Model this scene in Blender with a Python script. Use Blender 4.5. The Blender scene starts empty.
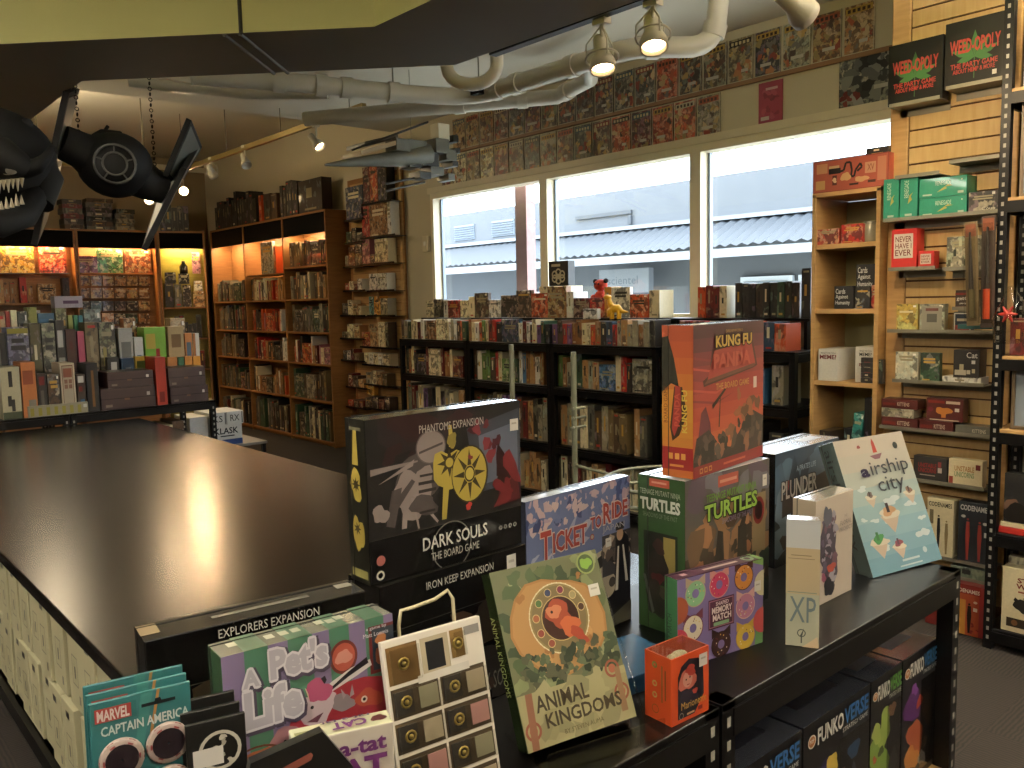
import bpy, bmesh, math, random
from mathutils import Vector, Matrix
from math import radians as R, sin, cos, pi
rnd = random.Random(7)
scene = bpy.context.scene
COL = scene.collection

# ------------------------------------------------------------------ camera
H = 1.5
FOC, YAW, PIT, ROL = 838.9, R(48.64), R(5.73), -0.0224
cF = Vector((cos(PIT)*cos(YAW), cos(PIT)*sin(YAW), -sin(PIT)))
cR = Vector((sin(YAW), -cos(YAW), 0)); cU = cR.cross(cF)
cR2 = cR*cos(ROL) + cU*sin(ROL); cU2 = -cR*sin(ROL) + cU*cos(ROL)
cam = bpy.data.objects.new('camera', bpy.data.cameras.new('camera')); COL.objects.link(cam)
cam.data.sensor_width = 36.0; cam.data.lens = FOC/1024*36.0; cam.data.clip_start = .02; cam.data.clip_end = 200
cam.matrix_world = Matrix(((cR2.x, cU2.x, -cF.x, 0), (cR2.y, cU2.y, -cF.y, 0), (cR2.z, cU2.z, -cF.z, H), (0, 0, 0, 1)))
scene.camera = cam
def at(px, py, X=None, Y=None, Z=None):
    """measure a place: where the sight line of a photo point meets a real plane of the room"""
    d = cF + cR2*((px-512)/FOC) - cU2*((py-384)/FOC)
    if X is not None: t = X/d.x
    elif Y is not None: t = Y/d.y
    else: t = (Z-H)/d.z
    return Vector((0, 0, H)) + d*t

# ------------------------------------------------------------------ materials
MAT = {}
def hexc(h):
    if not isinstance(h, str): return tuple(h)[:3]
    h = h.lstrip('#'); v = [int(h[i:i+2], 16)/255 for i in (0, 2, 4)]
    return tuple((c/12.92 if c <= .04045 else ((c+.055)/1.055)**2.4) for c in v)
def mat(name, col='#808080', rough=.6, metal=0., spec=.5, noise=0., nscale=20., coat=0., bump=0.):
    if name in MAT: return MAT[name]
    m = bpy.data.materials.new(name); m.use_nodes = True; nt = m.node_tree; b = nt.nodes['Principled BSDF']
    c = hexc(col); b.inputs['Base Color'].default_value = (*c, 1); b.inputs['Roughness'].default_value = rough
    b.inputs['Metallic'].default_value = metal; b.inputs['Specular IOR Level'].default_value = spec
    b.inputs['Coat Weight'].default_value = coat; b.inputs['Coat Roughness'].default_value = .12
    if noise or bump:
        tc = nt.nodes.new('ShaderNodeTexCoord'); n = nt.nodes.new('ShaderNodeTexNoise')
        n.inputs['Scale'].default_value = nscale; n.inputs['Detail'].default_value = 5
        nt.links.new(tc.outputs['Object'], n.inputs['Vector'])
    if noise:
        mx = nt.nodes.new('ShaderNodeMix'); mx.data_type = 'RGBA'
        mx.inputs['A'].default_value = (*[x*(1-noise) for x in c], 1); mx.inputs['B'].default_value = (*[min(1, x*(1+noise)) for x in c], 1)
        nt.links.new(n.outputs['Fac'], mx.inputs['Factor']); nt.links.new(mx.outputs['Result'], b.inputs['Base Color'])
    if bump:
        bp = nt.nodes.new('ShaderNodeBump'); bp.inputs['Strength'].default_value = bump; bp.inputs['Distance'].default_value = .01
        nt.links.new(n.outputs['Fac'], bp.inputs['Height']); nt.links.new(bp.outputs['Normal'], b.inputs['Normal'])
    MAT[name] = m; return m
def ink(col, rough=.38):
    """flat printed colour"""
    c = hexc(col); g = sum(c)/3; return mat('ink_%s' % col.lstrip('#'), tuple(.72*(.9*x+.1*g) for x in c), rough, coat=.1, spec=.3)
def emit(name, col, strength):
    if name in MAT: return MAT[name]
    m = bpy.data.materials.new(name); m.use_nodes = True; nt = m.node_tree; nt.nodes.clear()
    e = nt.nodes.new('ShaderNodeEmission'); e.inputs['Color'].default_value = (*hexc(col), 1); e.inputs['Strength'].default_value = strength
    o = nt.nodes.new('ShaderNodeOutputMaterial'); nt.links.new(e.outputs[0], o.inputs[0]); MAT[name] = m; return m
def wood(name, c1, c2, rough=.5, scale=(1, 1, 9), stretch=6):
    if name in MAT: return MAT[name]
    m = bpy.data.materials.new(name); m.use_nodes = True; nt = m.node_tree; b = nt.nodes['Principled BSDF']
    tc = nt.nodes.new('ShaderNodeTexCoord'); mp = nt.nodes.new('ShaderNodeMapping'); mp.inputs['Scale'].default_value = scale
    n = nt.nodes.new('ShaderNodeTexNoise'); n.inputs['Scale'].default_value = stretch; n.inputs['Detail'].default_value = 6; n.inputs['Distortion'].default_value = .6
    cr = nt.nodes.new('ShaderNodeValToRGB'); cr.color_ramp.elements[0].position = .3; cr.color_ramp.elements[1].position = .7
    cr.color_ramp.elements[0].color = (*hexc(c1), 1); cr.color_ramp.elements[1].color = (*hexc(c2), 1)
    nt.links.new(tc.outputs['Object'], mp.inputs['Vector']); nt.links.new(mp.outputs['Vector'], n.inputs['Vector'])
    nt.links.new(n.outputs['Fac'], cr.inputs['Fac']); nt.links.new(cr.outputs['Color'], b.inputs['Base Color'])
    b.inputs['Roughness'].default_value = rough; MAT[name] = m; return m
def printed(name, busy=.5, vscale=34., dark=.3, cream='#d8cdb2', rough=.4):
    """printed card: the object's own colour broken by patches of ink, an accent hue and pale lettering-like flecks"""
    if name in MAT: return MAT[name]
    m = bpy.data.materials.new(name); m.use_nodes = True; nt = m.node_tree; N = nt.nodes; L = nt.links.new; b = N['Principled BSDF']
    oi = N.new('ShaderNodeObjectInfo'); tc = N.new('ShaderNodeTexCoord')
    off = N.new('ShaderNodeVectorMath'); off.operation = 'ADD'
    mul = N.new('ShaderNodeMath'); mul.operation = 'MULTIPLY'; mul.inputs[1].default_value = 37.
    L(oi.outputs['Random'], mul.inputs[0]); L(tc.outputs['Object'], off.inputs[0]); L(mul.outputs[0], off.inputs[1])
    ns = N.new('ShaderNodeTexNoise'); ns.inputs['Scale'].default_value = vscale*.6; ns.inputs['Detail'].default_value = 3; L(off.outputs[0], ns.inputs['Vector'])
    ad = N.new('ShaderNodeVectorMath'); ad.operation = 'MULTIPLY_ADD'; ad.inputs[1].default_value = (.05, .05, .05)
    L(ns.outputs['Color'], ad.inputs[0]); L(off.outputs[0], ad.inputs[2])
    mp = N.new('ShaderNodeMapping'); mp.inputs['Scale'].default_value = (1., 1., .45 if busy < .4 else .8); L(ad.outputs[0], mp.inputs['Vector'])
    vo = N.new('ShaderNodeTexNoise'); vo.inputs['Scale'].default_value = vscale; vo.inputs['Detail'].default_value = 2.5; L(mp.outputs[0], vo.inputs['Vector'])
    sp = N.new('ShaderNodeSeparateColor'); L(vo.outputs['Color'], sp.inputs[0])
    def gt(sock, v):
        v = .5+.26*(v-.5); g = N.new('ShaderNodeMapRange'); g.inputs['From Min'].default_value = v-.025; g.inputs['From Max'].default_value = v+.025; L(sock, g.inputs['Value']); return g.outputs[0]
    def mixc(f, a, bb):
        x = N.new('ShaderNodeMix'); x.data_type = 'RGBA'
        (L(f, x.inputs['Factor']) if not isinstance(f, float) else setattr(x.inputs['Factor'], 'default_value', f))
        for s, v in (('A', a), ('B', bb)):
            if isinstance(v, tuple): x.inputs[s].default_value = v
            else: L(v, x.inputs[s])
        return x.outputs['Result']
    base = oi.outputs['Color']
    darkc = mixc(1-dark, base, (.01, .01, .012, 1))
    hs = N.new('ShaderNodeHueSaturation'); hs.inputs['Hue'].default_value = .53; hs.inputs['Saturation'].default_value = 1.0; hs.inputs['Value'].default_value = 1.3
    L(base, hs.inputs['Color'])
    h2 = N.new('ShaderNodeCombineColor'); h2.mode = 'HSV'; L(oi.outputs['Random'], h2.inputs[0]); h2.inputs[1].default_value = .35; h2.inputs[2].default_value = .35
    acc = mixc(.3, hs.outputs[0], h2.outputs[0])
    c = base if busy < .15 else mixc(gt(sp.outputs[0], 1-busy), base, darkc)
    if busy > .15: c = mixc(gt(sp.outputs[1], 1-busy*.55), c, acc)
    cr_ = mixc(.4, base, (*hexc(cream), 1)); c = c if busy < .3 else mixc(gt(sp.outputs[2], 1-busy*.22), c, cr_)
    n2 = N.new('ShaderNodeTexNoise'); n2.inputs['Scale'].default_value = vscale*2.5; n2.inputs['Detail'].default_value = 4; L(off.outputs[0], n2.inputs['Vector'])
    v = N.new('ShaderNodeHueSaturation'); mr = N.new('ShaderNodeMapRange'); mr.inputs['From Min'].default_value = .3; mr.inputs['From Max'].default_value = .7
    mr.inputs['To Min'].default_value = 1-busy*.6; mr.inputs['To Max'].default_value = 1+busy*.5
    L(n2.outputs['Fac'], mr.inputs['Value']); L(mr.outputs[0], v.inputs['Value']); L(c, v.inputs['Color']); L(v.outputs[0], b.inputs['Base Color'])
    b.inputs['Roughness'].default_value = rough; b.inputs['Coat Weight'].default_value = .2
    MAT[name] = m; return m
P_SPINE = printed('printed_spine', .2, 22.)
P_COVER = printed('printed_cover', .5, 26.)
P_COMIC = printed('printed_comic', .6, 30., dark=.35)
P_PLAIN = printed('printed_plain', .1, 40.)
CREAM = mat('cream_ink', '#cfc4a4', .5); GOLDI = mat('gold_ink', '#b08a3a', .4); DARKI = mat('dark_ink', '#15130f', .5); DIMC = mat('dim_ink', '#8d8468', .5); WHITEI = mat('white_ink', '#e6e2da', .45); REDI = mat('red_ink', '#a8281c', .45)
PAPER = mat('paper_edge', '#b9ac90', .8, noise=.12, nscale=60)
STICK = mat('sticker_white', '#e8e4da', .5)
BLACKM = mat('black_metal', '#080707', .38, .0, .22, noise=.3, nscale=30)
BLACKS = mat('black_laminate', '#080706', .3, spec=.3, noise=.2, nscale=8)
HOLE = mat('punched_hole', '#8d8a80', .7)
ORANGEW = wood('warm_veneer', '#85592e', '#97693a', .45)
LIGHTW = wood('light_veneer', '#ab8655', '#bc9662', .45)
SLATW = wood('slat_veneer', '#b8975f', '#c4a570', .5, (1, 9, 1), 5)
TRIMC = mat('cream_paint', '#d9cfb4', .5, noise=.05)
GREYSH = mat('grey_ledge', '#7d796a', .4, .4)
CLEAR = None

# ------------------------------------------------------------------ meshes
class MB:
    def __init__(s): s.v = []; s.f = []; s.m = []; s.sm = []; s.mats = []
    def mi(s, m):
        if m not in s.mats: s.mats.append(m)
        return s.mats.index(m)
    def add(s, vs, fs, m, M=None, smooth=False):
        o = len(s.v); s.v += [tuple(M @ Vector(v)) if M is not None else tuple(v) for v in vs]
        k = s.mi(m)
        for f in fs: s.f.append([o+i for i in f]); s.m.append(k); s.sm.append(smooth)
        return s
    def box(s, a, b, m, M=None, ch=0.):
        (x0, y0, z0), (x1, y1, z1) = a, b
        if ch <= 0:
            vs = [(x0,y0,z0),(x1,y0,z0),(x1,y1,z0),(x0,y1,z0),(x0,y0,z1),(x1,y0,z1),(x1,y1,z1),(x0,y1,z1)]
            return s.add(vs, [(0,3,2,1),(4,5,6,7),(0,1,5,4),(1,2,6,5),(2,3,7,6),(3,0,4,7)], m, M)
        bm = bmesh.new(); bmesh.ops.create_cube(bm, size=1)
        for v in bm.verts: v.co = Vector(((x0+x1)/2+v.co.x*(x1-x0), (y0+y1)/2+v.co.y*(y1-y0), (z0+z1)/2+v.co.z*(z1-z0)))
        bmesh.ops.bevel(bm, geom=bm.edges[:], offset=ch, segments=2, affect='EDGES', profile=.5)
        bm.verts.index_update(); vs = [v.co.copy() for v in bm.verts]; fs = [[v.index for v in f.verts] for f in bm.faces]; bm.free()
        return s.add(vs, fs, m, M)
    def quad(s, p, m, M=None): return s.add(p, [tuple(range(len(p)))], m, M)
    def prism(s, poly, z0, z1, m, M=None, msides=None):
        n = len(poly); vs = [(x, y, z0) for x, y in poly] + [(x, y, z1) for x, y in poly]
        s.add(vs, [tuple(range(n))[::-1], tuple(range(n, 2*n))], m, M)
        return s.add(vs, [(i, (i+1) % n, n+(i+1) % n, n+i) for i in range(n)], msides or m, M)
    def tube(s, pts, r, m, n=8, caps=True, M=None):
        pts = [Vector(p) for p in pts]; rs = r if isinstance(r, (list, tuple)) else [r]*len(pts)
        vs = []; fs = []; up = None
        for i, p in enumerate(pts):
            t = (pts[min(i+1, len(pts)-1)] - pts[max(i-1, 0)]).normalized()
            if up is None: up = t.orthogonal().normalized()
            up = (up - t*up.dot(t)).normalized(); w = t.cross(up)
            for k in range(n):
                a = 2*pi*k/n; vs.append(p + (up*cos(a) + w*sin(a))*rs[i])
        for i in range(len(pts)-1):
            for k in range(n): fs.append((i*n+k, i*n+(k+1) % n, (i+1)*n+(k+1) % n, (i+1)*n+k))
        s.add(vs, fs, m, M, True)
        if caps: s.add(vs[:n], [tuple(range(n))[::-1]], m, M); s.add(vs[-n:], [tuple(range(n))], m, M)
        return s
    def lathe(s, prof, m, M=None, n=20):
        vs = [(r*cos(2*pi*k/n), r*sin(2*pi*k/n), z) for r, z in prof for k in range(n)]
        return s.add(vs, [(i*n+k, i*n+(k+1) % n, (i+1)*n+(k+1) % n, (i+1)*n+k) for i in range(len(prof)-1) for k in range(n)], m, M, True)
    def ball(s, c, r, m, M=None, n=16, sc=(1, 1, 1)):
        T = Matrix.Translation(c) @ Matrix.Diagonal((*sc, 1)); T = M @ T if M is not None else T
        return s.lathe([(max(r*sin(pi*i/n), 1e-4), -r*cos(pi*i/n)) for i in range(n+1)], m, T, n+4)
    def torus(s, c, R0, r, m, M=None, n=24, k=8, ax='z'):
        pts = []
        for i in range(n+1):
            a = 2*pi*i/n; u, v = R0*cos(a), R0*sin(a)
            pts.append(Vector(c) + Vector({'z': (u, v, 0), 'x': (0, u, v), 'y': (u, 0, v)}[ax]))
        return s.tube(pts, r, m, k, False, M)
    def mesh(s, name):
        me = bpy.data.meshes.new(name); me.from_pydata(s.v, [], s.f)
        for m in s.mats: me.materials.append(m)
        me.polygons.foreach_set('material_index', s.m); me.polygons.foreach_set('use_smooth', s.sm); me.update(); return me
    def obj(s, name, parent=None, color=None, **kw):
        o = bpy.data.objects.new(name, s.mesh(name)); COL.objects.link(o)
        if parent: o.parent = parent
        if color is not None: o.color = (*hexc(color), 1)
        return tag(o, **kw)
def tag(o, label=None, cat=None, group=None, kind=None):
    if label: o['label'] = label
    if cat: o['category'] = cat
    if group: o['group'] = group
    if kind: o['kind'] = kind
    return o
def thing(name, label, cat, loc=(0, 0, 0), rz=0., group=None, tilt=0., roll=0.):
    o = bpy.data.objects.new(name, None); COL.objects.link(o); o.empty_display_size = .05
    o.matrix_world = place(loc, rz, tilt, roll); return tag(o, label, cat, group)
def place(loc, rz=0., tilt=0., roll=0.):
    return Matrix.Translation(loc) @ Matrix.Rotation(rz, 4, 'Z') @ Matrix.Rotation(-tilt, 4, 'X') @ Matrix.Rotation(roll, 4, 'Y')
def struct(name, mb, **kw):
    return mb.obj(name, None, kind='structure', **kw)

_txt = {}
def text_mesh(body, bold=0.):
    k = (body, bold)
    if k in _txt: return _txt[k]
    cu = bpy.data.curves.new('t', 'FONT'); cu.body = body; cu.size = 1; cu.resolution_u = 2; cu.offset = bold; cu.fill_mode = 'FRONT'
    o = bpy.data.objects.new('t', cu); COL.objects.link(o)
    bpy.context.view_layer.update(); dg = bpy.context.evaluated_depsgraph_get(); me = bpy.data.meshes.new_from_object(o.evaluated_get(dg))
    vs = [(v.co.x, v.co.y) for v in me.vertices]; fs = [tuple(p.vertices) for p in me.polygons]
    bpy.data.objects.remove(o); bpy.data.curves.remove(cu); bpy.data.meshes.remove(me)
    x0 = min(v[0] for v in vs); x1 = max(v[0] for v in vs); y0 = min(v[1] for v in vs); y1 = max(v[1] for v in vs)
    _txt[k] = ([((x-x0)/(x1-x0), (y-y0)/(y1-y0)) for x, y in vs], fs); return _txt[k]

class Art:
    """print on one face of a box: (u right, v up, both 0..1) laid a hair above the card"""
    def __init__(s, w, d, h, face='front', lift=.0004):
        s.mb = MB(); s.k = 0; s.lift = lift; s.u2 = 1.; s.v2 = 1.
        if face == 'front': s.M = Matrix(((1,0,0,0),(0,0,-1,0),(0,1,0,0),(0,0,0,1))); s.W, s.H = w, h
        elif face == 'left': s.M = Matrix(((0,0,-1,0),(-1,0,0,d),(0,1,0,0),(0,0,0,1))); s.W, s.H = d, h
        elif face == 'top': s.M = Matrix(((1,0,0,0),(0,1,0,0),(0,0,1,h),(0,0,0,1))); s.W, s.H = w, d
    def _z(s): s.k += 1; return s.lift + s.k*.000009
    def band(s, v0, k):
        """squeeze what follows into the band that starts at v0 (k = its share of the height)"""
        s.M = s.M @ Matrix.Translation((0, v0*s.H, 0)); s.H *= k; s.v2 = (1-v0)/k; return s
    def poly(s, pts, col):
        for ax, lim, sg in ((0, 0., 1), (0, s.u2, -1), (1, 0., 1), (1, s.v2, -1)):      # print never runs over the card's edge
            out = []; n = len(pts)
            for i in range(n):
                a, b = pts[i-1], pts[i]; da, db = sg*(a[ax]-lim), sg*(b[ax]-lim)
                if (da >= 0) != (db >= 0): t = da/(da-db); out.append((a[0]+(b[0]-a[0])*t, a[1]+(b[1]-a[1])*t))
                if db >= 0: out.append(b)
            pts = out
            if len(pts) < 3: return s
        z = s._z(); s.mb.add([(u*s.W, v*s.H, z) for u, v in pts], [tuple(range(len(pts)))], ink(col) if isinstance(col, str) else col, s.M); return s
    def rect(s, u0, v0, u1, v1, col): return s.poly([(u0, v0), (u1, v0), (u1, v1), (u0, v1)], col)
    def frame(s, u0, v0, u1, v1, t, col):
        tu = t; tv = t*s.W/s.H
        s.rect(u0, v0, u1, v0+tv, col); s.rect(u0, v1-tv, u1, v1, col); s.rect(u0, v0, u0+tu, v1, col); return s.rect(u1-tu, v0, u1, v1, col)
    def disc(s, u, v, r, col, n=22, sq=1., r0=0.):
        a = s.W/s.H
        if r0:
            z = s._z(); vs = []
            for k in range(n):
                t = 2*pi*k/n; vs += [((u+r*cos(t))*s.W, (v+r*a*sq*sin(t))*s.H, z), ((u+r0*cos(t))*s.W, (v+r0*a*sq*sin(t))*s.H, z)]
            s.mb.add(vs, [(2*k, 2*((k+1) % n), 2*((k+1) % n)+1, 2*k+1) for k in range(n)], ink(col) if isinstance(col, str) else col, s.M); return s
        return s.poly([(u+r*cos(2*pi*k/n), v+r*a*sq*sin(2*pi*k/n)) for k in range(n)], col)
    def blob(s, u, v, r, col, seed=1, n=18, sq=1., amp=.35, a0=0.):
        q = random.Random(seed); a = s.W/s.H; ph = [q.uniform(0, 6.28) for _ in range(4)]
        P = []
        for k in range(n):
            t = 2*pi*k/n; rr = r*(1+amp*(.5*sin(2*t+ph[0])+.35*sin(3*t+ph[1])+.25*sin(5*t+ph[2])))
            x, y = rr*cos(t), rr*sq*sin(t); P.append((u+x*cos(a0)-y*sin(a0), v+a*(x*sin(a0)+y*cos(a0))))
        return s.poly(P, col)
    def blobs(s, cols, n, seed, u0, v0, u1, v1, r0, r1, sq=1.):
        q = random.Random(seed)
        for i in range(n): s.blob(q.uniform(u0, u1), q.uniform(v0, v1), q.uniform(r0, r1), q.choice(cols), seed*100+i, 11, sq, .5, q.uniform(0, 3))
        return s
    def star(s, u, v, r, r0, n, col):
        a = s.W/s.H; return s.poly([(u+(r if k % 2 == 0 else r0)*cos(pi*k/n), v+a*(r if k % 2 == 0 else r0)*sin(pi*k/n)) for k in range(2*n)], col)
    def text(s, body, u0, v0, u1, v1, col, bold=.02, rot=0, shear=0., sub=None):
        tgt = sub or s.mb; vs, fs = text_mesh(body, bold); z = s._z(); P = []
        for x, y in vs:
            if rot == 90: x, y = 1-y, x      # reads upwards
            if rot == -90: x, y = y, 1-x
            if rot == 180: x, y = 1-x, 1-y
            P.append(((u0+x*(u1-u0))*s.W, (v0+y*(v1-v0)+shear*x)*s.H, z))
        tgt.add(P, fs, ink(col) if isinstance(col, str) else col, s.M); return s
    def obj(s, name, parent, **kw): return s.mb.obj(name, parent, **kw)

def carton(w, d, h, m, mside=None, mtop=None, mback=None, ch=.0012, lid=True):
    """a lidded card box standing with its cover to local -y"""
    mb = MB(); mb.box((0, 0, 0), (w, d, h), m, ch=ch)
    mside = mside or m; mtop = mtop or mside; ks, kt, kb = mb.mi(mside), mb.mi(mtop), mb.mi(mback or mside)
    for i, f in enumerate(mb.f):
        vs = [Vector(mb.v[j]) for j in f]; n = (vs[1]-vs[0]).cross(vs[2]-vs[0]).normalized()
        if abs(n.x) > .8: mb.m[i] = ks
        elif abs(n.z) > .8: mb.m[i] = kt
        elif n.y > .8: mb.m[i] = kb
    if lid and d > .03:   # the slightly proud lid edge
        t = .0012; y1 = d*.78
        for a, b in (((-t, y1, -.0), (0, y1+.001, h)), ((w, y1, 0), (w+t, y1+.001, h)), ((-t, y1, h), (w+t, y1+.001, h+t))): mb.box(a, b, DARKI)
    return mb
ORD = 'first second third fourth fifth sixth seventh eighth ninth tenth eleventh twelfth thirteenth fourteenth fifteenth sixteenth seventeenth eighteenth nineteenth'.split()
TENS = {20: 'twentieth', 30: 'thirtieth', 40: 'fortieth', 50: 'fiftieth', 60: 'sixtieth'}
TW = {20: 'twenty', 30: 'thirty', 40: 'forty', 50: 'fifty', 60: 'sixty'}
def ordn(i):
    if i <= 19: return ORD[i-1]
    t = i//10*10; return TENS[t] if i % 10 == 0 else TW[t] + '-' + ORD[i % 10-1]
NAMEC = {'#1c1b1a': 'black', '#2a2723': 'charcoal', '#35281f': 'dark brown', '#4d3a2a': 'brown', '#5f1a17': 'dark red', '#a5281f': 'red', '#b84a22': 'orange', '#c98a2c': 'amber',
 '#c8b23c': 'yellow', '#d6c9a4': 'cream', '#d9d6cc': 'white', '#2f4a33': 'dark green', '#5d7a3c': 'green', '#2c4157': 'navy', '#3f6d92': 'blue', '#2f7f7a': 'teal', '#5c5a50': 'grey', '#8c8672': 'stone grey',
 '#6b5a3c': 'olive', '#6a4a78': 'purple', '#a56a78': 'pink', '#a77f52': 'tan', '#8a5f35': 'rust brown'}
CN = {v: k for k, v in NAMEC.items()}
def pal(s): return [CN[c.strip()] for c in s.split(',')]
TOPP = pal('black,charcoal,black,dark brown,charcoal,black')
DARKP = pal('black,black,charcoal,dark brown,charcoal,dark green,grey,brown,dark red,navy,olive')
BOOKP = pal('black,charcoal,dark brown,brown,dark green,olive,stone grey,tan,grey,dark red,cream')
BRIGHTP = pal('red,orange,cream,white,amber,dark red,green,blue,teal,brown,black,tan,stone grey,dark green,navy,yellow,purple,cream,red')
WARMP = pal('cream,tan,orange,red,dark red,brown,rust brown,amber,charcoal,olive,white')
def item_mesh(w, d, h, style, q):
    mb = carton(w, d, h, {'spine': P_SPINE, 'cover': P_COVER, 'comic': P_COMIC}.get(style, P_PLAIN), P_PLAIN, P_PLAIN, P_PLAIN, ch=min(.0015, w*.08), lid=False)
    ic = q.choice([CREAM, DIMC, GOLDI, DIMC, DARKI, DARKI]); e = -.0004
    def r(u0, v0, u1, v1, m): mb.quad([(u0*w, e, v0*h), (u1*w, e, v0*h), (u1*w, e, v1*h), (u0*w, e, v1*h)], m)
    if style == 'plain': pass
    elif style == 'spine':
        if w > .02:
            k = q.random(); r(.34, .45, .58, .45+q.uniform(.15, .4), ic)
            if k > .5: r(.25, .08, .75, .14, q.choice([DIMC, REDI, GOLDI, CREAM]))
            if k < .3: r(.2, .91, .8, .95, q.choice([DIMC, REDI]))
    else:
        v = q.uniform(.68, .8)
        for i in range(q.choice([1, 2])): r(.14+q.uniform(0, .1), v-i*.11, .86-q.uniform(0, .1), v-i*.11+.07, ic)
        if q.random() > .5: r(.78, .88, .92, .95, STICK)
        if q.random() > .5: r(.1, .05, .5, .09, ic)
    return mb
def item(name, cat, label, loc, rz, w, d, h, col, style='spine', group=None, q=rnd, tilt=0., roll=0.):
    o = item_mesh(w, d, h, style, q).obj(name, None, color=col); o.matrix_world = place(loc, rz, tilt, roll)
    return tag(o, label, cat, group)
def row(start, rz, L, where, group, palette, name='board_game_box', cat='board game', wr=(.02, .05), hr=(.2, .28), dr=(.18, .22), faces=0., seed=1, zmax=None, gaps=.0, frm='its left end', front=True, flat=0.):
    """a row of boxes or books standing side by side from left to right, fronts flush with the start line"""
    q = random.Random(seed); t = 0.; n = 0; ux, uy = cos(rz), sin(rz); bx, by = -sin(rz), cos(rz)
    while True:
        face = q.random() < faces
        w = q.uniform(.12, .2) if face else q.uniform(*wr)
        if t+w > L: break
        h = q.uniform(*hr); d = q.uniform(.03, .06) if face else q.uniform(*dr)
        if face: h = min(max(w*q.uniform(.9, 1.35), hr[0]), hr[1])
        col = q.choice(palette); n += 1; rec = q.uniform(0, .012)
        x = start[0]+ux*t+bx*rec; y = start[1]+uy*t+by*rec
        size = 'face-out' if face else ('thick' if w > sum(wr)/2 else 'slim')
        kind = {'board_game_box': 'box', 'book': 'book'}.get(name, name.replace('_', ' '))
        item(name, cat, '%s %s %s %s, %s from %s' % (size, NAMEC[col], kind, where, ordn(n), frm), (x, y, start[2]+.0005), rz, w, d, h, col, 'cover' if face else 'spine', group, q)
        t += w + .0015
        if q.random() < gaps: t += q.uniform(.02, .09)
    return n
def perforated_post(mb, x, y, z0, z1, s=.035, faces='-y', holes=True, pitch=.038):
    mb.box((x, y, z0), (x+s, y+s, z1), BLACKM)
    z = z0+.05
    while holes and z < z1-.03:
        for f in faces.split(','):
            cx, cy = x+s/2, y+s/2; e = .0008; a = .005; b = .008
            if f == '-y': mb.quad([(cx-a, y-e, z-b), (cx+a, y-e, z-b), (cx+a, y-e, z+b), (cx-a, y-e, z+b)], HOLE)
            if f == '-x': mb.quad([(x-e, cy+a, z-b), (x-e, cy-a, z-b), (x-e, cy-a, z+b), (x-e, cy+a, z+b)], HOLE)
        z += pitch
# ================================================================== the room
CZ = 3.12; CZ2 = 3.46; WX = 4.6
wallp = mat('wall_paint_pale', '#c9bfa6', .8, noise=.04, nscale=3)
wallb = mat('wall_paint_tan', '#8b7a5f', .8, noise=.05, nscale=3)
ceilp = mat('ceiling_paint', '#d2ccbc', .85, noise=.04, nscale=2)
# floor: dark carpet tiles
m = bpy.data.materials.new('carpet_tiles'); m.use_nodes = True; N = m.node_tree.nodes; L = m.node_tree.links.new; b = N['Principled BSDF']
tc = N.new('ShaderNodeTexCoord'); ck = N.new('ShaderNodeTexChecker'); ck.inputs['Scale'].default_value = 2.
w1 = N.new('ShaderNodeTexWave'); w1.inputs['Scale'].default_value = 22; w1.bands_direction = 'X'; w1.inputs['Distortion'].default_value = 4; w1.inputs['Detail'].default_value = 3
w2 = N.new('ShaderNodeTexWave'); w2.inputs['Scale'].default_value = 22; w2.bands_direction = 'Y'; w2.inputs['Distortion'].default_value = 4; w2.inputs['Detail'].default_value = 3
mx = N.new('ShaderNodeMix'); cr = N.new('ShaderNodeValToRGB')
cr.color_ramp.elements[0].color = (*hexc('#110d0b'), 1); cr.color_ramp.elements[1].color = (*hexc('#2a221b'), 1)
for n_ in (ck, w1, w2): L(tc.outputs['Object'], n_.inputs['Vector'])
L(ck.outputs['Fac'], mx.inputs['Factor']); L(w1.outputs['Fac'], mx.inputs['A']); L(w2.outputs['Fac'], mx.inputs['B']); L(mx.outputs['Result'], cr.inputs['Fac'])
L(cr.outputs['Color'], b.inputs['Base Color']); b.inputs['Roughness'].default_value = .95
struct('floor', MB().box((-3.6, -3.6, -.1), (4.72, 11.57, 0), m))
struct('ceiling', MB().box((-3.6, -3.6, CZ), (4.72, 6.9, CZ+.5), ceilp).box((-3.6, 6.9, CZ2), (4.72, 11.57, CZ2+.16), ceilp))
WY0, WY1, WZ0, WZ1 = 1.9, 6.27, 1.34, 2.47
e = MB()
e.box((WX, -3.6, 0), (WX+.12, 11.45, WZ0), wallp).box((WX, -3.6, WZ1), (WX+.12, 11.45, CZ2), wallp)
e.box((WX, WY1, WZ0), (WX+.12, 11.45, WZ1), wallp).box((WX, -3.6, WZ0), (WX+.12, WY0, WZ1), wallp)
struct('wall_east', e)
struct('wall_north', MB().box((-3.6, 11.45, 0), (4.72, 11.57, CZ2), wallb))
struct('wall_west', MB().box((-3.6, -3.6, 0), (-3.48, 11.45, CZ2), wallb))
struct('wall_south', MB().box((-3.48, -3.6, 0), (4.6, -3.48, CZ2), wallb))
struct('wall_return', MB().box((4.02, .4, 0), (WX, 1.80, CZ), wallp))
struct('trim_1', MB().box((WX-.03, 1.8, WZ1+.0), (WX-.002, 6.3, WZ1+.05), TRIMC).box((WX-.02, 1.8, 2.775), (WX-.002, 6.2, 2.80), mat('rail_wood', '#8b6748', .6)))
struct('trim_2', MB().box((1.2, 11.38, 3.30), (4.6, 11.45, 3.36), TRIMC))
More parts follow.
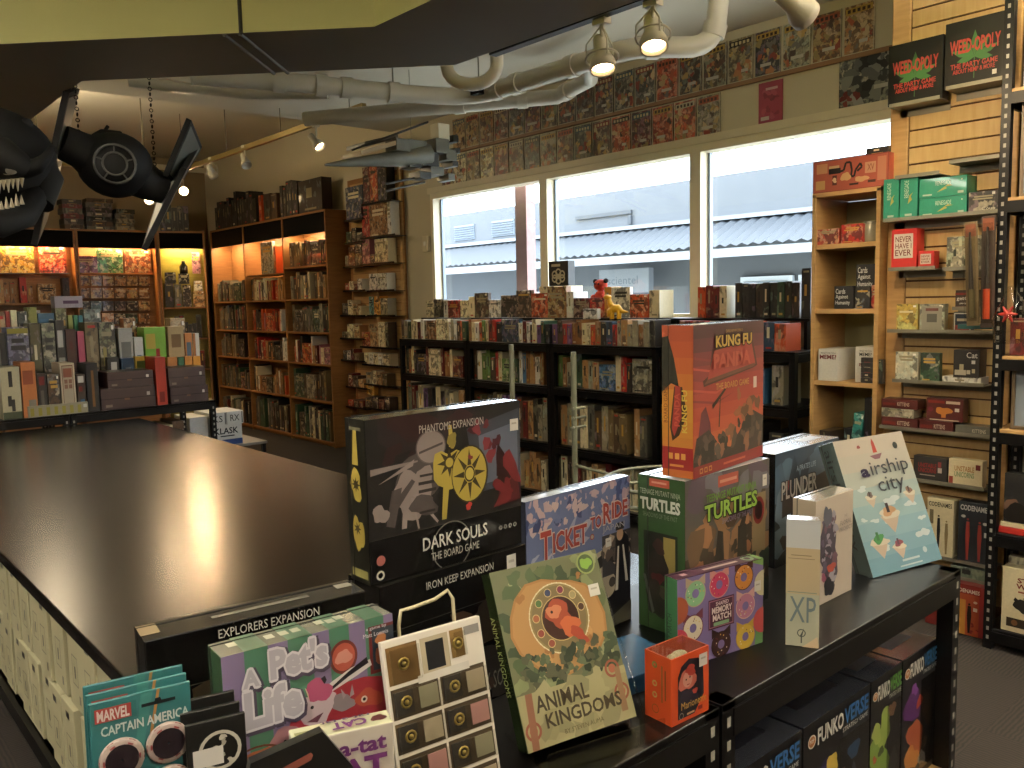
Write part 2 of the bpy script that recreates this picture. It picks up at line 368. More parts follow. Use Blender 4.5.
# glass: what lies behind stays visible, with a faint reflection
def glass(name, tint='#eef4f8', refl=.06):
    if name in MAT: return MAT[name]
    m = bpy.data.materials.new(name); m.use_nodes = True; nt = m.node_tree; nt.nodes.clear()
    t = nt.nodes.new('ShaderNodeBsdfTransparent'); t.inputs[0].default_value = (*hexc(tint), 1)
    g = nt.nodes.new('ShaderNodeBsdfGlossy'); g.inputs['Roughness'].default_value = .03
    fr = nt.nodes.new('ShaderNodeMapRange'); lw = nt.nodes.new('ShaderNodeLayerWeight'); lw.inputs[0].default_value = .5; pw = nt.nodes.new('ShaderNodeMath'); pw.operation = 'POWER'; pw.inputs[1].default_value = 4; nt.links.new(lw.outputs['Facing'], pw.inputs[0]); nt.links.new(pw.outputs[0], fr.inputs['Value']); fr.inputs['To Min'].default_value = refl*.5; fr.inputs['To Max'].default_value = .7; x = nt.nodes.new('ShaderNodeMixShader'); o = nt.nodes.new('ShaderNodeOutputMaterial')
    nt.links.new(fr.outputs[0], x.inputs[0]); nt.links.new(t.outputs[0], x.inputs[1]); nt.links.new(g.outputs[0], x.inputs[2]); nt.links.new(x.outputs[0], o.inputs[0])
    MAT[name] = m; return m
GLASS = glass('window_glass'); CLEAR = glass('clear_plastic', '#f4f4f2')
ys = [6.27, 4.79, 3.36, 1.9]
FR = mat('window_frame_paint', '#e6dcc0', .45, noise=.04); FRG = mat('window_inner_frame', '#8e9aa8', .4, .3)
for i in range(3):
    a, bb = ys[i], ys[i+1]; w = bpy.data.objects.new('window_%d' % (i+1), None); COL.objects.link(w); tag(w, kind='structure'); w.location = (WX, (a+bb)/2, WZ0)
    hy = (a-bb)/2; hz = WZ1-WZ0; f = MB(); t = .042
    f.box((-.02, -hy, 0), (.1, hy, t), FR).box((-.02, -hy, hz-.05), (.1, hy, hz), FR).box((-.02, -hy, t), (.1, -hy+t, hz-.05), FR).box((-.02, hy-t, t), (.1, hy, hz-.05), FR)
    f.obj('window_frame', w)
    g = MB(); g.box((.06, -hy+t, t), (.09, -hy+t+.018, hz-.05), FRG).box((.06, hy-t-.018, t), (.09, hy-t, hz-.05), FRG); g.obj('sash', w)
    MB().box((.072, -hy+t, t), (.078, hy-t, hz-.05), GLASS).obj('glass', w)
struct('trim_3', MB().box((WX-.05, 1.82, WZ0-.03), (WX+.06, 6.3, WZ0-.001), FR))
s = thing('wall_switch', 'small cream switch box on the wall beside the left window edge', 'switch', (WX, 6.36, 2.03))
MB().box((-.03, -.04, -.07), (0, .04, .07), TRIMC, ch=.005).obj('box', s); MB().box((-.038, -.012, -.02), (-.03, .012, .02), WHITEI).obj('rocker', s)

# ================================================================== outside
EX = 9.0
sid = mat('siding_bluegrey', '#666a70', .8, noise=.06, nscale=6); awn = mat('corrugated_metal', '#474c53', .5, noise=.08, nscale=3); lo = mat('facade_lower', '#5c6167', .85, noise=.05)
bld = thing('shop_building', 'long blue-grey building with corrugated awning across the street', 'building', (EX, 8, 0))
MB().box((.0, -6, 2.46), (4, 10, 2.98), sid).box((-.1, -6, 2.42), (.02, 10, 2.47), mat('ledge_pale', '#8d949c', .6)).obj('upper_wall', bld)
MB().box((.35, -6, 0), (4, 10, 2.46), lo).obj('lower_wall', bld)
a = MB(); n = 220; 
for k in range(n):                                  # corrugated sheet sloping out towards the street
    y0 = -6+16*k/n; y1 = -6+16*(k+1)/n; h0 = .03 if k % 2 else 0; h1 = 0 if k % 2 else .03
    a.add([(.0, y0, 2.42+h0), (.0, y1, 2.42+h1), (-.75, y1, 2.05+h1), (-.75, y0, 2.05+h0)], [(0, 1, 2, 3)], awn)
a.box((-.77, -6, 1.93), (-.74, 10, 2.03), mat('awning_edge', '#8d939a', .5)); a.obj('awning', bld)
for y in (11.35, 10.35): 
    v = MB().box((-.02, y-8-.27, 2.53), (-.0, y-8+.27, 2.78), mat('vent_grey', '#7f8b99', .6))
    for k in range(6): v.box((-.035, y-8-.26, 2.545+k*.038), (-.02, y-8+.26, 2.56+k*.038), lo)
    v.obj('louvre_vent', bld)
dp = MB().box((-.04, -.36, 2.5), (.0, -.3, 2.62), awn).box((-.04, -.36, 2.64), (0, .7, 2.69), awn).obj('drain_pipe', bld)
for y in (5.75, 4.95): MB().box((.28, y-8-.36, 1.2), (.34, y-8+.36, 1.72), mat('window_white', '#c9d2dc', .5)).box((.26, y-8-.3, 1.24), (.28, y-8+.3, 1.66), mat('window_dim', '#76838f', .3)).obj('window', bld)
MB().box((.3, 1.1, 0), (.34, 2.3, 1.62), mat('window_white', '#c9d2dc')).box((.28, 1.2, .1), (.3, 2.2, 1.5), mat('window_dim', '#76838f')).obj('shop_window', bld)
sg = thing('shop_sign', 'pale rectangular sign with faint grey lettering under the awning outside', 'sign', (EX+.02, 8.3, 1.56))
MB().box((-.1, -1.0, 0), (0, -.1, .33), mat('sign_pale', '#7d848c', .6)).obj('board', sg)
t = MB(); vs, fs = text_mesh('scientel', .0)
t.add([(-.102, -.26-.55*x, .12+.11*y) for x, y in vs], fs, mat('sign_letters', '#59636e', .6)); t.obj('lettering', sg)
g = thing('graffiti', 'x', 'x') if False else None
struct('ground_outside', MB().box((4.72, -12, -.25), (40, 40, -.15), mat('pale_concrete', '#cfcdc6', .9, noise=.1)))
gl = MB().box((4.85, 5.28, -.15), (4.95, 5.42, 2.6), mat('pink_brick', '#b08a88', .8, noise=.15, nscale=30)); tag(gl.obj('brick_pier'), 'narrow pinkish pier just outside the left window', 'pier')

# ================================================================== duct, pipes, tracks
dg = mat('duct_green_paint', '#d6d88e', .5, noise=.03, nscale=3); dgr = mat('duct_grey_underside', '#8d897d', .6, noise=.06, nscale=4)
near = [(.58, 9.5), (.58, 3.87), (1.74, 2.69), (1.81, -3.4)]; far = [(2.38, -3.4), (2.28, 2.91), (1.12, 4.09), (1.12, 9.5)]
dz = 2.5
dt = thing('air_duct', 'large green painted duct with grey underside bending across the ceiling', 'duct', (1.5, 3, 0))
T = Matrix.Translation((-1.5, -3, 0)); d_ = MB(); poly = near+far; n = len(poly)
for i in range(n):
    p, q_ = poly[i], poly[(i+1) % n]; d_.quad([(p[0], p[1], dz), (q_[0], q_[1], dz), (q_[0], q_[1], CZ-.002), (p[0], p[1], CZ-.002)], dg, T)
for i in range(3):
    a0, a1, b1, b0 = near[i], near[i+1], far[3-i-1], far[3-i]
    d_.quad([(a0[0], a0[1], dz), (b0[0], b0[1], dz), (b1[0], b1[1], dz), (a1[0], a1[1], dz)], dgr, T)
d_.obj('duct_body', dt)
fl = MB(); 
for off, mm in ((0, mat('seam_metal', '#77736a', .4, .5)), (.06, mat('seam_metal', '#77736a', .4, .5))):
    u = Vector((1, -1, 0)).normalized()*off; p0 = Vector((1.35, 3.10, dz))+u; p1 = Vector((1.73, 3.48, dz))+u
    fl.tube([p0, p1], .009, mm, 6, M=T)
fl.box((1.385, 3.04, dz), (1.40, 3.055, CZ-.01), mat('seam_dark', '#2a2b1c', .6), T)
fl.obj('seam', dt)
pv = mat('white_pvc', '#c9c2b2', .4, noise=.04)
def pipe(name, pts, r, label, rings=(), group=None):
    o = thing(name, label, 'pipe', pts[0], group=group); b0 = Vector(pts[0]); mb = MB(); P = [Vector(p)-b0 for p in pts]
    mb.tube(P, r, pv, 16); mb.obj('pipe_run', o)
    for (i, t) in rings:
        p = P[i].lerp(P[i+1], t); dd = (P[i+1]-P[i]).normalized()*.035
        MB().tube([p-dd, p+dd], r*1.17, pv, 16).obj('coupling', o)
    return o
def bend(a, c, b, n=5):
    a, b, c = Vector(a), Vector(b), Vector(c); return [tuple((1-t)**2*a + 2*t*(1-t)*c + t*t*b) for t in [i/n for i in range(n+1)]]
main = [(2.0, 5.1, 2.87), (2.58, 4.85, 2.86), (3.19, 4.66, 2.85)] + bend((3.42, 4.58, 2.85), (3.62, 4.5, 2.85), (3.65, 4.3, 2.85)) + [(3.64, 3.4, 2.85)] + bend((3.64, 3.2, 2.85), (3.65, 3.06, 2.85), (3.74, 3.0, 2.85)) + bend((3.85, 2.92, 2.85), (4.0, 2.82, 2.84), (4.01, 2.80, 2.98)) + [(4.02, 2.79, CZ)]
pipe('drain_pipe', main, .056, 'thick white drain pipe zigzagging below the ceiling from the duct to the window wall', ((0, .8), (1, .2), (1, .45), (1, .93), (8, .1), (8, .3), (8, .85), (14, .5), (20, .2)))
pipe('drain_pipe', [(2.95, 5.5, 2.80), (3.8, 4.5, 2.84), (4.12, 4.15, 2.86), (4.02, 3.75, 2.88), (3.8, 3.55, 2.9)], .05, 'second white drain pipe running just below and behind the thick one', ((1, .5), (2, .3), (0, .85)))
pipe('drain_pipe', [(1.9, 5.9, 2.98), (2.6, 5.65, 2.95), (3.0, 5.25, 2.93)], .035, 'thin white pipe branching behind the duct seam', ((0, .3),))
cx = at(472, 70, Z=2.8); tr = [(cx.x+.1*cos(a), cx.y-.1*cos(a), 2.82-.1*sin(a)) for a in [pi*k/10 for k in range(11)]]
pipe('pipe_trap', [(tr[0][0], tr[0][1], CZ)]+tr+[(tr[-1][0], tr[-1][1], CZ)], .037, 'white U-shaped trap hanging under the ceiling behind the duct')
hg = MB(); c0 = at(393, 85, Z=2.9); hg.tube([(c0.x, c0.y, CZ), (c0.x, c0.y, 2.8)], .006, GREYSH, 6); tag(hg.obj('pipe_hanger'), 'thin metal rod holding the thick white pipe', 'hanger')
c1 = at(479, 92, Z=2.85); hg = MB(); hg.tube([(c1.x, c1.y, CZ), (c1.x, c1.y, 2.86)], .005, GREYSH, 6).box((c1.x-.04, c1.y-.04, 2.83), (c1.x+.04, c1.y+.04, 2.86), BLACKM); tag(hg.obj('pipe_hanger'), 'black bracket clamped on the white pipe below the trap', 'hanger')

chrome = mat('track_brass', '#8f7d4c', .35, .7); wsp = mat('spot_white', '#c6c0b2', .4); dsp = mat('spot_grey', '#4a4843', .4, .4)
def track(y0, y1, x, z, label):
    o = thing('light_track', label, 'light track', (x, y0, z))
    MB().box((-.018, 0, -.02), (.018, y1-y0, .02), chrome).obj('rail', o)
    k = .2
    while k < y1-y0: MB().tube([(0, k, .02), (0, k, (CZ2 if y0+k > 6.9 else CZ)-z)], .004, GREYSH, 6).obj('suspension_rod', o); k += 1.1
    return o
track(5.29, 9.9, 3.31, 2.9, 'long brass-coloured light track hung below the ceiling at the back')
def spotlight(p, aim, label, lit, m=wsp, r=.045, energy=0, size=55, cage=False, col=(1, .74, .45), stem=.12):
    o = thing('spotlight', label, 'spotlight', p, group='track spotlights')
    MB().tube([(0, 0, stem), (0, 0, 0)], .008, m, 8).box((-.02, -.03, stem), (.02, .03, stem+.025), m).obj('stem', o)
    d = (Vector(aim)-Vector(p)).normalized(); Q = d.to_track_quat('-Z', 'Y').to_matrix().to_4x4()
    MB().lathe([(.001, .09), (r*.55, .085), (r*.6, .02), (r, -.02), (r*1.02, -.05), (r*.9, -.05), (r*.86, -.03), (.001, -.028)], m, Q, 20).obj('lamp_head', o)
    if cage:
        c = MB(); c.torus((0, 0, 0), r*1.25, .004, m, Q, ax='z')
        for k in range(3): c.tube([(0, 0, stem), (r*1.2*cos(k*2.1), r*1.2*sin(k*2.1), stem*.45), (r*1.25*cos(k*2.1), r*1.25*sin(k*2.1), 0)], .0035, m, 6)
        c.obj('cage', o)
    if lit:
        MB().lathe([(.001, -.034), (r*.84, -.034)], emit('lamp_glow', '#ffd9a0', 22), Q, 20).obj('lamp_glass', o)
        li = bpy.data.lights.new('spot', 'SPOT'); li.energy = energy; li.spot_size = R(size); li.spot_blend = .5; li.color = col; li.shadow_soft_size = .04
        lo_ = bpy.data.objects.new('spot_beam', li); COL.objects.link(lo_); lo_.parent = o; lo_.matrix_local = Matrix.Translation(d*.06) @ Q
    return o
S_ = spotlight
S_((3.31, 8.05, 2.78), (4.4, 9.2, 1.5), 'white caged spotlight, farthest left on the brass track', False, cage=True)
S_((3.31, 7.3, 2.78), (3.2, 6, 1.2), 'white spotlight between the caged one and the lit one on the brass track', False)
S_((3.31, 6.0, 2.75), (3.9, 4.6, 1.1), 'lit white spotlight near the right end of the brass track', True, energy=18, size=75)
p = at(148, 198, Y=7.4); S_((p.x, p.y, p.z), (2.4, 4.5, .8), 'glowing spotlight seen below the black model spacecraft', True, energy=12, size=90)
p = at(141, 190, Y=7.7); S_((p.x-.05, p.y, p.z), (2, 11, 1.8), 'unlit white spotlight just left of the glowing one behind the model spacecraft', False, cage=True)
o = thing('light_track', 'slim light track sloping behind the black model spacecraft', 'light track', (1.7, 7.5, 2.66)); MB().box((-.2, -.02, -.015), (1.0, .02, .015), chrome).obj('rail', o)
for x_ in (0, .8): MB().tube([(x_, 0, .01), (x_, 0, CZ2-2.66)], .005, GREYSH, 6).obj('suspension_rod', o)
# the track beside the duct with three round lamps
o = thing('light_track', 'dark light track fixed along the right edge of the grey duct', 'light track', (2.44, 1.0, 2.55)); MB().box((-.02, 0, 0), (.02, 1.85, .03), BLACKM).obj('rail', o); MB().box((-.04, .1, .03), (.0, .14, .2), BLACKM).obj('bracket', o); MB().box((-.04, 1.6, .03), (.0, 1.64, .2), BLACKM).obj('bracket', o)
p = at(602, 58, X=2.46); S_((p.x, p.y, p.z), (p.x-.15, p.y-.25, p.z-1), 'round ring-shaped lamp on the duct track, the lower of the two', True, wsp, .05, 26, 75, True, stem=max(.03, 2.55-p.z-.02))
p = at(653, 36, X=2.46); S_((p.x, p.y, p.z), (p.x-.25, p.y-.3, p.z-1), 'round ring-shaped lamp on the duct track, next to the pipe elbow', True, wsp, .05, 26, 75, True, stem=max(.03, 2.55-p.z-.02))
p = at(797, 8, X=2.6); S_((p.x, p.y, p.z), (p.x+1.6, p.y-.3, p.z-.7), 'white lit lamp cut by the upper edge of the view above the comics', True, wsp, .05, 30, 75, stem=.06)
MB()
# general shop lights on the ceiling; uplights added to brighten it
def panel(x, y, label, e=30, col=(1, .93, .83), z=CZ-.42, sx=1.2, sy=.3, up=0):
    o = thing('ceiling_light', label, 'ceiling light', (x, y, z-.001), group='ceiling light boxes')
    MB().box((-sx/2, -sy/2, -.07), (sx/2, sy/2, 0), wsp, ch=.005).obj('housing', o)
    MB().box((-sx/2+.03, -sy/2+.03, -.076), (sx/2-.03, sy/2-.03, -.07), emit('diffuser_glow', '#ffe6bf', 5)).obj('diffuser', o)
    li = bpy.data.lights.new('panel', 'AREA'); li.shape = 'RECTANGLE'; li.size = sx-.1; li.size_y = sy-.1; li.energy = e; li.color = col
    l = bpy.data.objects.new('panel_light', li); COL.objects.link(l); l.parent = o; l.location = (0, 0, -.085)
    MB().box((-sx/2+.05, -sy/2+.05, .0), (sx/2-.05, sy/2-.05, .006), emit('diffuser_glow', '#ffe6bf', 5)).obj('added_upper_diffuser', o)
    for x_ in (-sx*.4, sx*.4): MB().tube([(x_, 0, 0), (x_, 0, CZ-z)], .004, GREYSH, 6).obj('suspension_rod', o)
    li = bpy.data.lights.new('added_uplight', 'AREA'); li.shape = 'RECTANGLE'; li.size = sx-.1; li.size_y = sy-.1; li.energy = up or e*4.5; li.color = col  # added upward half, only there to lift the ceiling brightness
    l = bpy.data.objects.new('added_up_light', li); COL.objects.link(l); l.parent = o; l.location = (0, 0, .015); l.rotation_euler = (pi, 0, 0); return o
panel(-.9, .6, 'long ceiling light box behind the shopper side of the front display')
panel(.4, -1.6, 'long ceiling light box over the shop entrance')
panel(-1.6, 3.6, 'long ceiling light box beside the green duct')
panel(3.3, -.6, 'long ceiling light box near the slatted wall corner', e=25)
panel(3.25, .55, 'added unseen light box brightening the ceiling between the duct and the slatted wall', e=14, up=130)  # extra lamp added out of view to brighten ceiling and comics
# lamp that washes the back ceiling, upper left
p = at(20, 133, Z=2.98)
o = thing('ceiling_lamp', 'bright bare lamp lighting the back ceiling at the far left', 'lamp', (p.x, p.y, p.z)); MB().ball((0, 0, 0), .05, emit('bare_bulb', '#ffe2ae', 60)).obj('bulb', o)
MB().tube([(0, 0, .05), (0, 0, CZ2-p.z)], .012, wsp, 8).obj('holder', o)
li = bpy.data.lights.new('wash', 'POINT'); li.energy = 40; li.color = (1, .8, .54); li.shadow_soft_size = .12; l = bpy.data.objects.new('wash', li); COL.objects.link(l); l.parent = o; l.location = (0, 0, -.1)
pp = pipe('ceiling_pipe', [(1.2, 8.0, 3.3), (1.55, 9.4, 3.34), (1.9, 11.2, 3.36)], .05, 'pale pipe crossing the bright patch of ceiling at the far left')
S_((3.66, 9.73, 2.82), (1.5, 4.2, .8), 'warm spotlight at the far end of the ceiling, behind the model spacecraft', True, wsp, .055, 70, 60, stem=.5, col=(1, .66, .34))

# ================================================================== camera world
w = bpy.data.worlds.new('daylight'); scene.world = w; w.use_nodes = True; nt = w.node_tree; bg = nt.nodes['Background']
tcw = nt.nodes.new('ShaderNodeTexCoord'); sx = nt.nodes.new('ShaderNodeSeparateXYZ'); crw = nt.nodes.new('ShaderNodeValToRGB')
crw.color_ramp.elements[0].position = .45; crw.color_ramp.elements[0].color = (.78, .83, .9, 1); crw.color_ramp.elements[1].position = .62; crw.color_ramp.elements[1].color = (.95, .98, 1, 1)
mrw = nt.nodes.new('ShaderNodeMapRange'); mrw.inputs['From Min'].default_value = -1; nt.links.new(tcw.outputs['Generated'], sx.inputs[0]); nt.links.new(sx.outputs['Z'], mrw.inputs['Value'])
nt.links.new(mrw.outputs[0], crw.inputs['Fac']); nt.links.new(crw.outputs['Color'], bg.inputs['Color']); bg.inputs['Strength'].default_value = 8
scene.view_settings.view_transform = 'Standard'; scene.view_settings.look = 'None'; scene.view_settings.gamma = 1; scene.view_settings.exposure = 0.45; scene.view_settings.use_curve_mapping = False
cy = scene.cycles; cy.use_denoising = True; cy.max_bounces = 8; cy.diffuse_bounces = 4; cy.glossy_bounces = 4; cy.transparent_max_bounces = 12; cy.sample_clamp_indirect = 6; cy.caustics_reflective = False; cy.caustics_refractive = False
# ================================================================== the long black table
tb = thing('gaming_table', 'long glossy black-topped table in front of the bookcase', 'table', (1.09, 3.41, 0))
TOP = mat('table_laminate', '#0c0a08', .27, spec=.19)
nt = TOP.node_tree; b = nt.nodes['Principled BSDF']; tcn = nt.nodes.new('ShaderNodeTexCoord'); nz = nt.nodes.new('ShaderNodeTexNoise'); nz.inputs['Scale'].default_value = 5; nz.inputs['Detail'].default_value = 8
mp_ = nt.nodes.new('ShaderNodeMapping'); mp_.inputs['Scale'].default_value = (.6, 2.5, 1)
bp = nt.nodes.new('ShaderNodeBump'); bp.inputs['Strength'].default_value = .0; bp.inputs['Distance'].default_value = .01; nt.links.new(tcn.outputs['Object'], mp_.inputs[0]); nt.links.new(mp_.outputs[0], nz.inputs['Vector']); nt.links.new(nz.outputs['Fac'], bp.inputs['Height']); nt.links.new(bp.outputs[0], b.inputs['Normal'])
rm = nt.nodes.new('ShaderNodeMapRange'); rm.inputs['To Min'].default_value = .23; rm.inputs['To Max'].default_value = .27; nt.links.new(nz.outputs['Fac'], rm.inputs['Value']); nt.links.new(rm.outputs[0], b.inputs['Roughness'])
MB().box((-.64, -2.16, .765), (.64, 2.17, .8), TOP, ch=.004).obj('tabletop', tb)
MB().box((-.62, -2.12, .30), (.62, 2.12, .32), BLACKS).box((-.635, -2.12, .27), (-.6, 2.12, .32), BLACKM).obj('lower_shelf', tb)
for x in (-.62, .57):
    for y in (-2.12, 2.07): MB().box((x, y, 0), (x+.05, y+.05, .765), BLACKM).obj('leg', tb)
# comic boxes stacked under the table
cb = mat('comic_card', '#aaa686', .75, noise=.06, nscale=12); q = random.Random(3)
for tier, (z, y0, nn) in enumerate(((.322, 1.52, 15), (.545, 1.6, 15))):
    for k in range(nn):
        y = y0+.122*k+(.03 if k > 4 else 0); far = nn-k
        o = thing('comic_box', '%s white card comic box on the table shelf, %s from the near end' % ('upper-tier' if tier else 'lower-tier', ordn(k+1)), 'storage box', (.47+q.uniform(0, .012), y+.115, z), R(-90), group='white comic boxes under the table')
        bw, bh = .117, .216; m_ = MB(); m_.box((0, 0, 0), (bw, .32, bh), cb, ch=.002); m_.obj('carton', o)
        Art(bw, .32, bh).rect(.36, .82, .64, .9, '#1a1714').obj('hand_hole', o)
        a = Art(bw, .32, bh); a.frame(.3, .28, .7, .62, .02, '#4a4636').rect(.45, .36, .55, .5, '#5d5943').rect(.7, .1, .82, .2, '#6b6650'); a.obj('print', o)

# ================================================================== steel shelving
def steel_unit(name, label, x0, y0, x1, y1, levels, ztop, holes='-y', wood_at=(), group=None, lip=.045, skirt=True):
    o = thing(name, label, 'shelving', ((x0+x1)/2, (y0+y1)/2, 0), group=group); T = Matrix.Translation((-(x0+x1)/2, -(y0+y1)/2, 0)); s = .035
    for (x, y) in ((x0, y0), (x1-s, y0), (x0, y1-s), (x1-s, y1-s)):
        m_ = MB(); perforated_post(m_, x, y, 0, ztop, s, holes, True); 
        for i in range(len(m_.v)): m_.v[i] = tuple(T @ Vector(m_.v[i]))
        m_.obj('post', o)
    for i, z in enumerate(levels):
        m_ = MB(); wm = LIGHTW if i in wood_at else BLACKS
        top = (z >= ztop-.001)
        m_.box((x0+(0 if top else .004), y0+(0 if top else .004), z-.014), (x1-(0 if top else .004), y1-(0 if top else .004), z), wm, T, ch=.002)
        if skirt:
            zz0, zz1 = z-lip-.014, z-.014
            m_.box((x0+.03, y0-.002, zz0), (x1-.03, y0+.012, zz1), BLACKM, T).box((x0+.03, y1-.012, zz0), (x1-.03, y1+.002, zz1), BLACKM, T)
            m_.box((x0-.002, y0+.03, zz0), (x0+.012, y1-.03, zz1), BLACKM, T).box((x1-.012, y0+.03, zz0), (x1+.002, y1-.03, zz1), BLACKM, T)
        m_.obj('shelf', o)
    return o
ST = .88
steel_unit('steel_shelving', 'black steel display unit holding the colourful games, right of the front pair', 1.035, .71, 1.947, 1.16, (.1, .42, ST), ST, '-y', (1,))
steel_unit('steel_shelving', 'black steel display unit holding the two dark fantasy boxes, left of the front pair', .115, .71, 1.028, 1.16, (.1, .42, ST), ST, '-y', (1,))
WS = [(6.13, 5.19), (5.185, 4.25), (4.245, 3.3)]
for i, (a, bb) in enumerate(WS): steel_unit('steel_shelving', 'black steel shelving under the window, %s of the run' % ('leftmost', 'middle', 'third')[i], 4.1, bb, 4.54, a, (.1, .47, .885, 1.185), 1.185, '')
steel_unit('steel_shelving', 'black steel shelving at the right end below the window, beside the wooden cabinet', 4.1, 2.36, 4.54, 3.22, (.1, .47, .885, 1.185), 1.185, '')
ri = MB().box((4.32, 2.4, 1.345), (4.545, 6.1, 1.36), BLACKS)
for y in (2.42, 3.3, 4.25, 5.2, 6.06): ri.box((4.33, y, 1.1855), (4.54, y+.02, 1.345), BLACKS)
tag(ri.obj('display_riser'), 'long black riser shelf behind the games on top of the window shelving', 'riser')
steel_unit('steel_shelving', 'black steel shelving piled with games beyond the black table', 1.345, 5.65, 2.255, 6.25, (.1, .45, .86), .86, '-y')
steel_unit('steel_shelving', 'black steel shelving at the far left edge, piled with games', .43, 5.65, 1.34, 6.25, (.1, .45, .86), .86, '-y')
o = steel_unit('steel_shelving', 'tall black steel shelving with wooden shelves at the right edge', 3.72, .3, 4.01, 1.262, (.09, .5, .93, 1.23, 1.86, 2.28), 3.0, '-x', (2, 3, 4, 5))
# low cabinet behind: nothing else in view

# ================================================================== wooden cabinets with header
HD = mat('header_black', '#050505', .85, spec=.15)
def cabinet(name, label, p0, p1, depth, bays, levels, zt=2.46, zh=2.24, backm=ORANGEW, slat=False, light=1.0, lcol=(1, .62, .28), side=ORANGEW):
    """open-fronted cabinet; bays = widths left to right; levels = per bay list of shelf heights"""
    dx, dy = p1[0]-p0[0], p1[1]-p0[1]; rz = math.atan2(dy, dx); Wd = math.hypot(dx, dy); t = .022
    o = thing(name, label, 'cabinet', (p0[0], p0[1], 0), rz)
    MB().box((0, depth-.02, .0), (Wd, depth, zt), backm).obj('back_panel', o)
    if slat:
        m_ = MB(); z = zh-.05; 
        while z > 1.0: m_.box((t, depth-.034, z-.068), (Wd-t, depth-.02, z), backm); z -= .0755
        m_.obj('slatted_back', o)
    MB().box((0, 0, zt-.02), (Wd, depth, zt), side).obj('top_panel', o)
    xs = [0]; 
    for w_ in bays: xs.append(xs[-1]+w_)
    for i, x in enumerate(xs):
        a = min(max(x-t/2, 0), Wd-t); MB().box((a, 0, 0), (a+t, depth-.02, zt-.02), side).obj('side_panel' if i in (0, len(xs)-1) else 'divider', o)
    for i in range(len(bays)):
        a, bb = xs[i]+t/2+(t/2 if i == 0 else 0), xs[i+1]-t/2-(t/2 if i == len(bays)-1 else 0)
        MB().box((a, .012, zh), (bb, .03, zt-.021), HD).obj('header_panel', o)
        for z in levels[i]: MB().box((a, .005, z-.02), (bb, depth-.036, z), side).obj('shelf', o)
        if light:
            f = MB().box((a+.05, .045, zh+.03), (bb-.05, .085, zh+.05), wsp).box((a+.06, .05, zh+.022), (bb-.06, .08, zh+.03), emit('strip_glow', '#ffc27a', 8)); f.obj('light_strip', o)
            li = bpy.data.lights.new('strip', 'AREA'); li.shape = 'RECTANGLE'; li.size = bb-a-.1; li.size_y = .05; li.energy = 7*light*(bb-a); li.color = lcol
            l = bpy.data.objects.new('strip_light', li); COL.objects.link(l); l.parent = o; l.location = ((a+bb)/2, .07, zh+.018); l.rotation_euler = (R(18), 0, 0)
    MB().box((0, .03, 0), (Wd, .05, .05), side).obj('plinth', o)
    return o, rz, xs
BZ = [.05, .48, .87, 1.205, 1.56, 1.91]
bk, brz, bxs = cabinet('bookcase', 'tall three-bay wooden bookcase packed with books, against the side wall', (4.32, 10.69), (4.32, 7.72), .275, [.98, 1.02, .97], [BZ[:5], BZ[:5], BZ], light=1.3, lcol=(1, .7, .4))
cabinet('display_cabinet', 'orange-lit wooden cabinet at the far left, with two picture books on its slats', (1.10, 11.16), (2.83, 11.07), .26, [.86, .87], [[.4, .8, 1.2, 1.59], [.4, .8, 1.2, 1.59]], slat=True, light=1.6, lcol=(1, .5, .2))
cabinet('display_cabinet', 'orange-lit wooden cabinet with green and brown picture books and rows of carded miniatures', (2.835, 11.065), (3.74, 10.95), .26, [.912], [[.4, .8, 1.2]], slat=True, light=1.9, lcol=(1, .5, .2))
YB = wood('yellow_lit_veneer', '#8a7a30', '#9b8a3a', .5)  # the bay's yellow light is put into this veneer colour
cabinet('corner_cabinet', 'narrow corner cabinet with yellow-lit back, set diagonally between the others', (3.745, 10.94), (4.27, 10.50+.25), .2, [.558], [[.3, .7, 1.1, 1.50]], slat=True, light=1.5, lcol=(1, .78, .35), backm=YB)

# slatted wall piece with little ledges between bookcase and window
sw = thing('slatwall', 'narrow slatted wooden wall panel between the bookcase and the window', 'slatwall', (4.6, 7.2, 0))
m_ = MB().box((-.03, -.50, .0), (-.004, .48, 2.75), ORANGEW); z = 2.7
while z > .2: m_.box((-.04, -.44, z-.068), (-.0301, .42, z), LIGHTW); z -= .0755
m_.obj('slats', sw); MB().box((-.05, -.51, .0), (-.03, -.46, 2.8), LIGHTW).box((-.05, -.05, .1), (-.0401, 0, 2.75), LIGHTW).obj('edge_strip', sw)

# right: pale cabinet
o = thing('open_cabinet', 'pale wooden open cabinet to the right of the window', 'cabinet', (3.9, 1.99, 0)); t = .02
MB().box((0, .15, 0), (.33, .17, 1.98), LIGHTW).obj('side_panel', o); MB().box((0, -.17, 0), (.33, -.15, 1.98), LIGHTW).obj('side_panel', o)
MB().box((.31, -.15, 0), (.33, .15, 1.96), mat('cabinet_back', '#8f8a5e', .6)).obj('back_panel', o); MB().box((0, -.17, 1.965), (.33, .17, 1.985), LIGHTW).obj('top_panel', o)
for z in (.3, .72, 1.065, 1.42, 1.735): MB().box((.006, -.15, z-.022), (.31, .15, z), LIGHTW).obj('shelf', o)
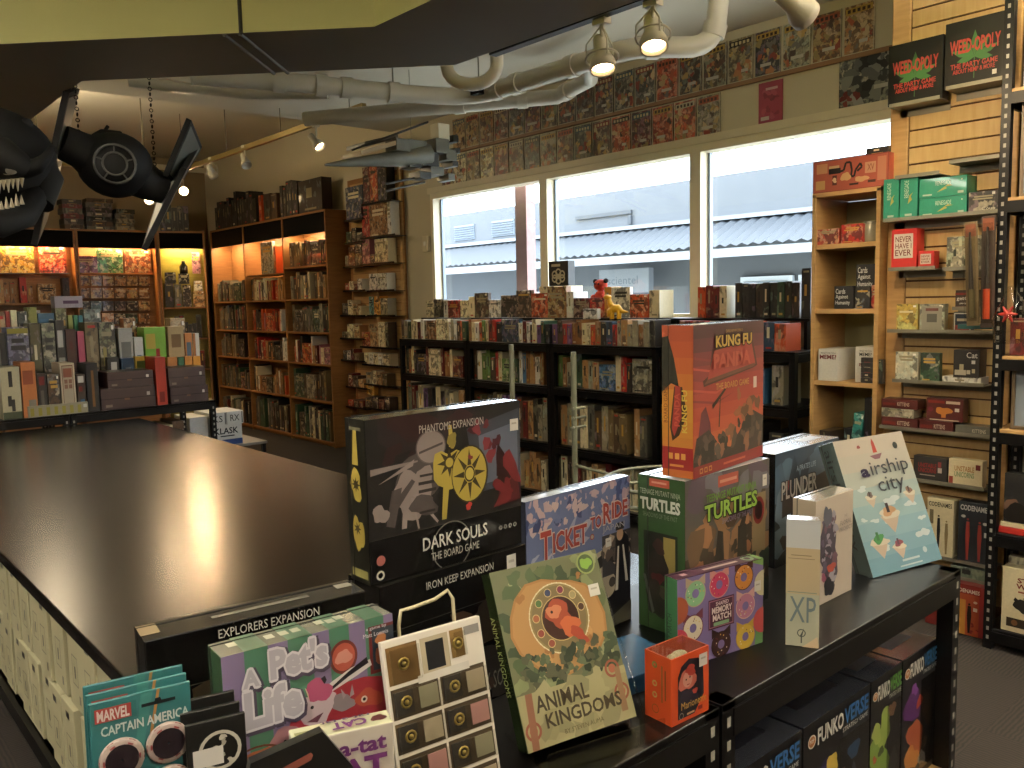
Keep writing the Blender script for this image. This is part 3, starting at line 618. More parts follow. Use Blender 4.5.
# slatwall on the right
sw = thing('slatwall', 'tall pale slatted display wall at the right, hung with card games', 'slatwall', (3.97, 1.57, 0))
m_ = MB().box((0.012, -.29, .0), (.045, .24, 3.05), mat('slat_groove', '#5a3b1d', .8)); zs = at(904, 114.8, X=3.97).z; z = zs+.0755*9
while z > .2:
    z1 = min(z-.006, 3.04)
    if z-.0755 < 3.03: m_.box((0, -.235, z-.0695-.004), (.012, .155, z1), SLATW)
    z -= .0755
m_.obj('slats', sw)
MB().box((-.004, .16, .1), (.012, .245, 3.06), LIGHTW, ch=.006).obj('edge_strip', sw); MB().box((-.004, -.295, .1), (.012, -.24, 3.06), LIGHTW, ch=.006).obj('edge_strip', sw)
def ledge(y0, y1, z, label, x=3.969, dp=.12, group='grey ledges on the slatted wall'):
    o = thing('display_ledge', label, 'ledge', (x, (y0+y1)/2, z), group=group); h = (y1-y0)/2
    MB().box((-dp, -h, -.004), (0, h, 0), GREYSH).box((-dp, -h, 0), (-dp+.003, h, .012), GREYSH).obj('tray', o); MB().prism([(-.003, -h), (-.003, h), (0, h), (0, -h)], -.035, -.004, GREYSH).obj('clip', o)
def yz(px, py, X): p = at(px, py, X=X); return p.y, p.z
LZ = [2.33-.02, 1.83-.005, 1.6, 1.31, 1.085, .85, .6, .215]
# ================================================================== books in the bookcase
shelfw = ['bottom shelf', 'second shelf up', 'third shelf up', 'fourth shelf up', 'fifth shelf up', 'top shelf']
bayw = ['left', 'middle', 'right']
GREYB = pal('charcoal,stone grey,grey,dark green,olive,dark brown,charcoal,brown,grey')
REDB = pal('dark red,cream,orange,black,charcoal,tan,white,pink,red')
CREAMB = pal('cream,stone grey,tan,charcoal,cream,brown')
spec = {(0, 0): (BOOKP, .25, .32), (0, 1): (DARKP, .2, .3), (0, 2): (GREYB, .2, .29), (0, 3): (DARKP, .24, .31), (0, 4): (GREYB, .2, .27),
 (1, 0): (GREYB, .28, .36), (1, 1): (WARMP, .18, .32), (1, 2): (REDB, .17, .26), (1, 3): (REDB, .2, .26), (1, 4): (REDB, .2, .265),
 (2, 0): (BOOKP, .26, .36), (2, 1): (GREYB, .26, .34), (2, 2): (REDB, .17, .29), (2, 3): (GREYB, .24, .3), (2, 4): (CREAMB, .24, .29), (2, 5): (DARKP, .22, .27)}
for (bi, li), (pl, h0, h1) in spec.items():
    z = BZ[li]; y0 = 10.69-bxs[bi]-.03; y1 = 10.69-bxs[bi+1]+.03
    row((4.337, y0-(.08 if li > 1 else .03), z), R(-90), (y0-y1)-.1, ', %s bay of bookcase, %s' % (bayw[bi], shelfw[li]), 'books in the bookcase', pl, 'book', 'book', (.03, .062), (h0, h1), (.17, .2), .08, bi*10+li, gaps=.08, frm='left')
item('book', 'book', 'large face-out pale comic album in the top opening of the middle bookcase bay', (4.345, 9.30, 1.86), R(-90), .3, .04, .36, CN['stone grey'], 'cover')
sb = MB().box((4.335, 8.705, 1.845), (4.55, 9.685, 1.858), ORANGEW); tag(sb.obj('shelf_riser'), 'thin loose wooden board across the middle bay of the bookcase, under the pale album', 'riser')
item('book', 'book', 'slim orange book beside the pale album in the middle bookcase bay', (4.345, 8.97, 1.86), R(-90), .05, .15, .3, CN['orange'])

# on top of the bookcase
row((4.36, 10.6, 2.462), R(-90), 1.25, ' on top of the bookcase, left part', 'books on top of the bookcase', TOPP, 'book', 'book', (.05, .09), (.28, .42), (.17, .2), 0, 71, frm='left')
item('board_game_box', 'board game', 'two-tone orange and cream slim box on top of the bookcase', (4.36, 9.32, 2.462), R(-90), .07, .18, .3, CN['orange'])
row((4.36, 9.2, 2.462), R(-90), .36, ' lying low on the bookcase top, centre', 'books on top of the bookcase', pal('brown,dark brown'), 'book', 'book', (.15, .19), (.24, .3), (.17, .2), 0, 72, frm='left')
row((4.36, 8.78, 2.462), R(-90), .42, ' on the bookcase top, right part', 'books on top of the bookcase', TOPP, 'book', 'book', (.05, .07), (.28, .4), (.17, .2), 0, 73, frm='left')
item('board_game_box', 'board game', 'big dark face-out box at the right end of the bookcase top', (4.36, 8.34, 2.462), R(-90), .5, .12, .34, '#241a16' if '#241a16' in NAMEC else NAMEC.setdefault('#241a16', 'dark brown') and '#241a16', 'spine')
# on top of the left cabinets
q = random.Random(5)
for k, (x, wd, n_, dk) in enumerate(((1.75, .2, 1, 'brown'), (2.74, .22, 6, 'dark red'), (3.0, .3, 7, 'brown'), (3.33, .22, 5, 'stone grey'))):
    z = 2.462
    if n_ == 1: item('book', 'book', 'tall brown face-out album on the far left cabinet top, by the toothy sculpture', (x, 11.17, z), 0, .2, .05, .33, CN['brown'], 'cover'); continue
    for j in range(n_):
        hh = q.uniform(.045, .07); c = q.choice([CN[dk], CN['charcoal'], CN['brown'], CN['grey']])
        item('board_game_box', 'board game', '%s box lying in the %s pile on the cabinet top, %s from the bottom' % (NAMEC[c], ('', 'left', 'middle', 'right')[k], ORD[j]), (x+q.uniform(-.01, .01), 11.14, z), R(q.uniform(-3, 3)), wd, .2, hh, c, 'spine', 'boxes piled on the cabinet top', q); z += hh+.001
o = thing('framed_picture', 'dim framed picture with glass leaning above the far left cabinet', 'picture', (2.15, 11.34, 2.465), 0, tilt=R(-4))
MB().box((0, -.03, 0), (.42, 0, .5), mat('frame_dim', '#4a3c2c', .5)).obj('frame', o); MB().box((.03, -.034, .03), (.39, -.031, .47), mat('picture_dim', '#2f2922', .25)).obj('print', o)
row((3.80, 10.97, 2.462), R(-20), .42, ' on the corner cabinet top', 'books on the corner cabinet top', TOPP, 'book', 'book', (.05, .08), (.24, .36), (.15, .18), 0, 75, frm='left')

# ================================================================== left cabinets
def ypx(name, cat, label, px0, py0, px1, py1, Y, dp, col, style='cover', z0=None, group=None, rz=0):
    a = at(px0, py1, Y=Y); b_ = at(px1, py0, Y=Y); zb = z0 if z0 is not None else a.z
    return item(name, cat, label, (a.x, Y, zb), rz, b_.x-a.x, dp, max(at((px0+px1)/2, py0, Y=Y).z-zb, .02), col, style, group)
def xpx(name, cat, label, px0, py0, px1, py1, X, dp, col, style='cover', z0=None, group=None, extra=0.):
    a = at(px0, py1, X=X); b_ = at(px1, py0, X=X); zb = z0 if z0 is not None else at((px0+px1)/2, py1, X=X).z
    return item(name, cat, label, (X, a.y, zb), R(-90+extra), a.y-b_.y, dp, max(at((px0+px1)/2, py0, X=X).z-zb, .015), col, style, group)
YC = 11.2
for (x0, x1, c, lb) in ((1, 33, '#b08a30', 'yellowish picture book face-out high on the far left cabinet slats'), (40, 65, '#b8402a', 'orange-red picture book face-out on the far left cabinet slats')):
    a = at(x0, 273, Y=YC); bb = at(x1, 246, Y=YC)
    NAMEC.setdefault(c, 'x'); item('picture_book', 'book', lb, (a.x, YC, a.z), 0, bb.x-a.x, .03, bb.z-a.z, c, 'cover')
    l = thing('display_ledge', 'small ledge under the %s' % lb.split(' face')[0], 'ledge', (a.x, YC, a.z)); MB().box((-.02, -.06, -.008), (bb.x-a.x+.02, .085, 0), GREYSH).obj('tray', l)
row((1.99, 11.14, 1.592), R(-2.5), .80, ', far left cabinet, lit shelf', 'boxes in the far left cabinet', pal('red,rust brown,dark brown,cream,brown,teal,tan'), wr=(.05, .08), hr=(.18, .34), dr=(.1, .15), faces=.45, seed=81, gaps=.4, frm='left')
row((1.99, 11.14, 1.202), R(-2.5), .80, ', far left cabinet, lower shelf', 'boxes in the far left cabinet', WARMP, wr=(.04, .08), hr=(.18, .3), dr=(.1, .15), faces=.2, seed=82, frm='left')
zc = at(110, 273, Y=11.1).z
l = thing('display_ledge', 'long ledge under three face-out picture books in the second cabinet', 'ledge', (2.87, 11.08, zc)); MB().box((0, 0, -.02), (.84, .12, 0), ORANGEW).obj('tray', l)
for (x0, y0, x1, c, lb) in ((76, 256, 97, '#5c2f4a', 'low purple box on the long ledge of the second cabinet'), (98, 249, 122, '#3b7d52', 'green picture book with pale border, middle of the long ledge'), (125, 250, 150, '#7a4528', 'brown mosaic picture book, right on the long ledge')):
    ypx('picture_book', 'book', lb, x0, y0, x1, 273, 11.1, .03, c, 'cover', z0=zc+.001)
q = random.Random(9); cards = []
for r_, (ya, yb) in enumerate(((275.5, 286), (288, 298.5), (301, 311), (313.5, 324), (326, 336))):
    for k in range(6):
        x0 = 79+k*12
        c = q.choice([CN['tan'], '#a8743c', '#8f6434'] if r_ < 2 or k > 4 else [CN['charcoal'], CN['dark green'], CN['dark brown']])
        NAMEC.setdefault(c, 'amber brown'); ypx('blister_card', 'miniature pack', '%s carded miniature hanging in the second cabinet, row %s, %s from left' % (NAMEC[c], ('one', 'two', 'three', 'four', 'five')[r_], ORD[k]), x0, ya, x0+10.5, yb, 11.14, .03, c, 'cover', group='carded miniatures in the second cabinet')
hk = MB()
# corner cabinet
cr0 = Vector((3.745, 10.94, 0)); cu_ = (Vector((4.27, 10.75, 0))-cr0).normalized(); cz = math.atan2(cu_.y, cu_.x)
def corner(u, z, w_, d_, h_, c, lb, style='cover', name='board_game_box', cat='board game'):
    p_ = cr0+cu_*u+Vector((-cu_.y, cu_.x, 0))*.03; NAMEC.setdefault(c, 'x'); return item(name, cat, lb, (p_.x, p_.y, z), cz, w_, d_, h_, c, style)
z = 1.502
corner(.05, z, .10, .12, .3, CN['charcoal'], 'tall charcoal box, left on the lit shelf of the corner cabinet', 'spine'); corner(.16, z, .09, .12, .29, CN['grey'], 'grey box, second on the lit shelf of the corner cabinet', 'spine'); corner(.26, z, .10, .12, .28, CN['dark brown'], 'dark brown box, third on the lit shelf of the corner cabinet')
corner(.38, z, .14, .1, .2, CN['tan'], 'tan face-out box at the right of the corner cabinet lit shelf')
corner(.06, z+.302, .13, .11, .14, CN['black'], 'black box with pale title stacked on the charcoal boxes in the corner cabinet'); corner(.22, z+.296, .13, .1, .13, CN['black'], 'second black box stacked beside it on the corner cabinet boxes')
corner(.40, z+.2005, .1, .06, .13, CN['white'], 'small white box topping the tan one in the corner cabinet')
o = thing('glass_jar', 'dark squat bottle on the stacked black boxes in the corner cabinet', 'bottle', cr0+cu_*.28+Vector((.03, .06, z+.426)))
MB().lathe([(.001, 0), (.045, 0), (.05, .02), (.05, .09), (.03, .12), (.022, .14)], mat('dark_glass', '#0c1210', .1)).obj('body', o); MB().lathe([(.024, .14), (.024, .16), (.001, .162)], BLACKM).obj('cap', o)
p_ = cr0+cu_*.42+Vector((.02, .13, 0)); item('blister_card', 'toy pack', 'pale pink hanging pack on the yellow-lit slats of the corner cabinet', (p_.x, p_.y, 1.93), cz, .1, .02, .27, CN['pink'], 'cover')
row((3.78, 10.96, 1.102), cz, .48, ', corner cabinet, lower shelf', 'boxes in the corner cabinet', DARKP, wr=(.04, .07), hr=(.15, .3), dr=(.1, .13), seed=85, frm='left')
row((3.78, 10.96, .702), cz, .48, ', corner cabinet, third shelf', 'boxes in the corner cabinet', DARKP, wr=(.04, .07), hr=(.15, .3), dr=(.1, .13), seed=86, frm='left')

# ================================================================== narrow slat panel goods
def panel_ledge(px0, px1, py, items_, nm, dp=.11, X=4.44):
    a = at(px0, py, X=X); b_ = at(px1, py, X=X); z = (a.z+b_.z)/2; h = (a.y-b_.y)/2; yc = (a.y+b_.y)/2
    l = thing('display_ledge', 'dark ledge on the narrow slat panel, %s' % nm, 'ledge', (4.558, yc, z), group='ledges on the narrow slat panel'); MB().box((-.13, -h, -.006), (0, h, 0), BLACKS).box((-.13, -h, 0), (-.126, h, .012), BLACKS).obj('tray', l)
    y = a.y-.008; i = 0
    nm2 = nm.replace(' on the left half', '').replace(', right half', '').replace('the topmost', 'top').replace('the lowest in view', 'lowest').replace('beside the bookcase top', 'top').replace(' down', ' ledge down')
    nm2 = nm2+(' ledge' if 'ledge' not in nm2 else '')+(', left half' if px0 < 350 else ', right half')
    for (w_, hh, c, st) in items_:
        i += 1; NAMEC.setdefault(c, 'x'); item('card_game_box', 'card game', '%s %s box, narrow slat panel, %s, %s from left' % ('small' if hh < .12 else 'tall', NAMEC[c], nm2, ORD[i-1]), (X+.012, y, z+.001), R(-90), w_, min(dp, .1), hh, c, st, 'small games on the narrow slat panel'); y -= w_+.006
def cols(s): return [CN[c.strip()] for c in s.split(',')]
def mk(ws, hs, cs, st='cover'): return [(ws[i % len(ws)], hs[i % len(hs)], CN[c], st) for i, c in enumerate(cs.split(','))]
panel_ledge(345, 364, 220, mk([.32], [.33], 'navy'), 'beside the bookcase top')
panel_ledge(345, 364, 243, mk([.1, .09, .1], [.12, .15, .1], 'dark green,charcoal,grey'), 'second down on the left half')
panel_ledge(344, 364, 267, mk([.06, .12, .13], [.12, .2, .22], 'stone grey,dark red,dark brown'), 'third down on the left half')
panel_ledge(344, 366, 291, mk([.07, .08, .07, .09], [.08, .1, .07, .12], 'orange,cream,dark red,white'), 'fourth down on the left half')
panel_ledge(341, 366, 316, mk([.11, .09, .1, .05], [.13, .16, .12, .1], 'charcoal,cream,tan,cream'), 'fifth down on the left half')
panel_ledge(341, 365, 339, mk([.1, .13, .1], [.07, .15, .14], 'olive,cream,tan'), 'sixth down on the left half')
panel_ledge(342, 366, 361, mk([.07, .07, .06, .1], [.1, .1, .12, .08], 'charcoal,white,dark red,olive'), 'seventh down on the left half')
panel_ledge(347, 368, 388, mk([.09, .1, .1], [.14, .12, .09], 'dark red,brown,tan'), 'eighth down on the left half')
panel_ledge(347, 367, 408, mk([.1, .1, .09], [.07, .08, .08], 'red,dark brown,dark red'), 'ninth down on the left half')
panel_ledge(362, 392, 203, mk([.12, .13, .15], [.36, .38, .36], 'dark red,orange,black'), 'the topmost, right half', dp=.1)
panel_ledge(361, 396, 237, mk([.13, .31, .06], [.34, .34, .33], 'red,rust brown,white'), 'second down, right half')
panel_ledge(361, 395, 264, mk([.14, .08, .23], [.26, .1, .24], 'pink,grey,cream'), 'third down, right half')
panel_ledge(368, 395, 291, mk([.15, .16], [.17, .17], 'white,white'), 'fourth down, right half')
panel_ledge(368, 396, 316, mk([.08, .11, .13], [.19, .19, .17], 'teal,amber,stone grey'), 'fifth down, right half')
panel_ledge(361, 398, 348, mk([.14, .15, .12, .05], [.15, .23, .25, .25], 'orange,tan,cream,dark brown'), 'sixth down, right half')
panel_ledge(363, 399, 366, mk([.08, .08, .08, .08, .12], [.12], 'cream,white,cream,white,cream'), 'seventh down, right half')
panel_ledge(365, 398, 386, mk([.1, .08, .1, .08], [.12, .14, .13, .12], 'stone grey,cream,tan,olive'), 'eighth down, right half')
panel_ledge(364, 398, 410, mk([.12, .12, .1, .09], [.1, .12, .1, .13], 'brown,charcoal,dark red,dark brown'), 'ninth down, right half')
panel_ledge(350, 398, 428, mk([.11, .12, .1, .12, .1], [.09], 'dark brown,cream,charcoal,dark red,brown'), 'the lowest in view')
item('gift_tin', 'tin', 'round golden tin hanging among the games on the narrow slat panel', (4.46, at(366, 396, X=4.45).y, at(370, 398, X=4.45).z+.03), R(-90), .14, .05, .1, CN['amber'], 'cover')

# ================================================================== window shelving
NAMEC.setdefault('#8e2f24', 'brick red')
un = ['leftmost window unit', 'middle window unit', 'third window unit']
WB = pal('orange,cream,tan,dark red,red,cream,rust brown,stone grey,dark green,white,blue,amber,brown,green,rust brown,charcoal,cream,tan,white,purple,navy,black,stone grey,brown')
for i, (a, b_) in enumerate(WS):
    L_ = a-b_-.02
    row((4.115, a-.01, 1.186), R(-90), L_, ', %s, top shelf' % un[i], 'games on the window shelving top', WB, wr=(.03, .055), hr=(.13, .17), dr=(.16, .19), faces=.14, seed=100+i, frm='left')
    row((4.13, a-.04, .886), R(-90), L_-.07, ', %s, second shelf' % un[i], 'games on the window shelving second shelf', WB+pal('cream,white,tan'), wr=(.03, .06), hr=(.17, .25), dr=(.18, .25), faces=.14, seed=110+i, frm='left')
    row((4.14, a-.05, .471), R(-90), L_-.1, ', %s, third shelf' % un[i], 'games on the window shelving third shelf', pal('cream,brown,stone grey,charcoal,dark red,tan,purple,grey,olive'), wr=(.045, .07), hr=(.26, .33), dr=(.2, .26), faces=0., seed=120+i, frm='left', gaps=.06)
    row((4.14, a-.05, .101), R(-90), L_-.1, ', %s, lowest shelf' % un[i], 'games on the window shelving lowest shelf', pal('cream,tan,cream,brown,dark red'), wr=(.045, .07), hr=(.2, .3), dr=(.2, .26), faces=0., seed=130+i, frm='left', gaps=.1)
row((4.35, 6.08, 1.361), R(-90), 2.72, ' on the riser below the window', 'games on the riser below the window', WARMP+pal('cream,orange,white,tan,red,amber'), wr=(.05, .09), hr=(.14, .23), dr=(.1, .16), faces=.62, seed=141, frm='left')
# the right-hand stretch: graphic novels in a row
row((4.36, 3.18, 1.361), R(-90), .26, ', right end of the riser, pale group', 'books at the riser right end', pal('tan,dark red,cream,orange'), 'book', 'book', (.045, .055), (.19, .2), (.15, .17), 0, 150, frm='left')
row((4.36, 2.91, 1.361), R(-90), .47, ', right end of the riser, dark group', 'books at the riser right end', pal('black,charcoal,dark green,black,dark brown,charcoal'), 'book', 'book', (.042, .05), (.2, .21), (.15, .17), 0, 151, frm='left')
xpx('board_game_box', 'board game', 'tall black box beside the wooden cabinet, under the window right corner', 801, 268, 811, 318, 4.3, .14, CN['black'], 'spine', z0=1.361)
row((4.115, 3.2, 1.186), R(-90), .4, ', right-hand window unit, top shelf, left stretch', 'games on the right window unit', pal('red,charcoal,navy,cream,dark red'), wr=(.04, .07), hr=(.13, .165), dr=(.15, .18), faces=.5, seed=161, frm='left')
row((4.115, 2.76, 1.186), R(-90), .38, ', right-hand window unit, top shelf, right stretch', 'games on the right window unit', pal('red,navy,olive,cream,orange'), wr=(.05, .08), hr=(.14, .165), dr=(.15, .18), faces=.3, seed=162, frm='left')
row((4.13, 3.16, .886), R(-90), .75, ', right-hand window unit, second shelf', 'games on the right window unit', pal('blue,stone grey,red,tan,cream,olive'), wr=(.05, .09), hr=(.16, .25), dr=(.15, .2), faces=.2, seed=163, frm='left', gaps=.2)
row((4.13, 3.16, .471), R(-90), .75, ', right-hand window unit, third shelf', 'games on the right window unit', DARKP, wr=(.05, .09), hr=(.2, .3), dr=(.2, .25), seed=164, frm='left', gaps=.2)
# single things standing above the row
bx_ = xpx('board_game_box', 'board game', 'small black box with pale flower emblem standing above the others before the window mullion', 549, 261, 568, 290, 4.42, .07, CN['black'], 'spine', z0=1.595)
w_, h_ = bx_.dimensions.x, bx_.dimensions.z
a = Art(w_, .07, h_); a.rect(.02, .02, .98, .98, '#17130f')
for k in range(6): a.disc(.5+.22*cos(k*pi/3+pi/6), .38+.16*sin(k*pi/3+pi/6), .15, '#cbbfa0', 14, r0=.09)
a.disc(.5, .38, .1, '#cbbfa0'); a.rect(.15, .78, .6, .88, '#cbbfa0'); a.obj('emblem', bx_)
def xp(px, py, X): p = at(px, py, X=X); return (p.x, p.y, p.z)
item('board_game_box', 'board game', 'cream box the flower-emblem box stands on, in front of the mullion', (4.38, at(545, 290, X=4.42).y+.02, 1.361), R(-90), .3, .16, .2325, CN['cream'], 'cover')
zt = at(597, 303, X=4.42).z
item('board_game_box', 'board game', 'dark box carrying the red plush toy below the window', (4.38, at(590, 300, X=4.42).y, 1.361), R(-90), .2, .15, zt-1.362, CN['charcoal'], 'cover')
c = at(598, 303, X=4.43); o = thing('plush_toy', 'red plush toy with black ears sitting on a dark box before the window', 'toy', (c.x+.03, c.y, zt), R(-90))
RP = mat('plush_red', '#b03a24', .95, noise=.2, nscale=60, bump=.3)
MB().ball((0, 0, .045), .05, RP, sc=(1, .8, .9)).obj('torso', o); MB().ball((0, 0, .125), .05, RP, sc=(1.05, .9, .85)).obj('head', o)
for s_ in (-1, 1):
    MB().ball((s_*.05, 0, .155), .018, mat('plush_black', '#15110f', .95)).obj('ear', o); MB().ball((s_*.045, -.03, .04), .02, RP).obj('arm', o); MB().ball((s_*.03, -.045, .015), .02, mat('plush_black', '#15110f')).obj('foot', o); MB().ball((s_*.018, -.043, .135), .006, mat('plush_black', '#15110f')).obj('eye', o)
YP = mat('vinyl_yellow', '#e0a920', .4); c = at(610, 341, X=4.13); c2 = at(612, 316, X=4.2)
o = thing('toy_dinosaur', 'yellow toy dinosaur standing among the games on the window shelving', 'toy', (4.22, c2.y, 1.186+.171), R(-70))
MB().tube([(-.04, 0, .02), (-.03, 0, .05), (0, 0, .07), (.03, 0, .07), (.06, 0, .05), (.1, 0, .045)], [.012, .022, .03, .028, .014, .004], YP, 12).tube([(-.005, 0, .07), (-.03, 0, .11), (-.035, 0, .14)], [.025, .018, .014], YP, 12).ball((-.045, 0, .145), .022, YP, sc=(1.3, .9, .8)).obj('torso', o)
for x, y in ((-.015, -.018), (-.015, .018), (.035, -.018), (.035, .018)): MB().tube([(x, y, .06), (x, y, .0)], [.012, .009], YP, 8).obj('leg', o)
item('card_game_box', 'card game', 'tilted small white box lying on the games near the yellow toy', (4.17, at(583, 318, X=4.17).y, 1.186+.172), R(-75), .11, .05, .07, CN['white'], 'cover', roll=R(0))
item('board_game_box', 'board game', 'low wide green box the white box rests on', (4.16, at(580, 330, X=4.17).y+.06, 1.186+.0), R(-90), .1, .01, .01, CN['green'], 'cover') if False else None

# ================================================================== comics on the wall above the window
COMP = pal('tan,brown,dark red,stone grey,olive,rust brown,cream,grey,orange,charcoal') + ['#8f4a30', '#7d6a45', '#6b4a3a']
for c in COMP: NAMEC.setdefault(c, 'mottled brown')
q = random.Random(21)
def comic(y, z, wd, ht, col, label, seed):
    o = MB().box((0, 0, 0), (wd, .006, ht), P_COMIC).obj('comic_book', None, color=col); o.matrix_world = place((WX-.012, y, z), R(-90)); tag(o, label, 'comic book', 'bagged comics above the window')
    qq = random.Random(seed); a = Art(wd, .006, ht); tc_ = qq.choice(['#b4552c', '#c9a23a', '#8f2a20', '#d6cba8', '#3c5a6a', '#1d1a17'])
    a.poly([(.06, .80), (.94, .83), (.94, .95), (.06, .93)], tc_)
    for k in range(5): a.rect(.12+k*.16, .84, .12+k*.16+.1, .91, '#e0cf9a' if tc_ in ('#8f2a20', '#1d1a17', '#3c5a6a') else '#3a1d14')
    for k in range(16): a.blob(qq.uniform(.08, .92), qq.uniform(.06, .76), qq.uniform(.04, .14), qq.choice(['#a8925a', '#cdb078', '#6a4a38', '#c0603c', '#e0c496', '#7a7672', '#4a3428', '#cc844c', '#9e3c2c', '#d8b060']), seed*9+k, 9, 1.2, .7)
    a.rect(.3+qq.uniform(-.2, .3), .2, .62+qq.uniform(-.0, .2), .27, '#d8d2c4'); a.frame(.0, .0, 1, 1, .025, '#ddd4b8'); a.obj('cover_print', o); return o
y = 6.10; k = 0
while y-.172 > 3.05:
    k += 1; c = q.choice(COMP); comic(y, 2.505, .172, .262, c, '%s bagged comic above the window, lower row, %s from left' % (NAMEC[c], ordn(k)), 300+k); y -= .1835
y = 5.92; k = 0
while y-.172 > 2.14:
    k += 1
    if abs(y-3.75) > .07: c = q.choice(COMP[:6] + COMP); comic(y, 2.802, .172, .262, c, '%s bagged comic above the window, upper row, %s from left' % (NAMEC[c], ordn(k)), 340+k)
    y -= .187
o = MB().box((0, 0, 0), (.16, .006, .24), ink('#b0405a')).obj('comic_book'); o.matrix_world = place((WX-.012, 2.9, 2.52), R(-90)); tag(o, 'single pink-red comic alone on the bare wall above the right window', 'comic book')
a = Art(.16, .006, .24); a.blobs(['#93304a', '#c45a70', '#7a2840'], 12, 5, .15, .15, .85, .75, .05, .14); a.rect(.1, .08, .45, .17, '#e2dcd0').rect(.3, .8, .8, .86, '#e8c8c8'); a.obj('cover_print', o)
o = MB().box((0, 0, 0), (.32, .006, .27), P_COMIC).obj('poster', None, color='#5f625f'); o.matrix_world = place((WX-.012, 2.39, 2.525), R(-90)); tag(o, 'larger grey battle-scene poster beside the slatted wall, above the window corner', 'poster')
a = Art(.32, .006, .27); a.blobs(['#8f918c', '#3b3d3e', '#6b6e6c', '#2a2b2c', '#a7a8a2'], 34, 6, .1, .1, .9, .9, .04, .12, 1.4); a.blobs(['#7a2a26', '#8f4038'], 6, 8, .05, .05, .35, .25, .04, .08); a.rect(.62, .25, .86, .33, '#c9c6bc'); a.obj('print', o)
# ================================================================== right cabinet goods
NAMEC.setdefault('#a84636', 'red')
XF = 3.915
def lt(o, f, txts, rects=()):
    """lettering on a placed box: txts = (text,u0,v0,u1,v1,colour)"""
    me = o.data; xs = [v.co.x for v in me.vertices]; zs_ = [v.co.z for v in me.vertices]; ys_ = [v.co.y for v in me.vertices]
    a = Art(max(xs), max(ys_), max(zs_), f, lift=.0006)
    for r_ in rects: a.rect(*r_)
    sub = MB()
    for t_ in txts: a.text(t_[0], *t_[1:6], bold=t_[6] if len(t_) > 6 else .01, sub=sub)
    if rects: a.obj('label_print', o)
    if txts: sub.obj('lettering', o)
o = xpx('board_game_box', 'board game', 'wide red illustrated box with a black snake, on top of the pale cabinet', 813, 157, 889, 187, XF, .25, '#a84636', 'cover', z0=1.9855)
w_, h_ = o.dimensions.x, o.dimensions.z; a = Art(w_, .25, h_, lift=.0006); a.rect(0, 0, 1, 1, '#b0523c').frame(.0, .0, 1, 1, .012, '#8f3a2c')
for (u, v, uu, vv, c) in ((.04, .1, .17, .38, '#c99a58'), (.05, .6, .2, .9, '#c98a5c'), (.22, .55, .38, .72, '#2a1a16'), (.22, .72, .36, .8, '#cfa672'), (.7, .45, .84, .78, '#c98f6a'), (.86, .2, .97, .9, '#c47a58'), (.27, .2, .33, .5, '#5a2a20')): a.rect(u, v, uu, vv, c)
pts = [(.36, .6), (.42, .62), (.45, .85), (.51, .85), (.53, .6), (.52, .42), (.56, .4), (.58, .6), (.64, .78), (.66, .66), (.6, .55)]
for i in range(len(pts)-1):
    (u0, v0), (u1, v1) = pts[i], pts[i+1]; dx, dy = (u1-u0)*w_, (v1-v0)*h_; L_ = math.hypot(dx, dy); nx, ny = -dy/L_*.005/w_, dx/L_*.005/h_; a.poly([(u0-nx, v0-ny), (u1-nx, v1-ny), (u1+nx, v1+ny), (u0+nx, v0+ny)], '#1c1412')
a.blob(.45, .42, .06, '#d0a468', 3).blob(.66, .3, .08, '#d4a06a', 4, sq=.5).blob(.3, .35, .03, '#d8b48a', 5).rect(.5, .14, .62, .2, '#3a201a').rect(.74, .16, .84, .24, '#4a2a20').text('XV', .73, .52, .82, .72, '#9c5a3c'); a.obj('cover_print', o)
xpx('board_game_box', 'board game', 'thin dark box lying on the red snake box', 866, 147, 889, 152, XF+.03, .2, CN['charcoal'], 'spine', z0=1.9855+h_+.002)
xpx('card_game_box', 'card game', 'low red box, left on the upper shelf of the pale cabinet', 817, 229, 839, 244, XF, .1, '#a84636', z0=1.7355); xpx('card_game_box', 'card game', 'red box with pale skull mark beside the low red one', 841, 224, 863, 243, XF, .13, CN['red'], z0=1.7355)
p_ = at(870, 242, X=XF+.05); o = thing('glass_jar', 'small clear jar with pale contents on the upper shelf of the pale cabinet', 'jar', (p_.x, p_.y, 1.7355)); MB().lathe([(.001, .0), (.032, .0), (.034, .01), (.034, .07), (.028, .085)], mat('jar_grey', '#8d8674', .2)).obj('body', o); MB().lathe([(.03, .085), (.03, .098), (.001, .099)], GREYSH).obj('lid', o)
CAH = CN['black']
o = xpx('card_game_box', 'card game', 'black party card box with white lettering, upper one on the second cabinet shelf', 856, 264, 877, 285, XF+.02, .08, CAH, 'plain', z0=1.4205+.079); lt(o, 'front', [('Cards', .08, .68, .55, .9, '#e6e3dc'), ('Against', .08, .42, .7, .64, '#e6e3dc'), ('Humanity', .08, .16, .8, .38, '#e6e3dc')])
o = xpx('card_game_box', 'card game', 'black card box with white lettering, left on the second cabinet shelf', 834, 286, 853, 306, XF, .08, CAH, 'plain', z0=1.4205); lt(o, 'front', [('Cards', .08, .66, .6, .88, '#e6e3dc'), ('Against', .08, .4, .75, .62, '#e6e3dc'), ('Humanity', .08, .14, .85, .36, '#e6e3dc')])
for i, (x0, y0, x1, c, lb) in enumerate(((855, 286, 870, CN['charcoal'], 'charcoal card box with white emblem, second on the cabinet shelf of black boxes'), (871, 285, 877, CN['red'], 'red and black card box at the right of the black boxes'))): xpx('card_game_box', 'card game', lb, x0, y0, x1, 306, XF+.01, .07, c, z0=1.4205)
p0 = at(847, 306, X=XF-.02)
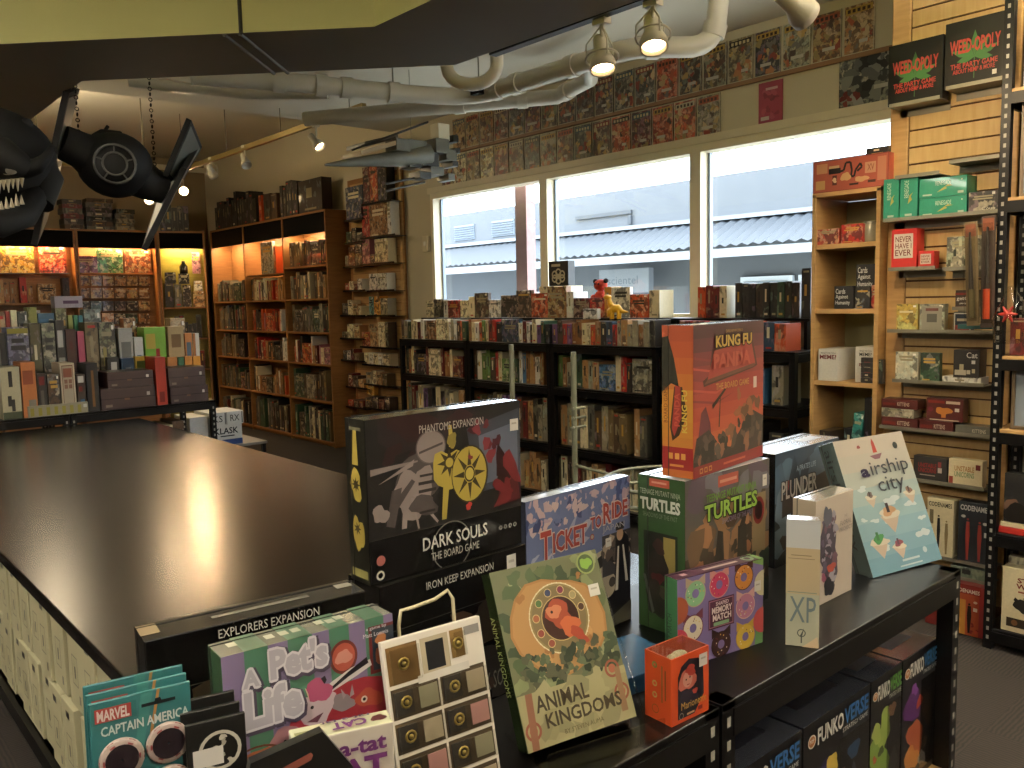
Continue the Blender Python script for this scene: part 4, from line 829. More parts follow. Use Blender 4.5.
o = xpx('card_game_box', 'card game', 'white question-what-meme card box, left of two on the third cabinet shelf', 818, 349, 838, 381, XF, .2, CN['white'], 'plain', z0=1.0655); lt(o, 'front', [('WHAT DO YOU', .12, .84, .88, .9, '#3a3a36', .0), ('MEME?', .08, .68, .92, .82, '#8c2430', .03)])
o = xpx('card_game_box', 'card game', 'white meme card box, right of two, behind the small dark packs', 855, 347, 876, 381, XF+.03, .16, CN['white'], 'plain', z0=1.0655); lt(o, 'front', [('WHAT DO YOU', .2, .86, .8, .91, '#3a3a36', .0), ('MEME?', .2, .74, .8, .84, '#3a3a36', .02), ('BASIC', .2, .45, .8, .54, '#8c2430', .02)])
for k in range(5): 
    z = 1.0655+k*.0245; p_ = at(861, 380, X=XF); item('card_pack', 'card game', 'dark small card pack on the third cabinet shelf, %s of the stack from below' % ORD[k], (XF-.005, p_.y, z), R(-90), .062, .03, .024, CN['charcoal'], 'spine', 'small dark card packs')
item('card_pack', 'card game', 'dark card pack standing right of the small stack in the cabinet', (XF, at(874, 380, X=XF).y, 1.0655), R(-90), .04, .03, .115, CN['charcoal'], 'spine')
row((XF, 2.12, .7215), R(-90), .12, ', bottom visible shelf of the pale cabinet', 'boxes low in the pale cabinet', pal('dark red,dark brown'), wr=(.05, .07), hr=(.06, .09), dr=(.15, .2), seed=171, frm='left')
item('board_game_box', 'board game', 'teal and white box leaning in the lowest shelf of the pale cabinet', (XF+.02, 1.965, .725), R(-90), .05, .2, .19, CN['teal'], 'cover', roll=R(6)); item('board_game_box', 'board game', 'black box with pale letters leaning right in the lowest shelf of the pale cabinet', (XF+.01, 1.89, .7215), R(-90), .045, .2, .27, CN['black'], 'spine')
item('board_game_box', 'board game', 'low dark box lying in the middle of the lowest cabinet shelf', (XF+.03, 2.0, .7215), R(-90), .05, .16, .11, CN['black'], 'spine')

# ================================================================== slatted wall goods
XS = 3.86
def sl(name, label, x0, y0, x1, y1, col, style='cover', dp=.04, z0=None, X=XS, cat='card game', txt=(), rects=(), group=None):
    NAMEC.setdefault(col, 'x'); o = xpx(name, cat, label, x0, y0, x1, y1, X, dp, col, style, z0, group)
    if txt or rects: lt(o, 'front', txt, rects)
    return o
def lz(px, py, X=XS): return at(px, py, X=X).z
# two black boxes with a green leaf, on the top ledges
z = lz(940, 98)
for i, (x0, x1) in enumerate(((888, 943), (944, 1005))):
    y0 = at(x0, 98, X=XS).y; y1 = at(x1, 98, X=XS).y; wd = y0-y1-.004; ht = .265 if i == 0 else .27; zz = z+(.0 if i == 0 else .03)
    o = item('board_game_box', 'board game', 'black box with green leaf and red title, %s of two high on the slatted wall' % ('left', 'right')[i], (XS, y0, zz), R(-90), wd, .07, ht, '#0f0f0f' if '#0f0f0f' in NAMEC else CN['black'], 'plain', 'black leaf boxes')
    a = Art(wd, .07, ht, lift=.0007); a.rect(0, 0, 1, 1, '#12110f'); AR = wd/ht
    for k, (an, ln) in enumerate(((90, .46), (55, .42), (125, .42), (22, .43), (158, .43), (-8, .3), (188, .3))):
        t = R(an); c_, s_ = cos(t), sin(t); P = []
        for (l_, w_) in ((0, 0), (.35, .045), (.6, .06), (1, 0), (.6, -.06), (.35, -.045)): P.append((.5+(l_*ln*c_-w_*s_), .42+AR*(l_*ln*s_+w_*c_)))
        a.poly(P, '#3a7038')
    a.rect(.49, .1, .505, .42, '#3d6b3a'); a.obj('leaf_print', o); a2 = Art(wd, .07, ht, lift=.0012)
    a2.text('WEED-OPOLY', .08, .5, .92, .72, '#b5342a', .03).text('THE PARTY GAME', .1, .28, .88, .36, '#b5342a', .02).text('ABOUT HEMP & MORE', .14, .2, .84, .27, '#b5342a', .02); a2.obj('title_lettering', o)
    Art(wd, .07, ht, lift=.0018).rect(.8, .1, .87, .17, '#e8e4da').obj('price_sticker', o) if i else None
    ledge(y1+.01, y0-.01, zz-.001, 'grey ledge under the %s black leaf box' % ('left', 'right')[i])
ledge(at(940, 175, X=XS).y, at(896, 175, X=XS).y, lz(918, 176), 'empty grey ledge above the teal boxes, left one'); ledge(at(1000, 160, X=XS).y, at(950, 160, X=XS).y, lz(975, 160), 'empty grey ledge above the teal boxes, right one')
TEAL = '#1f7a62'; z = lz(935, 217); g_ = 'teal boxes on the slatted wall'
def tealprint(o, up):
    w_, h_ = o.dimensions.x, o.dimensions.z; a = Art(w_, .1, h_, lift=.0006)
    if up: a.text('RENEGADE', .25, .5, .5, .9, '#d8e2c8', 0, 90).poly([(.45, .35), (.7, .45), (.62, .52), (.75, .62), (.55, .55), (.5, .45)], '#c0b04a').rect(.3, .08, .7, .13, '#b9c8b0')
    else: a.text('RENEGADE', .35, .6, .68, .82, '#d8e2c8', 0).poly([(.38, .25), (.6, .42), (.55, .5), (.72, .55), (.6, .6), (.5, .45)], '#c0b04a').rect(.08, .12, .28, .2, '#b9c8b0').rect(.82, .12, .94, .24, '#b9c8b0').disc(.9, .8, .015, '#d8e2c8')
    a.obj('cover_print', o)
o = sl('card_game_box', 'teal box standing upright, first from left on the slatted wall ledge', 883, 178, 898, 0, TEAL, 'plain', .1, z, cat='card game', group=g_) if False else None
for (x0, yt, x1, lb, up, zz) in ((883, 179, 899, 'teal box standing upright, outermost left on the slatted wall ledge', 1, z), (899.5, 176, 918, 'teal box standing upright, second from left on the slatted wall ledge', 1, z)):
    o = sl('card_game_box', lb, x0, yt, x1, 217, TEAL, 'plain', .12, zz, group=g_); tealprint(o, up)
o1 = sl('card_game_box', 'teal box lying flat, lower of two on the slatted wall ledge', 919, 197, 967, 217, TEAL, 'plain', .12, z, group=g_); tealprint(o1, 0)
o2 = sl('card_game_box', 'teal box lying flat on top of the other teal box', 919, 177, 967, 197, TEAL, 'plain', .12, z+o1.dimensions.z+.001, group=g_); tealprint(o2, 0)
o = sl('card_game_box', 'dark grey box with pale script at the right of the teal boxes', 968, 191, 999, 217, CN['charcoal'], 'cover', .1, z); lt(o, 'front', [('Coup', .45, .08, .9, .28, '#d8d2bc')], [(.78, .82, .88, .94, '#e8e4da')])
ledge(at(1001, 217, X=XS).y, at(884, 217, X=XS).y+.0, z-.001, 'long grey ledge under the teal boxes')
z = lz(915, 269)
o = sl('card_game_box', 'tall red party box with white speech panel on the slatted wall', 891, 229, 917, 269, '#b52622', 'plain', .08, z, txt=[('NEVER', .16, .68, .8, .82, '#7d2420'), ('HAVE I', .16, .52, .8, .65, '#7d2420'), ('EVER', .16, .34, .8, .49, '#7d2420')], rects=[(.1, .28, .86, .88, '#e8dccb')])
o = sl('card_game_box', 'small red box beside the tall red party box', 918, 251, 934, 269, '#b52622', 'plain', .06, z, txt=[('NEVER', .2, .64, .75, .76, '#7d2420'), ('HAVE I', .2, .48, .75, .6, '#7d2420'), ('EVER', .2, .32, .75, .44, '#7d2420')], rects=[(.14, .26, .82, .84, '#e0cdb8')]); ledge(at(936, 269, X=XS).y, at(889, 269, X=XS).y, z-.001, 'grey ledge under the red party boxes')
z = lz(964, 269); o = sl('card_game_box', 'shiny silver-green patterned box on the slatted wall', 946, 236, 983, 268, CN['stone grey'], 'comic', .07, z); lt(o, 'front', [], [(.05+.15*k, .1+.3*(k % 3), .13+.15*k, .3+.3*(k % 3), c) for k, c in enumerate(['#5d6046', '#2c3226', '#c9c7a2', '#4a4f3a', '#d8d6b4', '#3a4030'])]); ledge(at(985, 269, X=XS).y, at(943, 269, X=XS).y, z-.001, 'grey ledge under the silver patterned box')
z = lz(935, 332)
sl('card_game_box', 'yellow box with small figures on the slatted wall', 896, 304, 918, 331, '#b59a4a', 'cover', .03, z); o = sl('card_game_box', 'grey-white leaning box with round emblem, next to the yellow box', 919, 304, 945, 331, CN['stone grey'], 'cover', .04, z); lt(o, 'front', [], [(.1, .08, .9, .92, '#9a9584'), (.3, .35, .7, .65, '#5c5a50'), (.25, .75, .75, .85, '#6d3a30')])
sl('card_pack', 'small dark card pack with white border, right on the same ledge', 953, 312, 972, 331, CN['charcoal'], 'plain', .03, z, rects=[(.04, .04, .96, .96, '#cfc8b8'), (.1, .1, .9, .9, '#1f2a38'), (.12, .1, .88, .36, '#8e2f24'), (.2, .55, .8, .68, '#b8a98a')])
z2 = lz(966, 309, 3.91); sl('card_game_box', 'dark box with red bands and white lettering behind the hanging packs', 955, 290, 979, 309, CN['dark brown'], 'plain', .04, z2, X=3.91, txt=[('getCrea', .06, .42, .92, .66, '#e6e3dc'), ('party game', .2, .24, .8, .34, '#e6e3dc')], rects=[(0, 0, 1, .14, '#8e2f24'), (0, .74, 1, .86, '#8e2f24')]); ledge(at(981, 309, X=3.91).y, at(953, 309, X=3.91).y, z2-.001, 'short grey ledge under the red-banded box', dp=.07)
ledge(at(995, 332, X=XS).y, at(888, 332, X=XS).y, z-.001, 'long grey ledge under the yellow and grey boxes')
z = lz(935, 382)
sl('card_game_box', 'bright silver box with fine drawing, left on its ledge', 895, 352, 918, 381, '#b9b6a0', 'cover', .03, z); sl('card_game_box', 'dark green and red landscape box beside the silver one', 920, 353, 940, 381, CN['dark green'], 'cover', .03, z)
o = sl('card_game_box', 'flat white pack under the dark game with white letters', 942, 377, 981, 383, CN['white'], 'spine', .09, z-.004)
o = sl('board_game_box', 'dark box with white letters and pale figures, on the flat white pack', 953, 350, 980, 376, CN['charcoal'], 'plain', .08, z+.022, txt=[('Cat', .5, .72, .92, .92, '#e6e3dc')], rects=[(.06, .12, .5, .3, '#cfc6ac'), (.24, .3, .4, .5, '#c2b690'), (.52, .16, .66, .3, '#cfc6ac'), (.72, .2, .84, .34, '#c2b690'), (.7, .52, .84, .64, '#e8e4da')])
ledge(at(985, 383, X=XS).y, at(893, 383, X=XS).y, z-.006, 'long grey ledge under the silver and dark green boxes')
z = lz(935, 432); MAR = '#4a1a16'; g2 = 'maroon kitten card boxes'
zz = z
for k, (x0, x1, lb) in enumerate(((881, 918, 'maroon card box lying at the bottom left of the pile on the slatted wall'), (919, 953, 'maroon card box lying at the bottom middle of the pile'))):
    y0 = at(x0, 430, X=XS-.0).y; y1 = at(x1, 430, X=XS).y; o = item('card_game_box', 'card game', lb, (XS, y0, z), R(-90), y0-y1-.002, .09, .05, MAR if MAR in NAMEC else NAMEC.setdefault(MAR, 'maroon') and MAR, 'plain', g2); lt(o, 'front', [('KITTENS', .45, .3, .78, .7, '#d9cdb4')], [(.05, .3, .4, .6, '#7a2a20')])
y0 = at(881, 420, X=XS).y; o = item('card_game_box', 'card game', 'silvery card box in the middle of the pile on the slatted wall', (XS, y0, z+.051), R(-90), .15, .09, .04, CN['stone grey'], 'cover', g2)
o = item('card_game_box', 'card game', 'maroon card box topping the left pile on the slatted wall', (XS, y0, z+.092), R(-90), .165, .09, .042, MAR, 'plain', g2); lt(o, 'front', [('KITTENS', .45, .3, .78, .7, '#d9cdb4')], [(.05, .3, .4, .6, '#7a2a20')])
y0 = at(926, 423, X=XS+.01).y; o = item('card_game_box', 'card game', 'upright maroon box with orange blast cloud on the pile', (XS+.01, y0, z+.051), R(-90), .155, .06, .1, MAR, 'plain'); a = Art(.155, .06, .1, lift=.0006); a.rect(.05, .78, .5, .9, '#8e2f24').rect(.54, .78, .92, .9, '#d9cdb4').blob(.48, .45, .2, '#d2842c', 4, sq=.6).rect(.42, .15, .54, .4, '#d2842c').disc(.12, .5, .07, '#7a2a40').rect(.78, .45, .9, .6, '#e8e4da').rect(.1, .02, .9, .07, '#cfc6ac'); a.obj('cover_print', o)
y0 = at(955, 437, X=XS).y; o = item('card_game_box', 'card game', 'grey shrink-wrapped card box at the right of the maroon pile', (XS, y0, z-.0), R(-90), .165, .08, .042, CN['grey'], 'plain', None); lt(o, 'front', [('KITTENS', .42, .3, .75, .7, '#d9cdb4')])
ledge(at(995, 434, X=XS).y, at(880, 434, X=XS).y, z-.001, 'long grey ledge under the maroon card boxes')
z = lz(945, 484)
o = sl('card_game_box', 'dark box with red unicorn lettering on the slatted wall', 913, 457, 947, 483, '#2b2a28', 'plain', .05, z, txt=[('UNSTABLE', .15, .56, .7, .74, '#a8322c', .03), ('UNICORNS', .15, .36, .7, .54, '#a8322c', .03)], rects=[(.2, .24, .66, .28, '#b9b2a0'), (.74, .4, .86, .6, '#e0d8cc'), (.74, .62, .84, .84, '#b04a48')])
o = sl('card_game_box', 'cream box with faint rainbow unicorn lettering on the slatted wall', 948, 460, 983, 487, CN['cream'], 'plain', .05, z-.0, txt=[('UNSTABLE', .18, .56, .76, .76, '#c98a4a', .02), ('UNICORNS', .18, .34, .76, .54, '#8aa878', .02)], rects=[(.02, .08, .14, .34, '#b04a3a'), (.8, .66, .94, .86, '#7a2a28')])
ledge(at(985, 486, X=XS).y, at(905, 486, X=XS).y, z-.001, 'grey ledge under the unicorn boxes')
z = lz(955, 558)
def figure(a, u, c, s=1.): a.disc(u, .78*s, .035, c).poly([(u-.045, .74*s), (u+.05, .74*s), (u+.07, .5*s), (u+.05, .3*s), (u+.035, .05), (u-.03, .05), (u-.05, .3*s), (u-.065, .5*s)], c)
o = sl('board_game_box', 'black spy word game box with two red figures on the slatted wall', 957, 503, 992, 557, '#1f2328', 'plain', .06, z-.01); w_, h_ = o.dimensions.x, o.dimensions.z; a = Art(w_, .06, h_, lift=.0006); a.text('CODENAMES', .06, .86, .94, .95, '#e6e3dc', .03); figure(a, .3, '#a5382c', .92); figure(a, .66, '#a5382c', .88); a.disc(.16, .76, .07, '#d8d2c4', sq=.7).disc(.82, .68, .07, '#d8d2c4', sq=.7).rect(.8, .46, .94, .54, '#e8e4da'); a.obj('cover_print', o)
o = sl('board_game_box', 'cream spy word game box half hidden behind the airship game', 926, 499, 954, 554, CN['cream'], 'plain', .06, z-.005); w_, h_ = o.dimensions.x, o.dimensions.z; a = Art(w_, .06, h_, lift=.0006); a.text('CODENAMES', .06, .86, .94, .94, '#2b2a28', .02); figure(a, .45, '#2b2a28', .9); figure(a, .75, '#a08a5c', .8); a.rect(.1, .55, .25, .8, '#7d6f50'); a.obj('cover_print', o)
ledge(at(993, 558, X=XS).y, at(915, 558, X=XS).y, z-.013, 'grey ledge under the black and cream spy word games')
# on the floor at its foot
xf = 3.80; o = xpx('board_game_box', 'board game', 'red and orange spy word game box standing on the floor at the slatted wall', 950, 585, 985, 634, xf, .07, '#7a1f1c' if '#7a1f1c' in NAMEC else NAMEC.setdefault('#7a1f1c', 'dark red') and '#7a1f1c', 'plain', z0=.002); w_, h_ = o.dimensions.x, o.dimensions.z; a = Art(w_, .07, h_, lift=.0006); a.rect(0, 0, .85, 1, '#b04a20').rect(0, 0, .45, .7, '#c98a2c').rect(0, .82, .9, 1, '#8a241c').text('CODENAMES', .02, .84, .86, .92, '#e6dccb', .03); figure(a, .56, '#16120f', .8); a.disc(.74, .68, .06, '#dcc8a8', sq=.7).rect(.68, .5, .8, .57, '#e8dccb').blobs(['#c4482c', '#8a241c'], 5, 3, .62, .08, .85, .3, .03, .06); a.obj('cover_print', o)
xpx('board_game_box', 'board game', 'plain dark red box on the floor left of the red spy word game', 925, 590, 948, 625, xf+.02, .07, CN['dark red'], 'plain', z0=.002)
lw = sl('board_game_box', 'flat greenish box lying on the low grey ledge', 950, 568, 986, 578, '#5f6b5a', 'spine', .08, lz(968, 580)); ledge(at(990, 580, X=XS).y, at(930, 580, X=XS).y, lz(968, 580)-.001, 'lowest grey ledge on the slatted wall')
# ================================================================== tall steel unit at the right edge
o = item('board_game_box', 'board game', 'cream box with red title and rider, on the bottom shelf at the right edge', (3.735, 1.20, .092), R(-90), .2, .06, .27, CN['cream'], 'plain')
a = Art(.2, .06, .27, lift=.0006); a.text('STAR', .28, .78, .72, .86, '#8e2f24', .03).text('WARS', .26, .69, .74, .77, '#8e2f24', .03).rect(.3, .63, .7, .655, '#b0563c').blob(.5, .42, .26, '#2b2824', 7, sq=.6).blob(.55, .52, .12, '#4a453c', 8).poly([(.25, .55), (.5, .42), (.47, .38), (.22, .5)], '#2b2824').poly([(.1, .08), (.9, .08), (.9, .22), (.1, .22)], '#3a2f22').disc(.25, .15, .06, '#8a5a30').disc(.5, .15, .06, '#7d6a45').disc(.74, .15, .06, '#8a5a30'); a.obj('cover_print', o)
for k in range(3): item('board_game_box', 'board game', 'thin green-grey box behind the cream rider box, %s one back' % ORD[k], (3.80, 1.20-.03*k, .092), R(-90), .18, .04, .30+.012*k, CN['stone grey'], 'spine', 'thin boxes behind the rider box') if k == 0 else None
o = item('board_game_box', 'board game', 'black box with white block title and masked figure, at the right edge', (3.735, 1.205, .552), R(-90), .26, .06, .2, CN['black'], 'plain'); a = Art(.26, .06, .2, lift=.0006); a.text('STAR', .3, .72, .74, .9, '#d9d4c4', .03).text('WARS', .3, .5, .78, .68, '#d9d4c4', .03).text('REBELLION', .3, .4, .8, .46, '#8f8a7c', .0).blob(.12, .35, .11, '#7a5a48', 3).blob(.2, .12, .2, '#1f1a18', 5).poly([(.3, .2), (.6, .1), (.6, .16), (.32, .27)], '#7a2a20'); a.obj('cover_print', o)
item('board_game_box', 'board game', 'flat red box lying under the black block-title box', (3.73, 1.22, .502), R(-90), .3, .2, .026, CN['red'], 'plain'); item('board_game_box', 'board game', 'flat cream box lying on the red one at the right edge', (3.735, 1.215, .529), R(-90), .3, .2, .02, CN['cream'], 'plain')
for (z, lb, c, hh) in ((1.862, 'tall grey framed print standing on the upper shelf at the right edge', CN['stone grey'], .38), (.932, 'blue-grey acrylic display case on the middle shelf at the right edge', CN['stone grey'], .26), (2.282, 'dim grey case on the top wooden shelf at the right edge', CN['grey'], .3)):
    o = thing('display_case', lb, 'display case', (3.76, 1.2, z), R(-90)); MB().box((0, 0, 0), (.3, .16, .012), mat('case_edge', '#5a4a38', .4)).obj('base', o)
    MB().box((.01, .01, .012), (.29, .15, hh), mat('case_grey', '#7e8894', .2)).obj('body', o); MB().box((0, 0, .012), (.012, .012, hh), mat('case_edge', '#5a4a38')).box((0, 0, hh), (.3, .16, hh+.012), mat('case_edge', '#5a4a38')).obj('frame', o)
row((3.74, 1.21, 1.232), R(-90), .3, ', right-edge shelving, fourth shelf', 'boxes at the right edge', pal('dark red,brown'), wr=(.06, .09), hr=(.12, .2), dr=(.1, .13), seed=181, frm='left')
# packs hanging in front of the post
for i, (x0, y0, x1, y1, c, lb, tl) in enumerate(((970, 222, 983, 326, CN['olive'], 'long clear pack with olive replica sword, hung by the black post', -3), (984, 216, 998, 328, CN['dark brown'], 'long clear pack with dark replica sword and orange hilt, hung by the black post', -1))):
    X = 3.70; a_ = at(x0, y0, X=X); b_ = at(x1, y1, X=X); ht = a_.z-b_.z; wd = a_.y-at(x1, y0, X=X).y
    o = thing('toy_sword_pack', lb, 'toy', (X, a_.y, b_.z), R(-90), tilt=0, roll=R(tl)); MB().box((0, 0, 0), (wd, .004, ht), mat('pack_card_%d' % i, c, .5, noise=.4, nscale=25)).obj('backing_card', o)
    MB().tube([(wd*.5, -.012, ht*.35), (wd*.5, -.012, ht*.9)], [.01, .004], mat('blade_dark', '#2a2420', .4), 8).obj('blade', o); MB().tube([(wd*.5, -.014, ht*.08), (wd*.5, -.014, ht*.35)], [.013, .013], mat('hilt_orange', '#b8421f', .4) if i else mat('hilt_olive', '#5a5030', .5), 10).obj('hilt', o)
    MB().box((-.0, -.028, .02), (wd, -.0265, ht-.03), CLEAR).obj('plastic_front', o); MB().box((wd*.1, -.003, ht-.06), (wd*.9, -.001, ht-.01), ink('#8a4a2c')).obj('header_print', o)
o = thing('toy_bag', 'crumpled clear bag with a red star-shaped toy, hung at the right edge', 'toy', (3.66, at(1010, 300, X=3.66).y, at(1010, 342, X=3.66).z), R(-90))
MB().tube([(0, 0, 0), (.0, -.01, .08), (.01, 0, .16), (.0, 0, .22)], [.05, .06, .04, .008], CLEAR, 9).obj('bag', o); st_ = MB()
for k in range(6): st_.tube([(0, -.02, .11), (.035*cos(k*1.05), -.02, .11+.035*sin(k*1.05))], [.012, .003], mat('toy_red', '#a8281c', .4), 6)
st_.obj('star_toy', o)
o = MB().box((-.07, -.05, 0), (.07, .0, .02), mat('teal_cloth', '#1d4f52', .6)).obj('pack_tray', None)
o.matrix_world = place((3.80, at(980, 327, X=3.8).y, at(980, 331, X=3.85).z+.012), R(-90)); tag(o, 'crumpled teal packet lying at the right end of the ledge', 'packet')
# ================================================================== games piled on the steel shelving beyond the table
NT = .8605
g3 = 'games piled beyond the black table'
def nb(label, x0, y0, x1, col, Y=5.665, dp=.2, style='cover', base=None, y1=None, name='board_game_box', prints=None, txt=(), rects=()):
    NAMEC.setdefault(col, 'x'); base = NT if base is None else base
    a = at(x0, 400, Y=Y); b_ = at(x1, 400, Y=Y); zt = at((x0+x1)/2, y0, Y=Y).z
    o = item(name, 'board game', label, (a.x, Y, base), 0, b_.x-a.x-.002, dp, zt-base, col, style, None)
    if txt or rects: lt(o, 'front', txt, rects)
    return o
ris = MB().box((.5, 5.93, NT), (2.2, 6.22, 1.0), BLACKS); tag(ris.obj('display_riser'), 'black riser block behind the front games beyond the table', 'riser')
RB = 1.0005
nb('tall cream box with black brush lettering, front row beyond the table', 2, 367, 22, '#b3ab8c', txt=[('HAIKU', .3, .55, .55, .9, '#2b2a22', 0, )], rects=[(.35, .2, .6, .38, '#2b2a22'), (.5, .12, .65, .22, '#4a4636')]) if False else None
o = nb('tall cream box with black brush marks, front row beyond the table', 2, 367, 22, '#b3ab8c', style='plain'); lt(o, 'front', [], [(.4, .62, .6, .92, '#33302a'), (.3, .25, .5, .45, '#33302a'), (.48, .15, .66, .38, '#33302a'), (.0, .0, 1, .14, '#4a503a')])
o = nb('salmon and orange box with pale corner label, front row beyond the table', 23, 362, 38, '#b5703f', style='plain'); lt(o, 'front', [], [(.1, .6, .8, .85, '#9c5030'), (.4, .05, .9, .32, '#8d8a7c')])
o = nb('narrow dark box with red round seal, front row beyond the table', 38.5, 373, 48, CN['charcoal'], style='plain'); lt(o, 'front', [('ROOT', .3, .15, .7, .55, '#8f8a7c', 0)] if False else [], [(.2, .72, .8, .92, '#7d2420'), (.3, .1, .65, .6, '#6b665c')])
nb('brown narrow box beside the framed cream one, front row beyond the table', 49, 374, 61, CN['brown'])
o = nb('cream box with thin brown frame pattern, front row beyond the table', 62, 363, 77, '#bdb095', style='plain'); lt(o, 'front', [], [(.12, .05, .88, .96, '#7a4a34'), (.16, .07, .84, .94, '#bdb095'), (.2, .72, .8, .9, '#9a5a40'), (.25, .5, .47, .58, '#8a5a44'), (.55, .5, .77, .58, '#8a5a44'), (.25, .6, .47, .68, '#8a5a44'), (.55, .6, .77, .68, '#8a5a44')])
o = nb('small dark box with white squared letters, front row beyond the table', 78, 374, 87, CN['dark brown'], style='plain'); lt(o, 'front', [], [(.15, .78, .8, .95, '#d8d4c8'), (.2, .55, .6, .68, '#8a3024'), (.3, .1, .8, .35, '#3f6d92')])
o = nb('tall black box with amber vertical title, front row beyond the table', 88, 363, 100, CN['black'], style='plain'); lt(o, 'front', [('EMPIRE', .42, .1, .66, .86, '#a8702c', .0)] if False else [], [(.4, .1, .62, .85, '#94652f')])
o = nb('long low yellow-striped box lying in front beyond the table', 27, 404, 88, CN['stone grey'], Y=5.655, dp=.0095, style='plain'); lt(o, 'front', [], [(.04+.13*k, .1, .1+.13*k, .8, '#a39a35') for k in range(7)]+[(.92, .5, .98, .8, '#e0ddd4')])
# trunk-like boxes
TR = '#3a2a28'; NAMEC.setdefault(TR, 'purplish brown')
def trunk(label, x0, x1, y0, y1, base, Y=5.66): 
    o = nb(label, x0, y0, x1, TR, Y=Y, base=base, style='plain', dp=.26)
    lt(o, 'front', [], [(.0, .48, 1, .52, '#1f1614'), (.08, .12, .2, .24, '#8d8070'), (.84, .55, .9, .72, '#e0dcd0'), (.42, .4, .52, .5, '#7a5a40'), (.02, .9, .98, .95, '#5a4844')]); return o.dimensions.z
h1 = trunk('wide purplish-brown trunk-like box, lower left of the four beyond the table', 101, 156, 387, 0, NT); trunk('purplish-brown trunk-like box on the wide lower one', 109, 155, 371, 0, NT+h1+.001)
h1 = trunk('purplish-brown trunk-like box, lower right of the four beyond the table', 171, 209, 386, 0, NT); trunk('purplish-brown trunk-like box, upper right near the shelf end', 170, 207, 367, 0, NT+h1+.001)
o = nb('narrow red box standing between the trunk-like boxes', 157.5, 357, 168, '#a03422', style='plain', Y=5.658); lt(o, 'front', [], [(.25, .06, .75, .28, '#7a2018')])
# second row, on the riser
YB2 = 5.94
for (x0, y0, x1, c, st, lb, rc) in (
 (-6, 333, 11.5, CN['black'], 'plain', 'black box with pale vertical title at the left frame edge, second row beyond the table', [(.45, .35, .6, .75, '#8d8a80')]),
 (12, 327, 34, '#6d6a80', 'cover', 'colourful purple and green fantasy box, second row beyond the table', [(.02, .9, .98, .98, '#a39a35')]),
 (34.5, 323, 46, '#4a452c', 'spine', 'tall olive box side, second row beyond the table', []),
 (47, 323, 60, '#6d6a5a', 'cover', 'tall misty grey-green box with white mark low, second row beyond the table', [(.3, .05, .8, .3, '#d4d0c4')]),
 (61, 320, 70, CN['charcoal'], 'plain', 'black and white narrow box, second row beyond the table', [(.15, .6, .75, .85, '#d4d0c4'), (.15, .1, .85, .45, '#a8a596')]),
 (70.5, 329, 81, '#3a2018', 'plain', 'plain dark brown box, second row beyond the table', [(.3, .65, .6, .8, '#5a2a20')]),
 (82, 331, 89, '#a0455a', 'plain', 'small pink box wedged in the second row beyond the table', []),
 (90, 322, 103, '#6b5c40', 'spine', 'olive-brown side of a big box, second row beyond the table', [(.6, .1, .9, .25, '#b07a58')]),
 (103.5, 322, 120, '#57503a', 'cover', 'big olive-brown box with yellow streak, second row beyond the table', [(.2, .3, .4, .6, '#a89a55')]),
 (123, 328, 137, '#9a9890', 'plain', 'pale grey face-out box, second row beyond the table', [(.15, .3, .85, .75, '#7a7a74')]),
 (138, 337, 147, '#c4c2b8', 'plain', 'small white box with blue disc, second row beyond the table', [(.25, .25, .75, .6, '#4a6a85')]),
 (148.5, 327, 170, '#6fa032', 'plain', 'bright green box with red figure, second row beyond the table', [(.06, .6, .5, .88, '#c8b23c'), (.5, .25, .68, .6, '#a8301f'), (.45, .2, .75, .26, '#2f5a1a')]),
 (172, 326, 188, '#a08a60', 'plain', 'tan face-out box, second row near the shelf end', [(.2, .6, .8, .85, '#8a6a40')]),
 (188.5, 333, 196, '#b8763a', 'plain', 'narrow orange box with blue oval, second row near the shelf end', [(.2, .4, .8, .8, '#5a7080')]),
 (196.5, 333, 203, '#c9c4b8', 'plain', 'narrow white and orange box at the very end of the second row', [(.0, .0, .4, 1, '#c07a3a')])):
    nb(lb, x0, y0, x1, c, Y=YB2, dp=.15, style=st, base=RB, rects=rc)
# small ones between the rows
YM = 5.875
for (x0, y0, x1, c, lb, rc) in ((110, 357, 122, CN['charcoal'], 'small black box with white animal shape behind the trunk-like boxes', [(.3, .2, .8, .9, '#d8d4c8')]), (124, 358, 137, CN['navy'], 'small navy box with grey face behind the trunk-like boxes', [(.3, .2, .7, .8, '#8a8f94')]), (138, 356, 151, '#b8962f', 'small yellow box behind the trunk-like boxes', [(.1, .5, .9, .9, '#5a6a2a')]), (170, 357, 180, '#b8763a', 'small orange box behind the right trunk-like boxes', []), (180.5, 357, 187, '#2f5a3a', 'small green box behind the right trunk-like boxes', []), (187.5, 356, 195, '#c07f30', 'small amber box behind the right trunk-like boxes, left of two', []), (195.5, 356, 203, '#c98a2c', 'small amber box behind the right trunk-like boxes, right of two', [])):
    nb(lb, x0, y0, x1, c, Y=YM-.0, dp=.05, style='plain', rects=rc)
